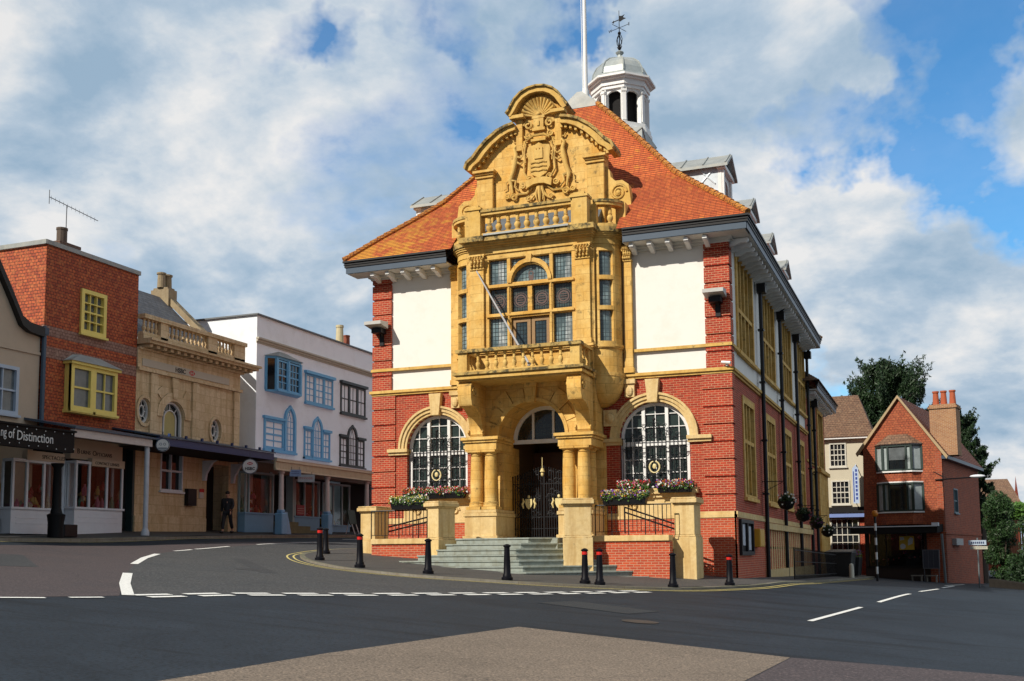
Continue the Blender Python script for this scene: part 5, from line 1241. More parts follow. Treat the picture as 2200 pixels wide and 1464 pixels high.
# burns shopfront
CRE=plain('cream_paint',(.50,.44,.38),.5,0,.12,4); GRYP=plain('pale_grey_paint',(.70,.73,.78),.5,0,.12,4); BEI=plain('beige_fascia',(.58,.47,.35),.6,0,.15,4)
def fr_shop(parent,F,a0,a1,z0,zs,zt,m,mull,ret=.5,side=True,stall=None):
    """projecting shop window with stall riser, glass and goods"""
    mb=MB(); mb.fbox(F,a0,a1,z0,zs,-.02,ret) ; mb.fbox(F,a0-.05,a1+.05,zs,zs+.07,0,ret+.06)
    for a in (.12,.24): mb.fbox(F,a0+.2,a1-.2,zs-.12-a*1.5,zs-.10-a*1.5,ret,ret+.012)
    mb.build('stall_riser',stall or m,parent)
    mb=MB()
    for a in mull: mb.fbox(F,a-.04,a+.04,zs+.07,zt,ret-.06,ret+.02)
    mb.fbox(F,a0,a1,zt,zt+.1,0,ret+.03)
    for a in (a0+.04,a1-.04): mb.fbox(F,a-.04,a+.04,zs+.07,zt,-.02,.05)
    w=mb.build('shop_window',m,parent)
    mb=MB(); mb.face([F(a0+.03,zs+.07,ret-.03),F(a1-.03,zs+.07,ret-.03),F(a1-.03,zt,ret-.03),F(a0+.03,zt,ret-.03)])
    mb.face([F(a0+.03,zs+.07,ret-.03),F(a0+.03,zs+.07,.0),F(a0+.03,zt,.0),F(a0+.03,zt,ret-.03)]); mb.face([F(a1-.03,zs+.07,ret-.03),F(a1-.03,zs+.07,.0),F(a1-.03,zt,.0),F(a1-.03,zt,ret-.03)])
    mb.build('pane',shopglass(),w,recalc=False)
    cols=[(.25,.03,.03),(.5,.35,.1),(.12,.3,.22),(.45,.15,.25),(.55,.5,.4),(.05,.08,.12),(.5,.12,.05)]
    for ci,c in enumerate(cols[:5]):
        mb=MB()
        for _ in range(4):
            a=random.uniform(a0+.15,a1-.15); h=random.uniform(.1,.45); q=random.uniform(-.3,ret-.2); ww=random.uniform(.05,.12); zb=zs+.08+(random.random()<.3)*random.uniform(.2,.7)
            mb.revolve([(ww,0),(ww*1.1,h*.5),(ww*.5,h*.8),(ww*.3,h)],tuple(F(a,zb,q)),8)
        mb.build('display_goods',plain('goods%d'%ci,c,.5,0,.3,10),w)
# dark interiors
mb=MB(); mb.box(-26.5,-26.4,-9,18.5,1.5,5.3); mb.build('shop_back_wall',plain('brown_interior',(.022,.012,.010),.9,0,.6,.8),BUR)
FLB=FX(XF)
fr_shop(BUR,FL,-7.75,-5.65,1.7,2.52,4.12,GRYP,[-7.7,-7.1,-6.35,-5.7],.45)
fr_shop(BUR,FL,-4.95,-2.5,1.7,2.62,4.25,GRYP,[-4.9,-4.25,-3.35,-2.55],.5)
mb=MB(); mb.fbox(FL,-5.05,-2.4,4.42,5.15,.0,.35); mb.fbox(FL,-4.2,-2.5,4.2,4.48,.35,.56); mb.fbox(FL,-7.2,-5.5,4.20,4.52,.3,.52); mb.fbox(FL,-8,-1.3,5.1,5.4,-.3,.1); mb.build('shop_fascia',BEI,BUR)
LET=plain('dark_lettering',(.012,.010,.010),.5,0,0)
mb=MB(); mb.text(FL,-4.75,4.62,.355,.26,'B'); mb.text(FL,-4.56,4.62,.355,.19,'URNS'); mb.text(FL,-3.98,4.60,.355,.26,'O'); mb.text(FL,-3.77,4.60,.355,.19,'PTICIANS')
mb.text(FL,-4.05,4.27,.565,.15,'CONTACT LENSES'); mb.text(FL,-6.55,4.28,.525,.19,'SPECTACLES')
mb.v=mb.v; mb.build('shop_lettering',LET,BUR,recalc=False)
mb=MB(); mb.fbox(FL,-5.55,-5.1,1.7,4.4,-.35,-.3); mb.fbox(FL,-5.6,-5.5,1.7,4.4,-.3,.05); mb.fbox(FL,-5.08,-4.98,1.7,4.4,-.3,.05); mb.build('shop_door',GRYP,BUR)
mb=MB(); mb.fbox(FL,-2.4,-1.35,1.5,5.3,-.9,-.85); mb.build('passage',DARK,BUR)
mb=MB(); mb.fbox(FL,-2.45,-2.35,1.6,5.2,-.3,.02); mb.fbox(FL,-1.42,-1.3,1.6,5.2,-.3,.02); mb.build('shop_jamb',plain('dark_teal',(.03,.06,.06),.5),BUR)
# --- cream building at the far left
CRB=base_empty('cream_house',(-26,-9.5,1.7),'cream rendered house with a dark swept gable verge at the left edge','building')
CREAM=plain('cream_render',(.50,.40,.30),.8,0,.12,3,.3,.1)
verge=[(-9.9,13.4),(-9.0,11.9),(-8.4,10.9),(-7.75,9.9),(-7.3,9.15),(-6.95,8.98),(-6.3,8.92)]
mb=MB(); mb.plate(FL,[(-14,5.0),(-6.3,5.0)]+[(a,b-.1) for a,b in reversed(verge)]+[(-10.4,14),(-14,9)],[rect(-8.5,-7.25,5.75,7.35)],-.3,0); mb.box(-36,-23.2,-6.5,-6.25,1.5,8.9); mb.build('rendered_wall',CREAM,CRB)
mb=MB(); mb.strip(FL,verge,[(a,b-.32) for a,b in verge],-.4,.22); mb.build('verge_board',plain('black_board',(.012,.012,.012),.6),CRB)
mb=MB(); mb.quadgrid([[(XF+.2,a,b+.02) for a,b in verge],[(-23.9,a,b+.02) for a,b in verge]]); mb.box(-36,-23.9,-16,-6.3,8.2,8.5); mb.build('roof',LEAD,CRB,recalc=False)
sash(CRB,FX(XF+.03),-8.55,-7.22,5.72,7.38,plain('pale_blue_paint',(.42,.5,.6),.5,0,.1),2,2,.1,.12,.02,GLASSC)
mb=MB(); mb.fbox(FL,-14,-6.3,7.95,8.05,0,.05); mb.fbox(FL,-14,-6.3,4.9,5.1,0,.1); mb.build('string_course',CREAM,CRB)
mb=MB(); mb.tube([(XF+.1,-6.22,9.0),(XF+.1,-6.22,5.2)],.08,8); mb.box(XF,XF+.2,-6.35,-6.1,8.7,8.95); mb.build('downpipe',SLATEB,CRB)
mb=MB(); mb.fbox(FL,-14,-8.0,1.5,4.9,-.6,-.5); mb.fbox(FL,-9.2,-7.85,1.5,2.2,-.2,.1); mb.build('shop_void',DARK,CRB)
# black fascia shop canopy
def part_canopy():
    t=base_empty('shop_canopy',(-21,-8,1.9),'black canopy with white script sign and dotted lights at the left edge','canopy')
    Fc=FX(-20.8)
    mb=MB(); mb.fbox(Fc,-14,-6.85,4.38,5.06,-.25,0); mb.fbox(Fc,-14,-6.8,5.06,5.12,-.3,.06); mb.box(-23,-20.85,-14,-6.9,4.95,5.0); mb.build('fascia',plain('gloss_black',(.004,.004,.005),.6,0,.1,6,.2),t)
    mb=MB(); mb.text(Fc,-9.33,4.60,.01,.44,'Distinction',sx=.79); mb.text(Fc,-9.42,4.63,.01,.44,'of',align='RIGHT',sx=.68); mb.text(Fc,-9.73,4.66,.01,.42,'ng',align='RIGHT',sx=.6); mb.build('sign_lettering',plain('silver_lettering',(.6,.62,.62),.4,0,0),t,recalc=False)
    mb=MB()
    for k in range(9):
        mb.ball(Fc(-10.1+k*.39,5.0-.02*(k%2),.02),.02,5,4); mb.ball(Fc(-10+k*.39,4.44+.03*(k%3),.02),.02,5,4)
    mb.build('light_dots',WPAINT,t)
    mb=MB(); x,y,z=-21.0,-7.35,g(-21,-7.35)+.11; mb.revolve([(.26,0),(.26,.5),(.30,.75),(.2,.8),(.15,1.0),(.13,2.3),(.2,2.4),(.22,2.45)],(x,y,z),12); mb.build('column',_m['gloss_black'],t,smooth=40)
part_canopy()
t=base_empty('shop_canopy',(-21,-5,1.9),'white beamed canopy with lead roof in front of the opticians','canopy')
mb=MB(); mb.fbox(FX(-20.8),-6.85,-2.95,4.93,5.2,-.18,0); mb.build('beam',plain('off_white_beam',(.55,.50,.48),.5),t)
mb=MB(); mb.hexa([(-20.72,-6.9,5.2),(-20.72,-2.6,5.2),(-23,-2.6,5.62),(-23,-6.9,5.62),(-20.72,-6.9,5.27),(-20.72,-2.6,5.27),(-23,-2.6,5.7),(-23,-6.9,5.7)]); mb.build('canopy_roof',SLATEB,t)
mb=MB(); x,y=-20.95,-3.05; z=g(x,y)+.11; mb.tube([(x,y,z+.25),(x,y,4.95)],.09,10); mb.revolve([(.15,0),(.15,.12),(.1,.25)],(x,y,z),12); mb.build('post',plain('bluish_white_post',(.5,.54,.60),.5),t,smooth=40)
t=base_empty('planter',(-21.3,-6.6,g(-21.3,-6.6)+.11),'low black box planter on the pavement outside the opticians','planter')
mb=MB(); z=g(-21.3,-6.6)+.11; mb.box(-21.6,-21.0,-6.95,-6.35,z,z+.42); mb.build('box',BLACK,t,bevel=.02)
# --- bank building
BK=base_empty('stone_bank',(-26,2,1.9),'golden ashlar bank with roof balustrade, arched window and round windows','building')
BST=stone('bank_stone',(.70,.54,.33),(.76,.60,.38),amt=.5,joints=(.75,.37))
mb=MB()
el=lambda cy,cz,ra,rb,n=16: [(cy+ra*math.cos(2*pi*k/n),cz+rb*math.sin(2*pi*k/n)) for k in range(n)]
aw=arch_poly(.93,.68,5.3,6.55,12)
mb.plate(FL,rect(-1.34,5.40,1.5,8.3),[aw,el(3.72,6.32,.36,.50),el(-1.0,6.72,.36,.50)[0:0] or el(-.86,6.65,.34,.50),rect(.2,1.6,3.55,5.2),rect(3.2,4.75,1.5,4.85)],-.35,0)
mb.box(-30,-23.35,5.1,5.4,1.5,9.4)
mb.build('ashlar_wall',BST,BK)
mb=MB()
mb.plate(FL,rect(-1.34,5.40,8.3,9.05),[],-.4,.06); mb.fbox(FL,-1.34,5.5,8.22,8.34,0,.14)
for z0,z1,p in ((9.05,9.13,.16),(9.25,9.37,.62),(9.37,9.46,.72)): mb.fbox(FL,-1.34,5.40+p,z0,z1,-.3,p)
a=-1.2
while a<5.9: mb.fbox(FL,a,a+.2,9.13,9.25,-.2,.5); a+=.42
for a0,a1 in ((-.32,.12),(2.75,3.35),(4.6,5.4)): mb.fbox(FL,a0,a1,9.46,10.35,.0,.3)
mb.fbox(FL,-1.34,5.4,9.46,9.68,.0,.3); mb.fbox(FL,-1.34,5.48,10.28,10.45,-.02,.36); mb.fbox(FL,-1.34,5.44,9.68,9.74,.03,.27)
mb.build('cornice_and_parapet',BST,BK)
for a0,a1,n in ((-1.28,-.35,4),(.16,2.72,10),(3.4,4.55,5)):
    for k in range(n):
        y=a0+(a1-a0)*(k+.5)/n; m=MB(); m.revolve(bal_profile(.55,.085),(XF+.15,y,9.73),8); m.build('baluster',BST,BK,smooth=50)
mb=MB(); mb.ring(FL,.93,6.55,.70,1.05,0,pi,0,.06,16); mb.plate(FL,[(.8,7.35),(1.06,7.35),(1.14,8.2),(.72,8.2)],[],0,.10)
for k in range(9):
    a=pi*(k+.5)/9; 
    if k%2==0: mb.ring(FL,.93,6.55,1.06,1.45,a-.15,a+.15,-.01,.045,3)
for yy,zz in ((3.72,6.32),(-.86,6.65)):
    o1=el(yy,zz,.48,.64); mb.strip(FL,o1+o1[:1],(lambda q:q+q[:1])(el(yy,zz,.37,.51)),0,.07)
for y in (-.38,2.25,5.15): mb.fbox(FL,y-.2,y+.2,5.4,8.2,0,.10)
mb.build('window_dressings',BST,BK)
mb=MB(); mb.ring(FL,.93,6.55,.60,.68,0,pi,-.25,-.12,14)
for s in (-1,1): mb.fbox(FL,*sorted((.93+s*.60,.93+s*.68)),5.3,6.55,-.25,-.12)
mb.ring(FL,.93,6.5,.36,.40,0,pi,-.24,-.16,12); mb.fbox(FL,.53,.57,5.3,6.5,-.24,-.16); mb.fbox(FL,1.29,1.33,5.3,6.5,-.24,-.16)
for k in range(1,4): 
    a=pi*k/4; mb.tube([FL(.93+.38*math.cos(a),6.5+.38*math.sin(a),-.2),FL(.93+.66*math.cos(a),6.55+.66*math.sin(a),-.2)],.02,4)
aw_=mb.build('arched_window',WPAINT,BK); mb=MB(); mb.plate(FL,arch_poly(.93,.66,5.32,6.55,12),[],-.24,-.22); mb.build('pane',GLASS,aw_)
mb=MB(); mb.plate(FL,arch_poly(.93,.35,5.32,6.5,10),[],-.22,-.20); mb.build('inner_blind',plain('warm_yellow_blind',(.50,.42,.16),.6,0,.3,2),aw_)
for yy,zz in ((3.72,6.32),(-.86,6.65)):
    mb=MB(); E1=el(yy,zz,.36,.5); E2=el(yy,zz,.30,.43); mb.strip(FL,E1+E1[:1],E2+E2[:1],-.2,-.08); E3=el(yy,zz,.16,.24); E4=el(yy,zz,.13,.2); mb.strip(FL,E3+E3[:1],E4+E4[:1],-.19,-.1)
    for k in range(8): a=2*pi*k/8; mb.tube([FL(yy+.15*math.cos(a),zz+.22*math.sin(a),-.14),FL(yy+.33*math.cos(a),zz+.46*math.sin(a),-.14)],.016,4)
    w=mb.build('oval_window',WPAINT,BK); mb=MB(); mb.plate(FL,E1,[],-.2,-.18); mb.build('pane',GLASS,w)
sash(BK,FL,.2,1.6,3.55,5.2,GRYP,2,2,.15,.07,.025,GLASS)
mb=MB(); mb.plate(FL,rect(-1.1,4.55,8.42,8.72),[],.06,.09); sg_=mb.build('sign_panel',plain('sign_cream',(.52,.46,.36),.6,0,.1),BK)
def hexlogo(F,cx,cz,r,c):
    m=MB()
    m.face([F(cx-r,cz,c),F(cx-r/2,cz+r/2,c),F(cx-r/2,cz-r/2,c)]); m.face([F(cx+r,cz,c),F(cx+r/2,cz+r/2,c),F(cx+r/2,cz-r/2,c)])
    m.face([F(cx-r/2,cz+r/2,c),F(cx+r/2,cz+r/2,c),F(cx,cz,c)]); m.face([F(cx-r/2,cz-r/2,c),F(cx+r/2,cz-r/2,c),F(cx,cz,c)]); return m
REDL=plain('logo_red',(.50,.01,.01),.5,0,0)
mb=MB(); mb.text(FL,.88,8.47,.095,.27,'HSBC',off=.006); mb.build('sign_lettering',LET,sg_,recalc=False); hexlogo(FL,1.95,8.57,.2,.10).build('logo',REDL,sg_,recalc=False)
mb=MB(); 
mb.fbox(FL,3.2,4.75,1.5,4.85,-.9,-.8); mb.build('door_recess',DARK,BK)
mb=MB(); mb.fbox(FL,1.75,2.3,3.0,3.7,.0,.2); mb.build('night_safe',BLACK,BK); mb=MB(); mb.fbox(FL,2.68,2.95,3.35,3.7,.0,.05); mb.build('wall_notice',plain('notice_white',(.6,.55,.5),.6),BK); mb=MB(); mb.fbox(FL,2.66,2.97,3.6,3.75,.05,.055); mb.build('notice_header',REDL,BK)
mb=MB(); mb.fbox(FL,-1.34,3.1,1.5,2.5,0,.10); mb.fbox(FL,.9,1.9,1.95,2.15,.1,.105); mb.build('base_course',BST,BK)
# slate roof with gable coping
mb=MB(); mb.quadgrid([[(-23.6,-1.3,9.7),(-23.6,4.9,9.7)],[(-27,-1.3,12.85),(-27,4.9,12.85)],[(-30,-1.3,10),(-30,4.9,10)]]); mb.build('slate_roof',SLATE,BK,recalc=False)
mb=MB(); mb.hexa([(-23.4,4.85,9.6),(-23.4,5.25,9.6),(-27,5.25,12.9),(-27,4.85,12.9),(-23.4,4.85,9.95),(-23.4,5.25,9.95),(-27,5.25,13.25),(-27,4.85,13.25)])
mb.box(-27.5,-26.5,4.75,5.35,12.4,13.2); mb.prism([(-27.4,4.8),(-26.6,4.8),(-26.6,5.3),(-27.4,5.3)],13.2,13.3); cp=mb.build('gable_coping',stone('coping_stone',(.34,.27,.16),(.28,.22,.14),amt=.7),BK)
for y in (4.85,5.3):
    mb=MB(); mb.revolve([(.19,13.3),(.17,13.9),(.22,13.93),(.22,14.0),(.16,14.02)],(-27,y,0),12); mb.build('chimney_pot',_m['coping_stone'],cp)
# bank canopy
t=base_empty('shop_canopy',(-21.5,1,1.9),'long dark blue canopy with small finials outside the bank','canopy')
NAVY=plain('navy_paint',(.010,.035,.13),.4,0,.2)
mb=MB(); mb.fbox(FX(-20.8),-2.6,4.95,5.05,5.34,-.12,0); mb.build('fascia',NAVY,t)
mb=MB(); mb.hexa([(-20.74,-2.6,5.34),(-20.74,5.0,5.34),(-23,5.0,5.75),(-23,-2.6,5.75),(-20.74,-2.6,5.39),(-20.74,5.0,5.39),(-23,5.0,5.82),(-23,-2.6,5.82)]); mb.build('canopy_roof',SLATEB,t)
mb=MB()
for k in range(8): 
    y=-2.0+k*.98; mb.box(-20.85,-20.76,y-.04,y+.04,5.36,5.52)
mb.build('finials',NAVY,t)
for y in (2.95,4.95): mb=MB(); mb.plate(Fr((0,y,0),(1,0,0),(0,0,1),(0,-1,0)),[(-23,4.1),(-22.85,4.1),(-22.8,4.4),(-22.5,4.85),(-22.3,4.95),(-23,4.95)],[],-.06,.06); mb.build('bracket',GRYP,t)
mb=MB(); mb.box(-23,-20.9,-2.6,4.95,5.04,5.07); mb.build('underside',DARK,t)
def round_sign(y,z,r,label,kind):
    t=base_empty('hanging_sign',(-20.7,y,z),label,'sign')
    Fz=Fr((-20.6,y,z),(.86,.51,0),(0,0,1),(.51,-.86,0))
    mb=MB(); mb.ring(Fz,0,0,0.001,r,0,2*pi,-.03,.03,24); mb.build('sign_disc',plain('sign_white',(.66,.66,.64),.5,0,.05),t)
    mb=MB(); mb.ring(Fz,0,0,r-.03,r,0,2*pi,.03,.035,24); mb.tube([Fz(0,r,0),Fz(0,r+.25,0)],.015,4); mb.build('rim',SLATEB,t)
    if kind=='bank':
        mb=MB(); mb.text(Fz,0,-.15,.035,.17,'HSBC','CENTER',off=.005); mb.build('sign_lettering',LET,t,recalc=False); hexlogo(Fz,0,.12,.12,.04).build('logo',REDL,t,recalc=False)
    else:
        mb=MB(); mb.fbox(Fz,-.16,.16,-.14,-.10,.03,.034); mb.fbox(Fz,-.12,.12,-.2,-.17,.03,.034); mb.ring(Fz,-.07,.03,.035,.05,0,2*pi,.03,.034,10); mb.ring(Fz,.07,.03,.035,.05,0,2*pi,.03,.034,10); mb.build('sign_marks',SLATEB,t)
round_sign(-2.62,5.02,.25,'small round white hanging sign at the start of the bank canopy','opt')
round_sign(2.9,4.62,.32,'round white hanging sign with red emblem outside the bank door','bank')
# --- white building
WB=base_empty('white_building',(-26,13,2.0),'tall white rendered building with blue and dark framed windows above small shops','building')
GWALL=plain('white_shop_render',(.86,.90,.95),.8,0,.06,2,.3,.08,dirt=((.5,.5,.47),.25))
mb=MB(); mb.plate(FL,rect(6.72,19.5,5.2,12.05),[],-.3,0); mb.box(-36,-23.3,6.72,7.0,1.5,12.05); mb.box(-36,-23,19.2,19.5,1.5,12.05); mb.build('rendered_wall',GWALL,WB)
mb=MB(); mb.fbox(FL,6.66,19.5,10.92,11.0,0,.16); mb.fbox(FL,6.68,19.5,10.82,10.92,0,.09); mb.fbox(FL,6.66,19.5,10.74,10.82,0,.04); mb.build('cornice_band',plain('buff_cornice',(.48,.43,.34),.7,0,.2),WB)
mb=MB(); mb.box(-36,-22.9,6.62,19.5,12.05,12.12); mb.build('parapet_coping',plain('coping_dark',(.14,.15,.16),.6),WB)
BLU=plain('sky_blue_paint',(.14,.42,.70),.45,0,.15,4); DKP=plain('near_black_paint',(.03,.032,.03),.45,0,.3,4)
# canted bay
mb=MB(); mb.prism([(XF,7.4),(XF+.42,7.75),(XF+.42,9.85),(XF,10.2)],8.58,8.66); mb.prism([(XF,7.4),(XF+.42,7.75),(XF+.42,9.85),(XF,10.2)],10.15,10.26)
for (x,y) in ((XF+.02,7.44),(XF+.4,7.78),(XF+.4,8.75),(XF+.4,9.82),(XF+.02,10.16)): mb.box(x-.06,x+.06,y-.07,y+.07,8.66,10.15)
bw_=mb.build('bay_window',BLU,WB)
sash(WB,FX(XF+.40),7.85,8.68,8.68,10.1,BLU,2,4,.08,.07,.022,GLASS); sash(WB,FX(XF+.40),8.82,9.76,8.68,10.1,BLU,3,4,.08,.07,.022,GLASSG)
mb=MB(); mb.prism([(XF,7.42),(XF+.36,7.77),(XF+.36,9.83),(XF,10.18)],8.66,10.15); mb.build('bay_glass',GLASS,bw_)
mb=MB()
B=[(XF,7.3),(XF+.52,7.7),(XF+.52,9.9),(XF,10.3)]; T=[(XF,8.5),(XF+.03,8.6),(XF+.03,9.1),(XF,9.2)]
mb.quadgrid([[(x,y,10.26) for x,y in B],[(x,y,10.62) for x,y in T]]); mb.face([(x,y,10.26) for x,y in B]); mb.build('bay_roof',LEAD,WB)
def tripartite(a0,a1,b0,b1,m,gl,gothic=False,zt=0,sections=3):
    w=(a1-a0)/3; 
    if not gothic:
        for k in range(3): sash(WB,FX(XF+.03),a0+k*w,a0+(k+1)*w,b0,b1,m,2,4 if m is BLU else 2,.09,.09,.018,gl[k])
        mb=MB(); mb.fbox(FL,a0-.08,a1+.08,b1,b1+.14,0,.18); mb.build('window_hood',m,WB); mb=MB(); mb.fbox(FL,a0-.05,a1+.05,b0-.10,b0,0,.14); mb.build('window_sill',m,WB)
    else:
        ws=[.30,.40,.30]; A=a0; edges=[A]
        for q in ws: A+=q*(a1-a0); edges.append(A)
        for k in (0,2): sash(WB,FX(XF+.03),edges[k],edges[k+1],b0,b1,m,2,4,.09,.09,.018,gl[k])
        c=(edges[1]+edges[2])/2; hw=(edges[2]-edges[1])/2
        ogee=[(c-hw,b0),(c+hw,b0),(c+hw,b1)]+[(c+hw*math.cos(t),b1+.02+(zt-b1-.1)*math.sin(t)) for t in [pi*k/12 for k in range(1,6)]]+[(c,zt)]+[(c-hw*math.cos(t),b1+.02+(zt-b1-.1)*math.sin(t)) for t in [pi*k/12 for k in range(5,0,-1)]]+[(c-hw,b1)]
        i_=[(c+(x-c)*.74,b0+.08+(z-b0)*.9) for x,z in ogee]
        mb=MB(); mb.plate(FX(XF+.03),ogee,[i_],-.06,.05)
        for q in (-.3,.0,.3):
            x=c+q*hw; mb.fbox(FX(XF),x-.015,x+.015,b0+.1,b1+.05,-.02,.02)
            if q: mb.tube([FX(XF)(x,b1,0.01),FX(XF)(c+q*hw*.5,b1+(zt-b1)*.4,.01),FX(XF)(c-q*hw*.3,b1+(zt-b1)*.68,.01)],.015,4)
        for z in [b0+(b1-b0)*j/4 for j in range(1,5)]: mb.fbox(FX(XF),c-hw*.72,c+hw*.72,z-.017,z+.017,-.02,.015)
        mb.fbox(FX(XF),edges[0]-.06,edges[1]+.02,b1,b1+.13,0,.14); mb.fbox(FX(XF),edges[2]-.02,edges[3]+.06,b1,b1+.13,0,.14); mb.fbox(FX(XF),a0-.06,a1+.06,b0-.09,b0,0,.14)
        w_=mb.build('gothic_window',m,WB)
        mb=MB(); mb.plate(FX(XF),i_,[],-.05,-.005); mb.build('pane',gl[1],w_)
tripartite(10.85,13.5,8.5,9.95,BLU,[GLASSG,GLASS,GLASSC]); tripartite(14.3,16.95,8.38,9.95,DKP,[GLASSC,GLASSC,GLASSC])
tripartite(10.8,13.25,5.75,7.15,BLU,[GLASS,GLASS,GLASSC],True,7.9); tripartite(14.25,16.85,5.6,7.1,DKP,[GLASSC,GLASSC,GLASSC],True,7.85)
# first gothic: square window left, pointed window right
sash(WB,FX(XF+.03),7.35,9.0,5.88,7.3,BLU,2,4,.09,.13,.028,GLASS); 
def gothic(c,hw,b0,b1,zt,m,gl):
    og=[(c-hw,b0),(c+hw,b0),(c+hw,b1)]+[(c+hw*math.cos(t),b1+(zt-b1-.1)*math.sin(t)) for t in [pi*k/12 for k in range(1,6)]]+[(c,zt)]+[(c-hw*math.cos(t),b1+(zt-b1-.1)*math.sin(t)) for t in [pi*k/12 for k in range(5,0,-1)]]+[(c-hw,b1)]
    i_=[(c+(x-c)*.68,b0+.08+(z-b0)*.9) for x,z in og]; F=FX(XF+.03)
    mb=MB(); mb.plate(F,og,[i_],-.06,.07)
    for q in (-.25,.25): mb.fbox(F,c+q*hw-.015,c+q*hw+.015,b0+.1,b1+.2,-.05,-.01); mb.tube([F(c+q*hw,b1+.1,-.02),F(c-q*hw*.4,zt-.3,-.02)],.014,4)
    for j in range(1,6): z=b0+(b1-b0)*j/5; mb.fbox(F,c-hw*.68,c+hw*.68,z-.015,z+.015,-.05,-.012)
    w=mb.build('gothic_window',m,WB); mb=MB(); mb.plate(F,i_,[],-.055,-.045); mb.build('pane',gl,w)
gothic(9.5,.5,5.85,7.35,8.15,BLU,GLASSG)
mb=MB(); mb.fbox(FL,7.25,9.05,7.3,7.42,0,.15); mb.build('window_ledge',BLU,WB); mb=MB(); mb.fbox(FL,7.3,10.05,5.76,5.86,0,.14); mb.build('window_ledge',BLU,WB)
# shopfronts below
mb=MB(); mb.fbox(FL,5.45,18.5,4.75,5.2,-.4,.05); mb.build('shop_beam',plain('beige_beam',(.42,.36,.28),.6),WB)
TEAL=plain('pale_teal_paint',(.42,.58,.62),.5,0,.15); LBL=plain('light_blue_paint',(.22,.46,.70),.5,0,.15)
fr_shop(WB,FL,5.5,7.75,1.8,2.78,4.6,TEAL,[5.55,5.8,7.7],.35,stall=LBL)
fr_shop(WB,FL,9.9,12.2,1.9,2.75,4.5,TEAL,[9.95,10.8,11.6,12.15],.1,stall=LBL); fr_shop(WB,FL,12.6,15.3,1.9,2.4,4.5,TEAL,[12.65,13.6,14.5,15.25],.05,stall=LBL)
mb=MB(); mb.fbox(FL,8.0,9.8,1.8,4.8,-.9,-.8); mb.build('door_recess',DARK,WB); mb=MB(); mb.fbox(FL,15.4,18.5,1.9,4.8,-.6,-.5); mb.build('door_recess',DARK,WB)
mb=MB(); mb.fbox(FL,7.78,8.0,1.9,4.8,-.3,.1); mb.fbox(FL,9.75,9.92,1.9,4.8,-.3,.1); mb.fbox(FL,8.3,8.42,2.5,4.7,-.75,-.65); mb.build('door_jambs',TEAL,WB)
mb=MB()
for k in range(3): mb.fbox(FL,8.0-.0,9.8+.5*(2-k),1.8+.2*k,2.1+.2*k,-.3,1.1-.35*k)
mb.build('door_steps',stone('mossy_step',(.24,.25,.14),(.2,.2,.12),amt=.5),WB)
mb=MB(); mb.fbox(FL,10.05,10.75,2.85,3.35,.11,.13); mb.build('red_poster',plain('poster_red',(.35,.03,.03),.5,0,.4,12),WB); mb=MB()
for z in (2.95,3.06,3.17): mb.fbox(FL,10.12,10.68,z,z+.03,.13,.135)
mb.build('poster_lines',plain('poster_cream',(.5,.35,.3),.5),WB)
# canopy with fluted valance
t=base_empty('shop_canopy',(-21.5,10,2.1),'buff canopy with a fluted valance and white columns before the small shops','canopy')
BUF=plain('buff_paint',(.66,.58,.42),.6,0,.2,4)
for y0,y1,mm,nm in ((5.1,14.3,BUF,'valance'),(14.3,19,plain('dark_valance_paint',(.06,.055,.05),.5),'dark_valance')):
    mb=MB(); Fc=FX(-20.8); mb.fbox(Fc,y0,y1,5.02,5.14,-.2,.06); mb.fbox(Fc,y0,y1,4.64,4.70,-.1,.03)
    y=y0+.05
    while y<y1-.05: mb.revolve([(.055,4.7),(.055,5.02)],(-20.83,y,0),6); y+=.125
    mb.fbox(Fc,y0,y1,4.68,5.04,-.1,-.02); mb.build(nm,mm,t)
mb=MB(); mb.hexa([(-20.72,5.1,5.14),(-20.72,19,5.14),(-23,19,5.45),(-23,5.1,5.45),(-20.72,5.1,5.18),(-20.72,19,5.18),(-23,19,5.5),(-23,5.1,5.5)]); mb.build('canopy_roof',GRYP,t)
for y in (5.85,9.75,13.6):
    x=-21.0; z=g(x,y)+.11; yy=y
    mb=MB(); mb.box(x-.2,x+.2,yy-.2,yy+.2,z,z+.95); mb.box(x-.14,x+.14,yy-.14,yy+.14,z+.95,z+1.1); c=mb.build('column_base',LBL,t,bevel=.03)
    mb=MB(); mb.revolve([(.13,z+1.05),(.12,z+1.3),(.105,4.5),(.15,4.55),(.15,4.64)],(x,yy,0),14); mb.build('column',plain('greyish_column',(.68,.65,.64),.6),t,smooth=40)
def hang_sign(y,z0,z1,w,m,label,letter=None):
    t=base_empty('hanging_sign',(-20.5,y,z0),label,'sign'); Fz=Fr((-20.6,y,0),(.86,.51,0),(0,0,1),(.51,-.86,0))
    mb=MB(); mb.fbox(Fz,-w/2,w/2,z0,z1,-.02,.02); mb.build('sign_board',m,t); mb=MB(); mb.tube([Fz(-w/3,z1,0),Fz(-w/3,z1+.12,0)],.01,4); mb.tube([Fz(w/3,z1,0),Fz(w/3,z1+.12,0)],.01,4); mb.build('hooks',BLACK,t)
    mb=MB()
    if letter=='lines':
        for k,z in enumerate((z0+.12,z0+.2)): mb.fbox(Fz,-w*.35,w*.35,z,z+.03,.02,.024)
    else:
        for k in range(6): mb.ring(Fz,-w*.33+k*w*.13,(z0+z1)/2,.025,.045,0,4.5+k*.3,.02,.024,8)
    mb.build('sign_marks',plain('dull_red',(.45,.12,.10),.5) if letter!='lines' else plain('mid_blue',(.1,.15,.35),.5),t)
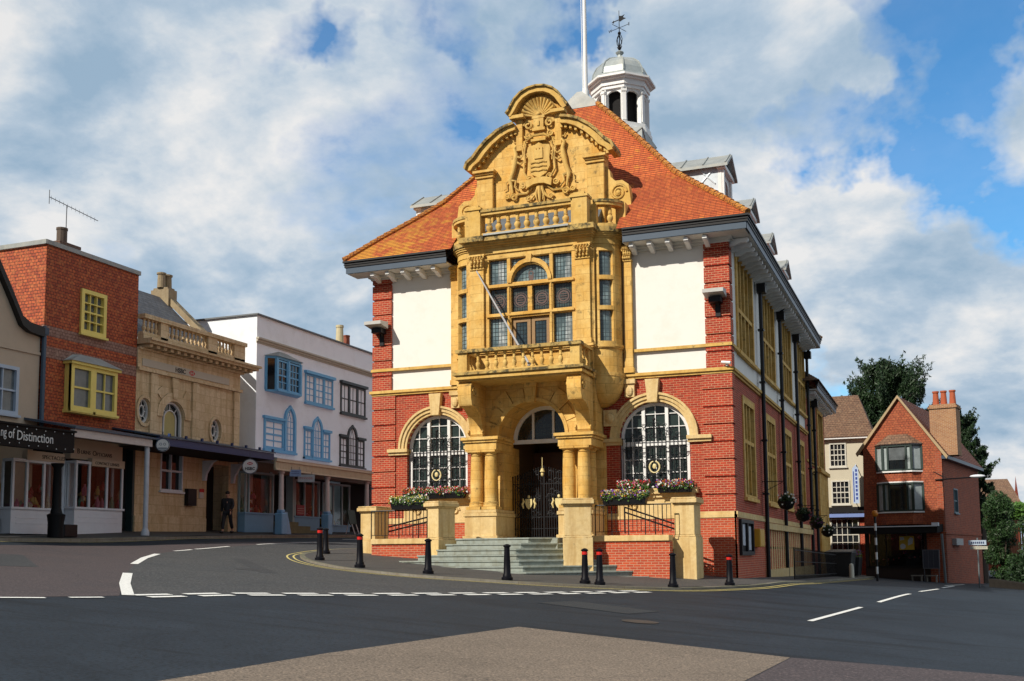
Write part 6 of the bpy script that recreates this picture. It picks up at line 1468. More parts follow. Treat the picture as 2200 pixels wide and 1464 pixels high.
hang_sign(6.35,4.42,4.72,.5,plain('blue_sign',(.22,.36,.62),.5),'small blue hanging sign under the buff valance','lines'); hang_sign(7.25,4.22,4.56,.75,plain('pale_sign',(.40,.50,.56),.5),'pale hanging sign with red marks under the buff valance','marks')
t=base_empty('sandwich_board',(-21.3,6.35,g(-21.3,6.35)+.11),'light blue sandwich board on the pavement by the gift shop window','sandwich board')
z=g(-21.3,6.35)+.11; mb=MB(); mb.hexa([(-21.1,6.0,z),(-21.1,6.85,z),(-21.14,6.85,z),(-21.14,6.0,z),(-21.28,6.05,z+1.0),(-21.28,6.8,z+1.0),(-21.32,6.8,z+1.0),(-21.32,6.05,z+1.0)]); mb.hexa([(-21.5,6.0,z),(-21.5,6.85,z),(-21.46,6.85,z),(-21.46,6.0,z),(-21.32,6.05,z+1.0),(-21.32,6.8,z+1.0),(-21.28,6.8,z+1.0),(-21.28,6.05,z+1.0)]); mb.build('boards',plain('board_blue',(.20,.36,.55),.5),t)
# folded deck chair like easel with white legs
t=base_empty('easel',(-21.2,12.2,g(-21.2,12.2)+.11),'thin white legged easel board outside the dark shop doorway','easel')
z=g(-21.2,12.2)+.11; mb=MB(); mb.tube([(-20.95,12.35,z),(-21.2,12.05,z+1.1)],.025,4); mb.tube([(-20.95,12.75,z),(-21.2,12.5,z+1.1)],.025,4); mb.tube([(-21.5,12.4,z),(-21.2,12.3,z+1.1)],.02,4); mb.build('legs',WPAINT,t)
mb=MB(); mb.hexa([(-21.08,12.0,z+.5),(-21.08,12.7,z+.5),(-21.04,12.7,z+.5),(-21.04,12.0,z+.5),(-21.22,12.0,z+1.2),(-21.22,12.7,z+1.2),(-21.18,12.7,z+1.2),(-21.18,12.0,z+1.2)]); mb.build('board',plain('dark_green_board',(.02,.05,.03),.5),t)
t=base_empty('chimney_stack',(-26,19.6,12.0),'brick chimney with lichen covered top and two pots behind the white parapet','chimney')
mb=MB(); mb.box(-26.5,-25.5,18.8,20.6,11.5,12.8); ck=mb.build('brick_stack',BRICKO,t); mb=MB(); mb.box(-26.6,-25.4,18.7,20.7,12.8,13.05); mb.build('stack_cap',plain('lichen_cap',(.42,.28,.06),.8,0,.5,6),t)
mb=MB(); mb.revolve([(.24,13.0),(.2,14.1),(.23,14.12),(.23,14.25)],(-26,19.3,0),12); mb.build('tall_pot',plain('cream_pot',(.55,.48,.30),.8),t); mb=MB(); mb.revolve([(.2,13.0),(.18,13.7),(.2,13.72),(.2,13.8)],(-26,20.1,0),12); mb.build('clay_pot',plain('red_pot',(.25,.07,.04),.8),t)
t=base_empty('distant_house',(-25,26,2),'red tiled roof glimpsed between the white building and the hall','building')
mb=MB(); mb.box(-32,-23,19.6,34,1.5,10.5); mb.build('wall',GWALL,t); mb=MB(); mb.quadgrid([[(-22.7,19.5,10.4),(-22.7,34,10.4)],[(-27.5,19.5,13.3),(-27.5,34,13.3)],[(-32,19.5,10.4),(-32,34,10.4)]]); mb.build('roof',ROOF,t,recalc=False)
# ------------------------------------------------------------------ walking man
def man(x,y,z,face):
    root=bpy.data.objects.new('person',None); S.collection.objects.link(root); root.location=(x,y,z); root.rotation_euler=(0,0,face)
    root['label']='man in a dark jacket and dark trousers walking past the bank door'; root['category']='person'; _W['person']=Matrix.Translation((x,y,z))@Matrix.Rotation(face,4,'Z')
    def skin(name,verts,edges,rad,m,sub=2,rootv=0):
        me=bpy.data.meshes.new(name); me.from_pydata(verts,edges,[]); o=bpy.data.objects.new(name,me); S.collection.objects.link(o); o.parent=root
        o.modifiers.new('s','SKIN'); l=me.skin_vertices[0].data if me.skin_vertices else None
        if l is None:
            me.skin_vertices.new() if hasattr(me.skin_vertices,'new') else None; l=me.skin_vertices[0].data
        for i,r in enumerate(rad): l[i].radius=(r if isinstance(r,tuple) else (r,r))
        l[rootv].use_root=True
        q=o.modifiers.new('u','SUBSURF'); q.levels=sub; q.render_levels=sub; me.materials.append(m); 
        dg=bpy.context.evaluated_depsgraph_get(); nm=bpy.data.meshes.new_from_object(o.evaluated_get(dg)); 
        nm.materials.clear(); nm.materials.append(m); o.modifiers.clear(); o.data=nm
        nm.polygons.foreach_set('use_smooth',[True]*len(nm.polygons)); return o
    # local: +y = walking direction, x = sideways
    SK=plain('skin',(.45,.24,.16),.6,0,.1); JK=plain('dark_jacket',(.012,.013,.018),.7,0,.3,8); TR=plain('dark_trousers',(.014,.015,.02),.8,0,.3,8); HR=plain('dark_hair',(.02,.013,.01),.7); SH=plain('black_shoes',(.006,.006,.006),.4)
    b=skin('body',[(0,0,.93),(0,.02,1.15),(0,.02,1.35),(0,.03,1.47),(0,.05,1.53),(0,.06,1.60),(0,.065,1.68),
      (.10,0,.90),(.12,.20,.52),(.12,.30,.10),(.12,.42,.05),(-.10,0,.90),(-.11,-.10,.50),(-.11,-.36,.18),(-.11,-.28,.06)],
      [(0,1),(1,2),(2,3),(3,4),(4,5),(5,6),(0,7),(7,8),(8,9),(9,10),(0,11),(11,12),(12,13),(13,14)],
      [(.15,.11),(.13,.10),(.16,.11),(.06,.06),(.05,.055),(.075,.09),(.06,.075),.095,.065,.045,.035,.095,.065,.045,.035],SK)
    skin('trousers',[(0,0,.95),(.10,0,.88),(.12,.20,.52),(.12,.30,.14),(-.10,0,.88),(-.11,-.10,.50),(-.11,-.34,.21)],[(0,1),(1,2),(2,3),(0,4),(4,5),(5,6)],[(.165,.125),.11,.085,.07,.11,.085,.07],TR)
    skin('jacket',[(0,0,.86),(0,.01,1.12),(0,.02,1.36),(0,.03,1.47),(.20,.02,1.40),(.26,-.10,1.14),(.24,.02,.92),(-.20,.02,1.40),(-.26,.12,1.15),(-.22,.26,.98)],[(0,1),(1,2),(2,3),(2,4),(4,5),(5,6),(2,7),(7,8),(8,9)],[(.18,.14),(.165,.13),(.19,.13),(.075,.075),.085,.065,.05,.085,.065,.05],JK,2,1)
    for s,hx,hy,hz in ((1,.24,.04,.86),(-1,-.21,.31,.93)):
        o=skin('hand',[(hx,hy,hz),(hx,hy+.01,hz-.07),(hx-.02,hy+.03,hz-.15),(hx,hy+.03,hz-.16),(hx+.02,hy+.03,hz-.15),(hx-.035,hy+.025,hz-.13),(hx-.01*s,hy+.06,hz-.08)],[(0,1),(1,2),(1,3),(1,4),(1,5),(0,6)],[.025,(.04,.02),.009,.009,.009,.008,.010],SK,2)
    mb=MB(); M_=_W['person']
    mb.ball(M_@Vector((0,.045,1.70)),(.088,.105,.085),12,8); mb.build('hair',HR,root,smooth=60)
    mb=MB(); mb.ball(M_@Vector((0,.165,1.61)),(.018,.03,.03),6,5); mb.ball(M_@Vector((.085,.06,1.61)),(.018,.03,.035),6,5); mb.ball(M_@Vector((-.085,.06,1.61)),(.018,.03,.035),6,5); mb.build('nose_and_ears',SK,root,smooth=60)
    mb=MB(); 
    for s in (-1,1): mb.ball(M_@Vector((s*.035,.148,1.64)),.012,6,5)
    mb.build('eyes',HR,root)
    for (sx,sy,sz) in ((.12,.38,.05),(-.11,-.30,.07)):
        mb=MB(); mb.ball(M_@Vector((sx,sy,sz)),(.055,.14,.055),10,7); mb.build('shoe',SH,root,smooth=60)
man(-21.75,3.0,g(-21.75,3.0)+.11,R_(200))
# ------------------------------------------------------------------ RIGHT SIDE
# pale building
PB=base_empty('cream_town_house',(-1,43,-.7),'narrow cream house with old tiled roof beyond the end of the hall','building')
FPB=FY(40); PBW=plain('warm_cream_render',(.55,.50,.38),.8,0,.1,3)
mb=MB(); mb.plate(FPB,rect(-7,2.0,-1.5,8.5),[rect(-.6,.45,6.5,8.05),rect(-.55,.6,4.0,5.55)],-.4,0); mb.box(1.6,2.0,40.4,50,-1.5,8.5); mb.build('rendered_wall',PBW,PB)
TL=tiles('mossy_tiles',(.22,.12,.07),(.16,.09,.055),(.30,.20,.12),bw=.2,rh=.16,dark=(.05,.03,.02))
mb=MB()
for k in range(24):
    t0,t1=k/24,(k+1)/24; y0,y1=39.6+4.2*t0,39.6+4.2*t1; z0,z1=8.45+3.3*t0,8.45+3.3*t1; xr0=2.3-1.2*t0; xr1=2.3-1.2*t1
    mb.face([(-7,y0,z0+.05),(xr0,y0,z0+.05),(xr1,y1,z1),(-7,y1,z1)]); mb.face([(-7,y0,z0-.02),(xr0,y0,z0-.02),(xr0,y0,z0+.05),(-7,y0,z0+.05)])
mb.face([(2.3,39.6,8.45),(2.3,50,8.45),(1.1,47,11.75),(1.1,43.8,11.75)]); mb.build('roof',TL,PB,recalc=False)
mb=MB(); mb.fbox(FPB,-7,2.2,8.32,8.47,0,.35); mb.build('gutter',WPAINT,PB)
sash(PB,FY(39.97),-.62,.47,6.48,8.08,plain('cream_window_paint',(.6,.58,.5),.5),4,4,.09,.09,.022,GLASS); sash(PB,FY(39.97),-.57,.62,3.98,5.58,_m['cream_window_paint'],4,4,.09,.09,.022,GLASS)
sash(PB,FY(39.9),-.7,1.1,.9,3.05,_m['cream_window_paint'],5,4,.09,.07,.02,GLASS,name='shop_window')
mb=MB(); mb.fbox(FPB,-1,1.9,3.45,3.8,0,.3); mb.build('dark_fascia',DARK,PB); mb=MB(); mb.fbox(FPB,-.9,1.6,3.12,3.35,0,.5); mb.build('blue_blind',plain('blue_blind',(.18,.26,.55),.6),PB); mb=MB(); mb.fbox(FPB,-7,2.0,-1.5,.85,0,.04); mb.fbox(FPB,1.15,2,-1.5,3.4,0,.06); mb.build('base_wall',BRICK,PB)
t=base_empty('banner_sign',(1.1,38.8,4.0),'tall narrow blue and white vertical sign on the cream house','sign')
mb=MB(); mb.box(.86,1.24,39.2,39.26,4.0,6.3); mb.plate(FY(39.2),[(.86,6.3),(1.24,6.3),(1.05,6.5)],[],-.06,0); mb.tube([(1.05,39.23,6.3),(1.05,39.95,6.6)],.03,4); mb.tube([(1.05,39.23,4.0),(1.05,39.95,3.9)],.03,4); mb.build('sign_board',plain('sign_pale_blue',(.45,.56,.75),.5),t)
mb=MB(); 
for k in range(8): z=4.25+k*.26; mb.fbox(FY(39.2),1.04,1.16,z,z+.17,.0,.006)
mb.fbox(FY(39.2),.9,.96,4.1,6.1,0,.005); mb.build('sign_marks',plain('sign_navy',(.02,.05,.3),.5),t)
# red gabled house
ang=R_(-10.6); C0=Vector((6.34,33,0)); fdv=Vector((math.cos(ang),math.sin(ang),0)); sdv=Vector((-math.sin(ang),math.cos(ang),0))
FR=Fr(C0,fdv,(0,0,1),-sdv); FS=Fr(C0,sdv,(0,0,1),fdv)
RH=base_empty('gabled_brick_house',(6.34,33,-1),'steep gabled tile hung red house with green bay windows and a tall chimney','building')
THR=tiles('orange_hung_tiles',(.42,.10,.035),(.33,.07,.028),(.48,.15,.06),bw=.18,rh=.14,dark=(.10,.03,.015))
mb=MB(); mb.plate(FR,[(-4.6,2.2),(0,2.2),(0,6.75),(-2.32,10.0),(-4.5,7.1)],[rect(-3.65,-1.15,5.7,7.1),rect(-3.65,-1.1,3.3,4.85)],-.3,0); mb.build('front_wall',THR,RH)
mb=MB(); mb.plate(FS,rect(0,12.4,-1.5,6.5),[rect(3.1,4.4,3.15,4.65)],-.3,0); mb.build('side_wall',brick('side_brick',(.44,.085,.03),(.26,.05,.02),(.38,.19,.11),ms=.012,bw=.3,rh=.11),RH)
mb=MB(); mb.fbox(FR,-4.6,-4.4,-1.5,2.2,-.3,0); mb.fbox(FR,-4.6,-.9,-1.5,-.1,-.3,.02); mb.build('shop_base',plain('dark_brown_paint',(.022,.012,.010),.6),RH); mb=MB(); mb.fbox(FR,-1.05,0,-1.5,2.2,-.3,-.02); mb.fbox(FR,-.35,.0,2.2,6.7,-.0,.02); mb.build('ground_floor_brick',_m['side_brick'],RH)
mb=MB(); 
def rp(F,a,b,c): return F(a,b,c)
for s,(e,ez) in ((1,(.32,6.35)),(-1,(-4.85,6.75))):
    for k in range(26):
        t0,t1=k/26,(k+1)/26; q=lambda t:(e+(-2.32-e)*t,ez+(10.1-ez)*t); (a0,z0),(a1,z1)=q(t0),q(t1)
        mb.face([FR(a0,z0+.06,.15),FR(a0,z0+.06,-12.6),FR(a1,z1+.01,-12.6),FR(a1,z1+.01,.15)]); mb.face([FR(a0,z0-.0,.15),FR(a0,z0-.0,-12.6),FR(a0,z0+.06,-12.6),FR(a0,z0+.06,.15)])
mb.build('roof',tiles('red_brown_tiles',(.30,.09,.05),(.22,.07,.04),(.36,.14,.08),bw=.17,rh=.1,dark=(.05,.02,.015)),RH,recalc=False)
mb=MB(); mb.strip(FR,[(.38,6.36),(-2.32,10.16),(-4.9,6.78)],[(.30,6.20),(-2.32,9.98),(-4.82,6.6)],.02,.20); mb.build('barge_board',plain('buff_barge',(.42,.30,.16),.6),RH)
mb=MB(); mb.fbox(FS,-.1,12.5,6.22,6.42,0,.35); mb.build('gutter',SLATEB,RH)
GRN=plain('dark_green_paint',(.015,.035,.03),.45)
for z0,z1 in ((5.7,7.05),(3.3,4.8)):
    mb=MB(); F=FR; A=[(-3.72,0),(-3.25,.5),(-1.6,.5),(-1.12,0)]
    pr=lambda z_a,z_b,o: mb.plate(Fr(C0,fdv,-sdv,(0,0,1)),[(a-(o if i<2 else -o),c+(o if 0<i<3 else 0)) for i,(a,c) in enumerate(A)],[],z_a,z_b)
    pr(z1,z1+.1,.05); pr(z0-.1,z0,.03)
    for i,(a,c) in enumerate(A): mb.fbox(FR,a-.07,a+.07,z0,z1,c-.1,c+.03)
    for a in (-2.95,-1.9): mb.fbox(FR,a-.05,a+.05,z0,z1,.44,.53)
    w=mb.build('bay_window',GRN,RH)
    mb=MB(); mb.fbox(FR,-2.9,-1.95,z0+.55 if z0>5 else z0,z1,.44,.46); mb.build('middle_pane',GLASSC if z0>5 else GLASS,w)
    mb=MB(); 
    for i,(q0,q1) in ((0,(-3.2,-2.95)),(2,(-1.9,-1.65))):
        mb=MB(); a,b=A[i],A[i+1]; mb.face([FR(a[0],z0,a[1]-.04),FR(b[0],z0,b[1]-.04),FR(b[0],z1,b[1]-.04),FR(a[0],z1,a[1]-.04)]); mb.fbox(FR,q0,q1,z0,z1,.42,.45)
        mb.build('side_pane',plain('net_curtain_glass',(.38,.44,.44),.2,0,.5,3),w,recalc=False)
    mb=MB(); mb.fbox(FR,-2.9,-1.95,z0,z0+.6,.40,.43); mb.build('dark_pane',GLASS,w)
    mb=MB(); pr2=mb.plate(Fr(C0,fdv,-sdv,(0,0,1)),[(-3.76,0),(-3.28,.56),(-1.57,.56),(-1.08,0)],[],z0-.18,z0-.1); mb.plate(Fr(C0,fdv,-sdv,(0,0,1)),[(-3.76,0),(-3.28,.56),(-1.57,.56),(-1.08,0)],[],z1+.1,z1+.17); mb.build('bay_trim',WPAINT,w)
    mb=MB(); mb.plate(Fr(C0,fdv,-sdv,(0,0,1)),[(-3.66,0),(-3.2,.44),(-1.65,.44),(-1.18,0)],[],z0-.85,z0-.18); mb.build('bay_apron',THR,RH)
mb=MB(); ap=[(-3.85,0),(-3.35,.65),(-1.5,.65),(-1.0,0)]; tp=[(-3.0,0),(-2.9,.1),(-1.95,.1),(-1.85,0)]
mb.quadgrid([[FR(a,7.2,c) for a,c in ap],[FR(a,7.8,c) for a,c in tp]]); mb.build('bay_roof',TL,RH,recalc=False)
mb=MB(); mb.fbox(FR,-.75,.75,6.5,9.55,-2.2,-.9); mb.fbox(FR,-.82,.82,9.3,9.42,-2.27,-.83); ch=mb.build('chimney',brick('buff_brick',(.42,.20,.08),(.34,.14,.06),(.5,.38,.25),ms=.012),RH)
for a in (-.45,0,.5): 
    p=FR(a,0,-1.5); mb=MB(); mb.revolve([(.2,9.5),(.15,10.3),(.19,10.32),(.19,10.42)],(p.x,p.y,0),10); mb.build('chimney_pot',plain('terracotta',(.42,.10,.04),.8),ch)
mb=MB(); mb.fbox(FR,-3.4,-3.0,9.0,10.0,-5.2,-4.6); sc2=mb.build('small_chimney',BRICKO,RH); p=FR(-3.2,0,-4.9); mb=MB(); mb.revolve([(.14,10.0),(.12,10.4)],(p.x,p.y,0),8); mb.build('chimney_pot',_m['cream_pot'],sc2)
sash(RH,FS,3.1,4.4,3.15,4.65,plain('slate_blue_paint',(.12,.2,.24),.5),2,2,.1,.08,.02,GLASSG)
mb=MB(); mb.fbox(FS,0,12.4,1.85,1.98,0,.06); mb.build('string_course',_m['side_brick'],RH)
mb=MB(); mb.fbox(FR,-4.5,-1.05,-.1,2.15,-.8,-.75); mb.build('shop_interior',DARK,RH)
mb=MB(); mb.hexa([FR(-5.2,2.0,.0),FR(-.1,2.0,.0),FR(-.25,1.9,.95),FR(-5.2,1.9,.95),FR(-5.2,2.42,.0),FR(-.1,2.42,.0),FR(-.25,2.28,.95),FR(-5.2,2.28,.95)]); mb.build('shop_canopy_roof',DARK,RH); mb=MB(); mb.fbox(FR,-5.2,-.25,2.28,2.34,.9,1.0); mb.fbox(FR,-.55,-.2,2.3,2.5,.6,.95); mb.build('canopy_edge',GRYP,RH)
mb=MB(); mb.fbox(FR,-4.5,-1.05,-.1,-.0,-.2,.1); mb.fbox(FR,-1.15,-1.05,0,2.0,-.2,.0); mb.fbox(FR,-3.4,-3.34,0,2.0,-.1,-.0); shopw=mb.build('shop_window',BLACK,RH)
mb=MB(); mb.face([FR(-4.45,0,-.05),FR(-1.1,0,-.05),FR(-1.1,2.0,-.05),FR(-4.45,2.0,-.05)]); mb.build('pane',shopglass(),shopw,recalc=False)
mb=MB(); mb.fbox(FR,-2.6,-1.75,.95,1.75,.0,.03); pn=mb.build('window_poster',plain('poster_yellow',(.55,.36,.03),.5,0,.4,4),RH)
mb=MB(); mb.ring(FR,-2.4,1.15,.001,.16,0,2*pi,.031,.036,14); mb.plate(FR,[(-2.1,1.2),(-1.85,1.3),(-1.8,1.6),(-1.95,1.7),(-2.1,1.5)],[],.031,.036); mb.plate(FR,[(-2.55,1.5),(-2.3,1.55),(-2.35,1.7),(-2.55,1.68)],[],.031,.036); mb.build('poster_shapes',plain('poster_pale',(.5,.55,.6),.5),pn)
mb=MB()
for a,z,r in ((-3.3,1.65,.1),(-1.45,1.65,.12),(-3.05,1.6,.07)): mb.ball(FR(a,z,-.15),r,8,6)
for k in range(10): mb.ball(FR(-4.2+k*.3,.25+.5*random.random(),-.2),.06,6,4)
mb.build('display_goods',plain('goods_red_pink',(.35,.05,.07),.5,0,.9,5),RH)
mb=MB(); mb.fbox(FS,2.0,4.2,1.2,1.6,0,.25); mb.build('side_sign_box',plain('sign_box_grey',(.4,.42,.42),.5),RH)
t=base_empty('display_board',(*FR(-.7,-.9,.9)[:2],-1),'small dark framed display board in front of the red house shop','board')
mb=MB(); mb.fbox(FR,-1.1,-.27,-.1,.9,.8,.85); mb.build('panel',plain('slate_panel',(.035,.04,.06),.5),t); mb=MB(); mb.plate(FR,rect(-1.15,-.22,-.15,.95),[rect(-1.1,-.27,-.1,.9)],.79,.87)
for a in (-.83,-.55): mb.fbox(FR,a-.01,a+.01,-.1,.9,.85,.86)
for a in (-1.1,-.3): mb.fbox(FR,a,a+.04,-1.0,-.1,.8,.85)
mb.build('frame',plain('frame_grey',(.10,.11,.13),.5),t)
for i_,a in enumerate((-1.35,-.55)):
    t=base_empty('bench',(*FR(a,-1,1.6)[:2],-1.02),('left' if i_==0 else 'right')+' small wooden bench on the pavement outside the red house','bench')
    mb=MB(); mb.fbox(FR,a-.3,a+.3,-.56,-.5,1.4,1.75); mb.build('seat',plain('grey_wood',(.22,.2,.17),.7),t); 
    for q in (-.27,.23):
        mb=MB(); mb.fbox(FR,a+q,a+q+.05,-1.1,-.56,1.45,1.7); mb.build('leg',_m['grey_wood'],t)
# Belisha beacon
t=base_empty('belisha_beacon',(3.25,20,g(3.25,20)),'striped black and white pole with an orange globe at the crossing','beacon')
mb=MB(); z=-.35+-.1; mb.revolve([(.001,2.52),(.1,2.54),(.15,2.68),(.1,2.82),(.001,2.84)],(3.2,20,0),12); mb.build('orange_globe',plain('amber',(.65,.22,.01),.4),t,smooth=60)
for nm,m,par in (('black_pole',BLACK,0),('white_bands',WPAINT,1)):
    mb=MB()
    for k in range(9):
        if k%2==par: z0=-.55+k*.345; mb.revolve([(.055,z0),(.055,z0+.345)],(3.2,20,0),10)
    mb.build(nm,m,t)
t=base_empty('street_lamp',(6.3,32.8,5),'wall mounted street lamp on a long horizontal arm at the corner of the red house','street lamp')
mb=MB(); mb.tube([FR(-.4,5.0,.05),FR(1.6,5.05,.3)],.04,6); mb.tube([FR(-.5,5.5,.02),FR(.3,5.05,.15)],.02,4); mb.tube([FR(.0,4.6,.02),FR(.0,5.4,.02)],.03,4); mb.build('arm',BLACK,t); mb=MB(); p=FR(1.95,5.1,.32); mb.ball(p,(.42,.14,.1),10,6); mb.build('lamp_head',GRYP,t,smooth=60)
t=base_empty('direction_sign',(7.8,24,g(7.8,24)),'two stacked finger signs on a post at the right of the red house','sign')
for (z0,z1,x0,x1,mm) in ((1.14,1.38,7.38,8.2,plain('sign_bluewhite',(.42,.5,.6),.5)),(.93,1.08,7.45,8.25,plain('sign_creamy',(.5,.48,.38),.5))):
    mb=MB(); mb.box(x0,x1,24,24.03,z0,z1); mb.build('sign_blade',mm,t); mb=MB()
    for k in range(7): mb.box(x0+.12+k*.09,x0+.18+k*.09,23.99,24,z0+.07,z1-.07)
    mb.build('sign_marks',plain('sign_dark',(.03,.05,.12),.5),t)
mb=MB(); mb.tube([(7.8,24.06,g(7.8,24)-.2),(7.8,24.06,1.5)],.04,6); mb.build('post',plain('grey_post',(.12,.14,.15),.5),t)
t=base_empty('lamp_post',(6.2,29.5,g(6.2,29.5)),'thin grey pole standing in front of the side of the red house','pole'); mb=MB(); mb.tube([(6.25,29.5,g(6.2,29.5)-.2),(6.15,29.5,1.8)],.07,8); mb.build('pole',_m['grey_post'],t)
# stone bank wall on the far right
t=base_empty('bank_wall',(12,27,-1.5),'rough dark stone retaining wall sloping down at the right edge','wall')
mb=MB(); mb.hexa([(8.4,29,-3),(16,22.5,-3),(16.4,22.9,-3),(8.8,29.4,-3),(8.4,29,-.1),(16,22.5,-1.2),(16.4,22.9,-1.2),(8.8,29.4,-.1)]); mb.v=[v-Vector((0,0,.55)) for v in mb.v]; mb.build('stone_wall',plain('rubble_wall',(.022,.019,.016),.9,0,.6,5,.2,.6),t)
# ------------------------------------------------------------------ vegetation
def leafcloud(blobs,n,size,flat=.5,up=.3,elong=1.6):
    V=np.zeros((n*4,3)); w=np.array([b[3]**2 for b in blobs],float); w/=w.sum(); idx=rng.choice(len(blobs),n,p=w)
    B=np.array([[b[0],b[1],b[2],b[3],b[4] if len(b)>4 else 1] for b in blobs])[idx]
    d=rng.normal(size=(n,3)); d/=np.linalg.norm(d,axis=1)[:,None]; rr=B[:,3:4]*(.55+.5*rng.random((n,1))**.6)
    P=B[:,:3]+d*rr*np.c_[np.ones((n,2)),B[:,4]]
    a=rng.normal(size=(n,3)); a[:,2]+=up; a/=np.linalg.norm(a,axis=1)[:,None]; b=np.cross(a,rng.normal(size=(n,3))); b/=np.linalg.norm(b,axis=1)[:,None]
    s=size*(.6+.8*rng.random((n,1)))
    V[0::4]=P-a*s*elong; V[1::4]=P+b*s*.5; V[2::4]=P+a*s*elong; V[3::4]=P-b*s*.5
    m=MB(); m.v=[Vector(v) for v in V]; m.f=[[4*i,4*i+1,4*i+2,4*i+3] for i in range(n)]; return m
def leafmat(name,c,c2):
    m,nt,b=newmat(name); gg=nt.nodes.new('ShaderNodeNewGeometry'); n=nnoise(nt,gg.outputs['Position'],1.2,4,.6); n2=nnoise(nt,gg.outputs['Position'],9,2,.5)
    col=nmix(nt,nramp(nt,n,[(.35,0.0),(.65,1.0)]),c,c2); col=nmix(nt,nramp(nt,n2,[(.4,.5),(.6,0.0)]),col,(c[0]*.5,c[1]*.5,c[2]*.5)); nt.links.new(col,b.inputs['Base Color']); b.inputs['Roughness'].default_value=.6
    return m
YEW=leafmat('yew_foliage',(.012,.036,.010),(.022,.058,.013)); IVY=leafmat('ivy_foliage',(.018,.05,.012),(.035,.09,.018)); BRI=leafmat('bright_foliage',(.07,.17,.025),(.10,.22,.03)); BARK=plain('bark',(.08,.06,.045),.9,0,.5,6)
def tree(name,cx,cy,zb,zt,R,label,cat,m,nb,n,size,base,group=None):
    t=base_empty(name,(cx,cy,zb),label,cat,0,group)
    mb=MB(); mb.tube([(cx,cy,zb-1),(cx+.1,cy,zb+(zt-zb)*.35),(cx,cy,zb+(zt-zb)*.7)],[.45,.32,.14],9)
    blobs=[]
    for k in range(nb):
        u=(k+.5)/nb; z=base+(zt-base)*u; rad=R*max(.05,math.sqrt(max(0,1-((u-.28)/.80)**2)))*random.uniform(.25,1.0); a=random.uniform(0,2*pi)
        x,y=cx+rad*math.cos(a),cy+rad*math.sin(a); r=R*random.uniform(.07,.15)
        # each bough is a chain of clumps rising and thinning to a pointed spray
        L=R*random.uniform(.22,.5); dx,dy=math.cos(a)*random.uniform(.3,.9),math.sin(a)*random.uniform(.3,.9); dz=random.uniform(.35,1.1)
        q=Vector((dx,dy,dz)).normalized()*L
        for j in range(5): blobs.append((x+q.x*j/4,y+q.y*j/4,z-.3+q.z*j/4,r*(1.15-j*.22),1.15))
        if k%12==0: blobs.append((cx+rad*.3*math.cos(a),cy+rad*.3*math.sin(a),z-.8,R*.33,1))
        if k%3==0: mb.tube([(cx,cy,z-1.2),(cx+rad*.5*math.cos(a),cy+rad*.5*math.sin(a),z-.6),(x,y,z-.2),(x+q.x,y+q.y,z+q.z-.3)],[.1,.07,.03,.01],5)
    mb.build('trunk',BARK,t); leafcloud(blobs,n,size,elong=1.9,up=.8).build('crown',m,t,recalc=False)
tree('yew_tree',2.6,60,-1,16.3,4.1,'large dark green yew rising behind the cream and red houses','tree',YEW,230,62000,.085,6)
tree('yew_tree',7.6,50,-1,10.8,2.1,'dark conifer with drooping tips to the right of the tall chimney','tree',YEW,130,34000,.075,2)
tree('yew_tree',8.7,50,-1,8.6,1.0,'small dark conifer tip at the right of the red house roof','tree',YEW,40,8000,.07,3)
def bush(name,blobs,n,size,m,label,cat='bush',kind=None):
    x=sum(b[0] for b in blobs)/len(blobs); y=sum(b[1] for b in blobs)/len(blobs); z=min(b[2]-b[3] for b in blobs)
    t=base_empty(name,(x,y,z),label,cat); mb=MB(); mb.tube([(x,y,z-.5),(x,y,max(b[2] for b in blobs))],[.12,.03],5)
    for b in blobs[::2]: mb.tube([(x,y,z+.3),(b[0],b[1],b[2])],[.05,.015],4)
    mb.build('stems',BARK,t); leafcloud(blobs,n,size).build('foliage',m,t,recalc=False)
bush('ivy_bush',[(9.3+random.gauss(0,.35),32+random.uniform(-1,1),random.uniform(-.5,3.7),random.uniform(.25,.6)) for _ in range(44)],30000,.045,IVY,'tall ivy clad bush with pale blossom beside the red house')
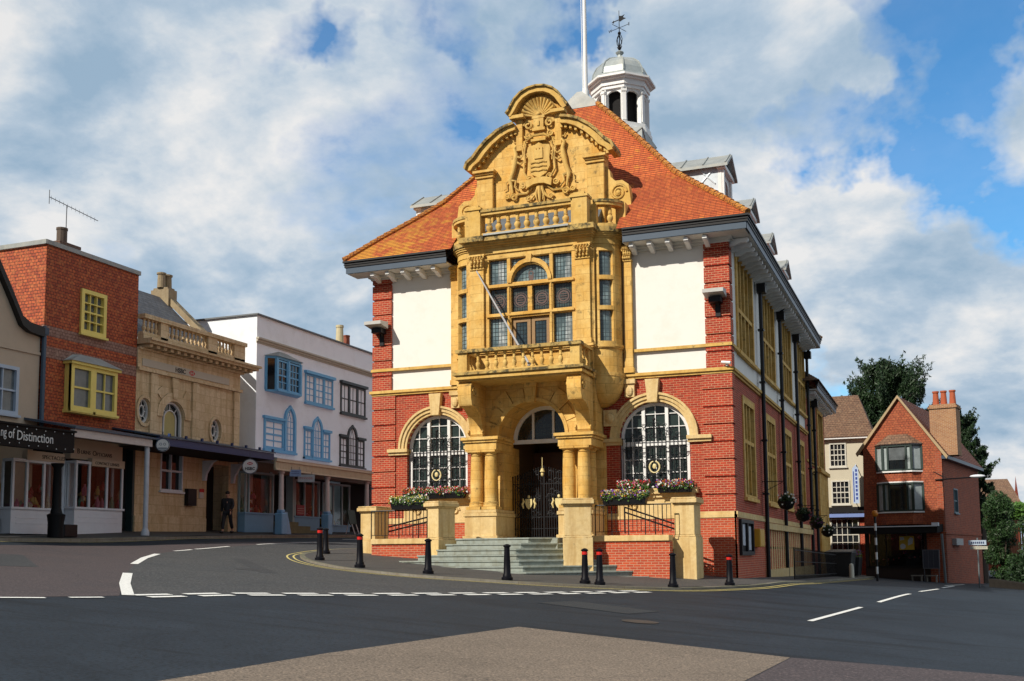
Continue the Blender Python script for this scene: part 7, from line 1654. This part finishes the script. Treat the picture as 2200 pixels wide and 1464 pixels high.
bush('hedge_bush',[(11.4+random.uniform(-1.7,2.4),31+random.uniform(-1.5,1.5),random.uniform(-1.6,1.2),random.uniform(.4,.9)) for _ in range(50)],26000,.06,YEW,'dark overgrown bushes on the bank at the right edge')
bush('garden_hedge',[(12.6+random.uniform(-2.3,2.3),62+random.uniform(-1,1),3.9+random.uniform(-.4,.3),random.uniform(.6,.9)) for _ in range(18)],7000,.12,BRI,'bright green hedge in front of the distant roofs','hedge')
bush('garden_shrub',[(11.4+random.uniform(-.6,1.6),36+random.uniform(-1,1),random.uniform(0,2.4),random.uniform(.4,.8)) for _ in range(14)],10000,.06,IVY,'mid green shrub below the wooden fence at the right edge')
t=base_empty('garden_fence',(13,58,1),'reddish wooden garden fence among the shrubs at the right edge','fence')
mb=MB()
for k in range(30): mb.box(10.6+k*.16,10.72+k*.16,58,58.05,.5,3.2)
mb.build('palings',plain('fence_wood',(.35,.16,.08),.8,0,.4),t); mb=MB(); mb.box(10.5,15.5,58.06,58.12,2.7,2.85); mb.box(10.5,15.5,58.06,58.12,1.2,1.35); mb.build('fence_rails',_m['fence_wood'],t)
t=base_empty('distant_house',(11,76,0),'tile roofed house with a red gable far away at the right edge','building')
mb=MB(); mb.box(8.2,12.9,76,86,-1,5.2); mb.face([(12.95,76,5.2),(12.95,84,5.2),(12.95,80,8.0)]); mb.build('wall',BRICK,t)
mb=MB(); mb.quadgrid([[(8.0,75.4,5.0),(13.2,75.4,5.0)],[(8.0,79.5,7.7),(12.2,79.5,7.7)],[(8.0,86,5.0),(13.2,86,5.0)]]); mb.face([(13.2,75.4,5.0),(12.2,79.5,7.7),(13.2,86,5.0)]); mb.build('roof',TL,t,recalc=False)
t=base_empty('distant_house',(17,95,0),'small red roof with clay pots at the very right edge','building')
mb=MB(); mb.box(16,24,95,100,-1,5.3); mb.build('wall',BRICK,t); mb=MB(); mb.quadgrid([[(15.7,94.7,5.2),(24,94.7,5.2)],[(15.7,98,7.4),(24,98,7.4)]]); mb.build('roof',ROOF,t,recalc=False); mb=MB()
for k in range(3): mb.revolve([(.18,6.6),(.15,7.9)],(16.6+k*.6,96.5,0),8)
mb.build('chimney_pots',_m['terracotta'],t)
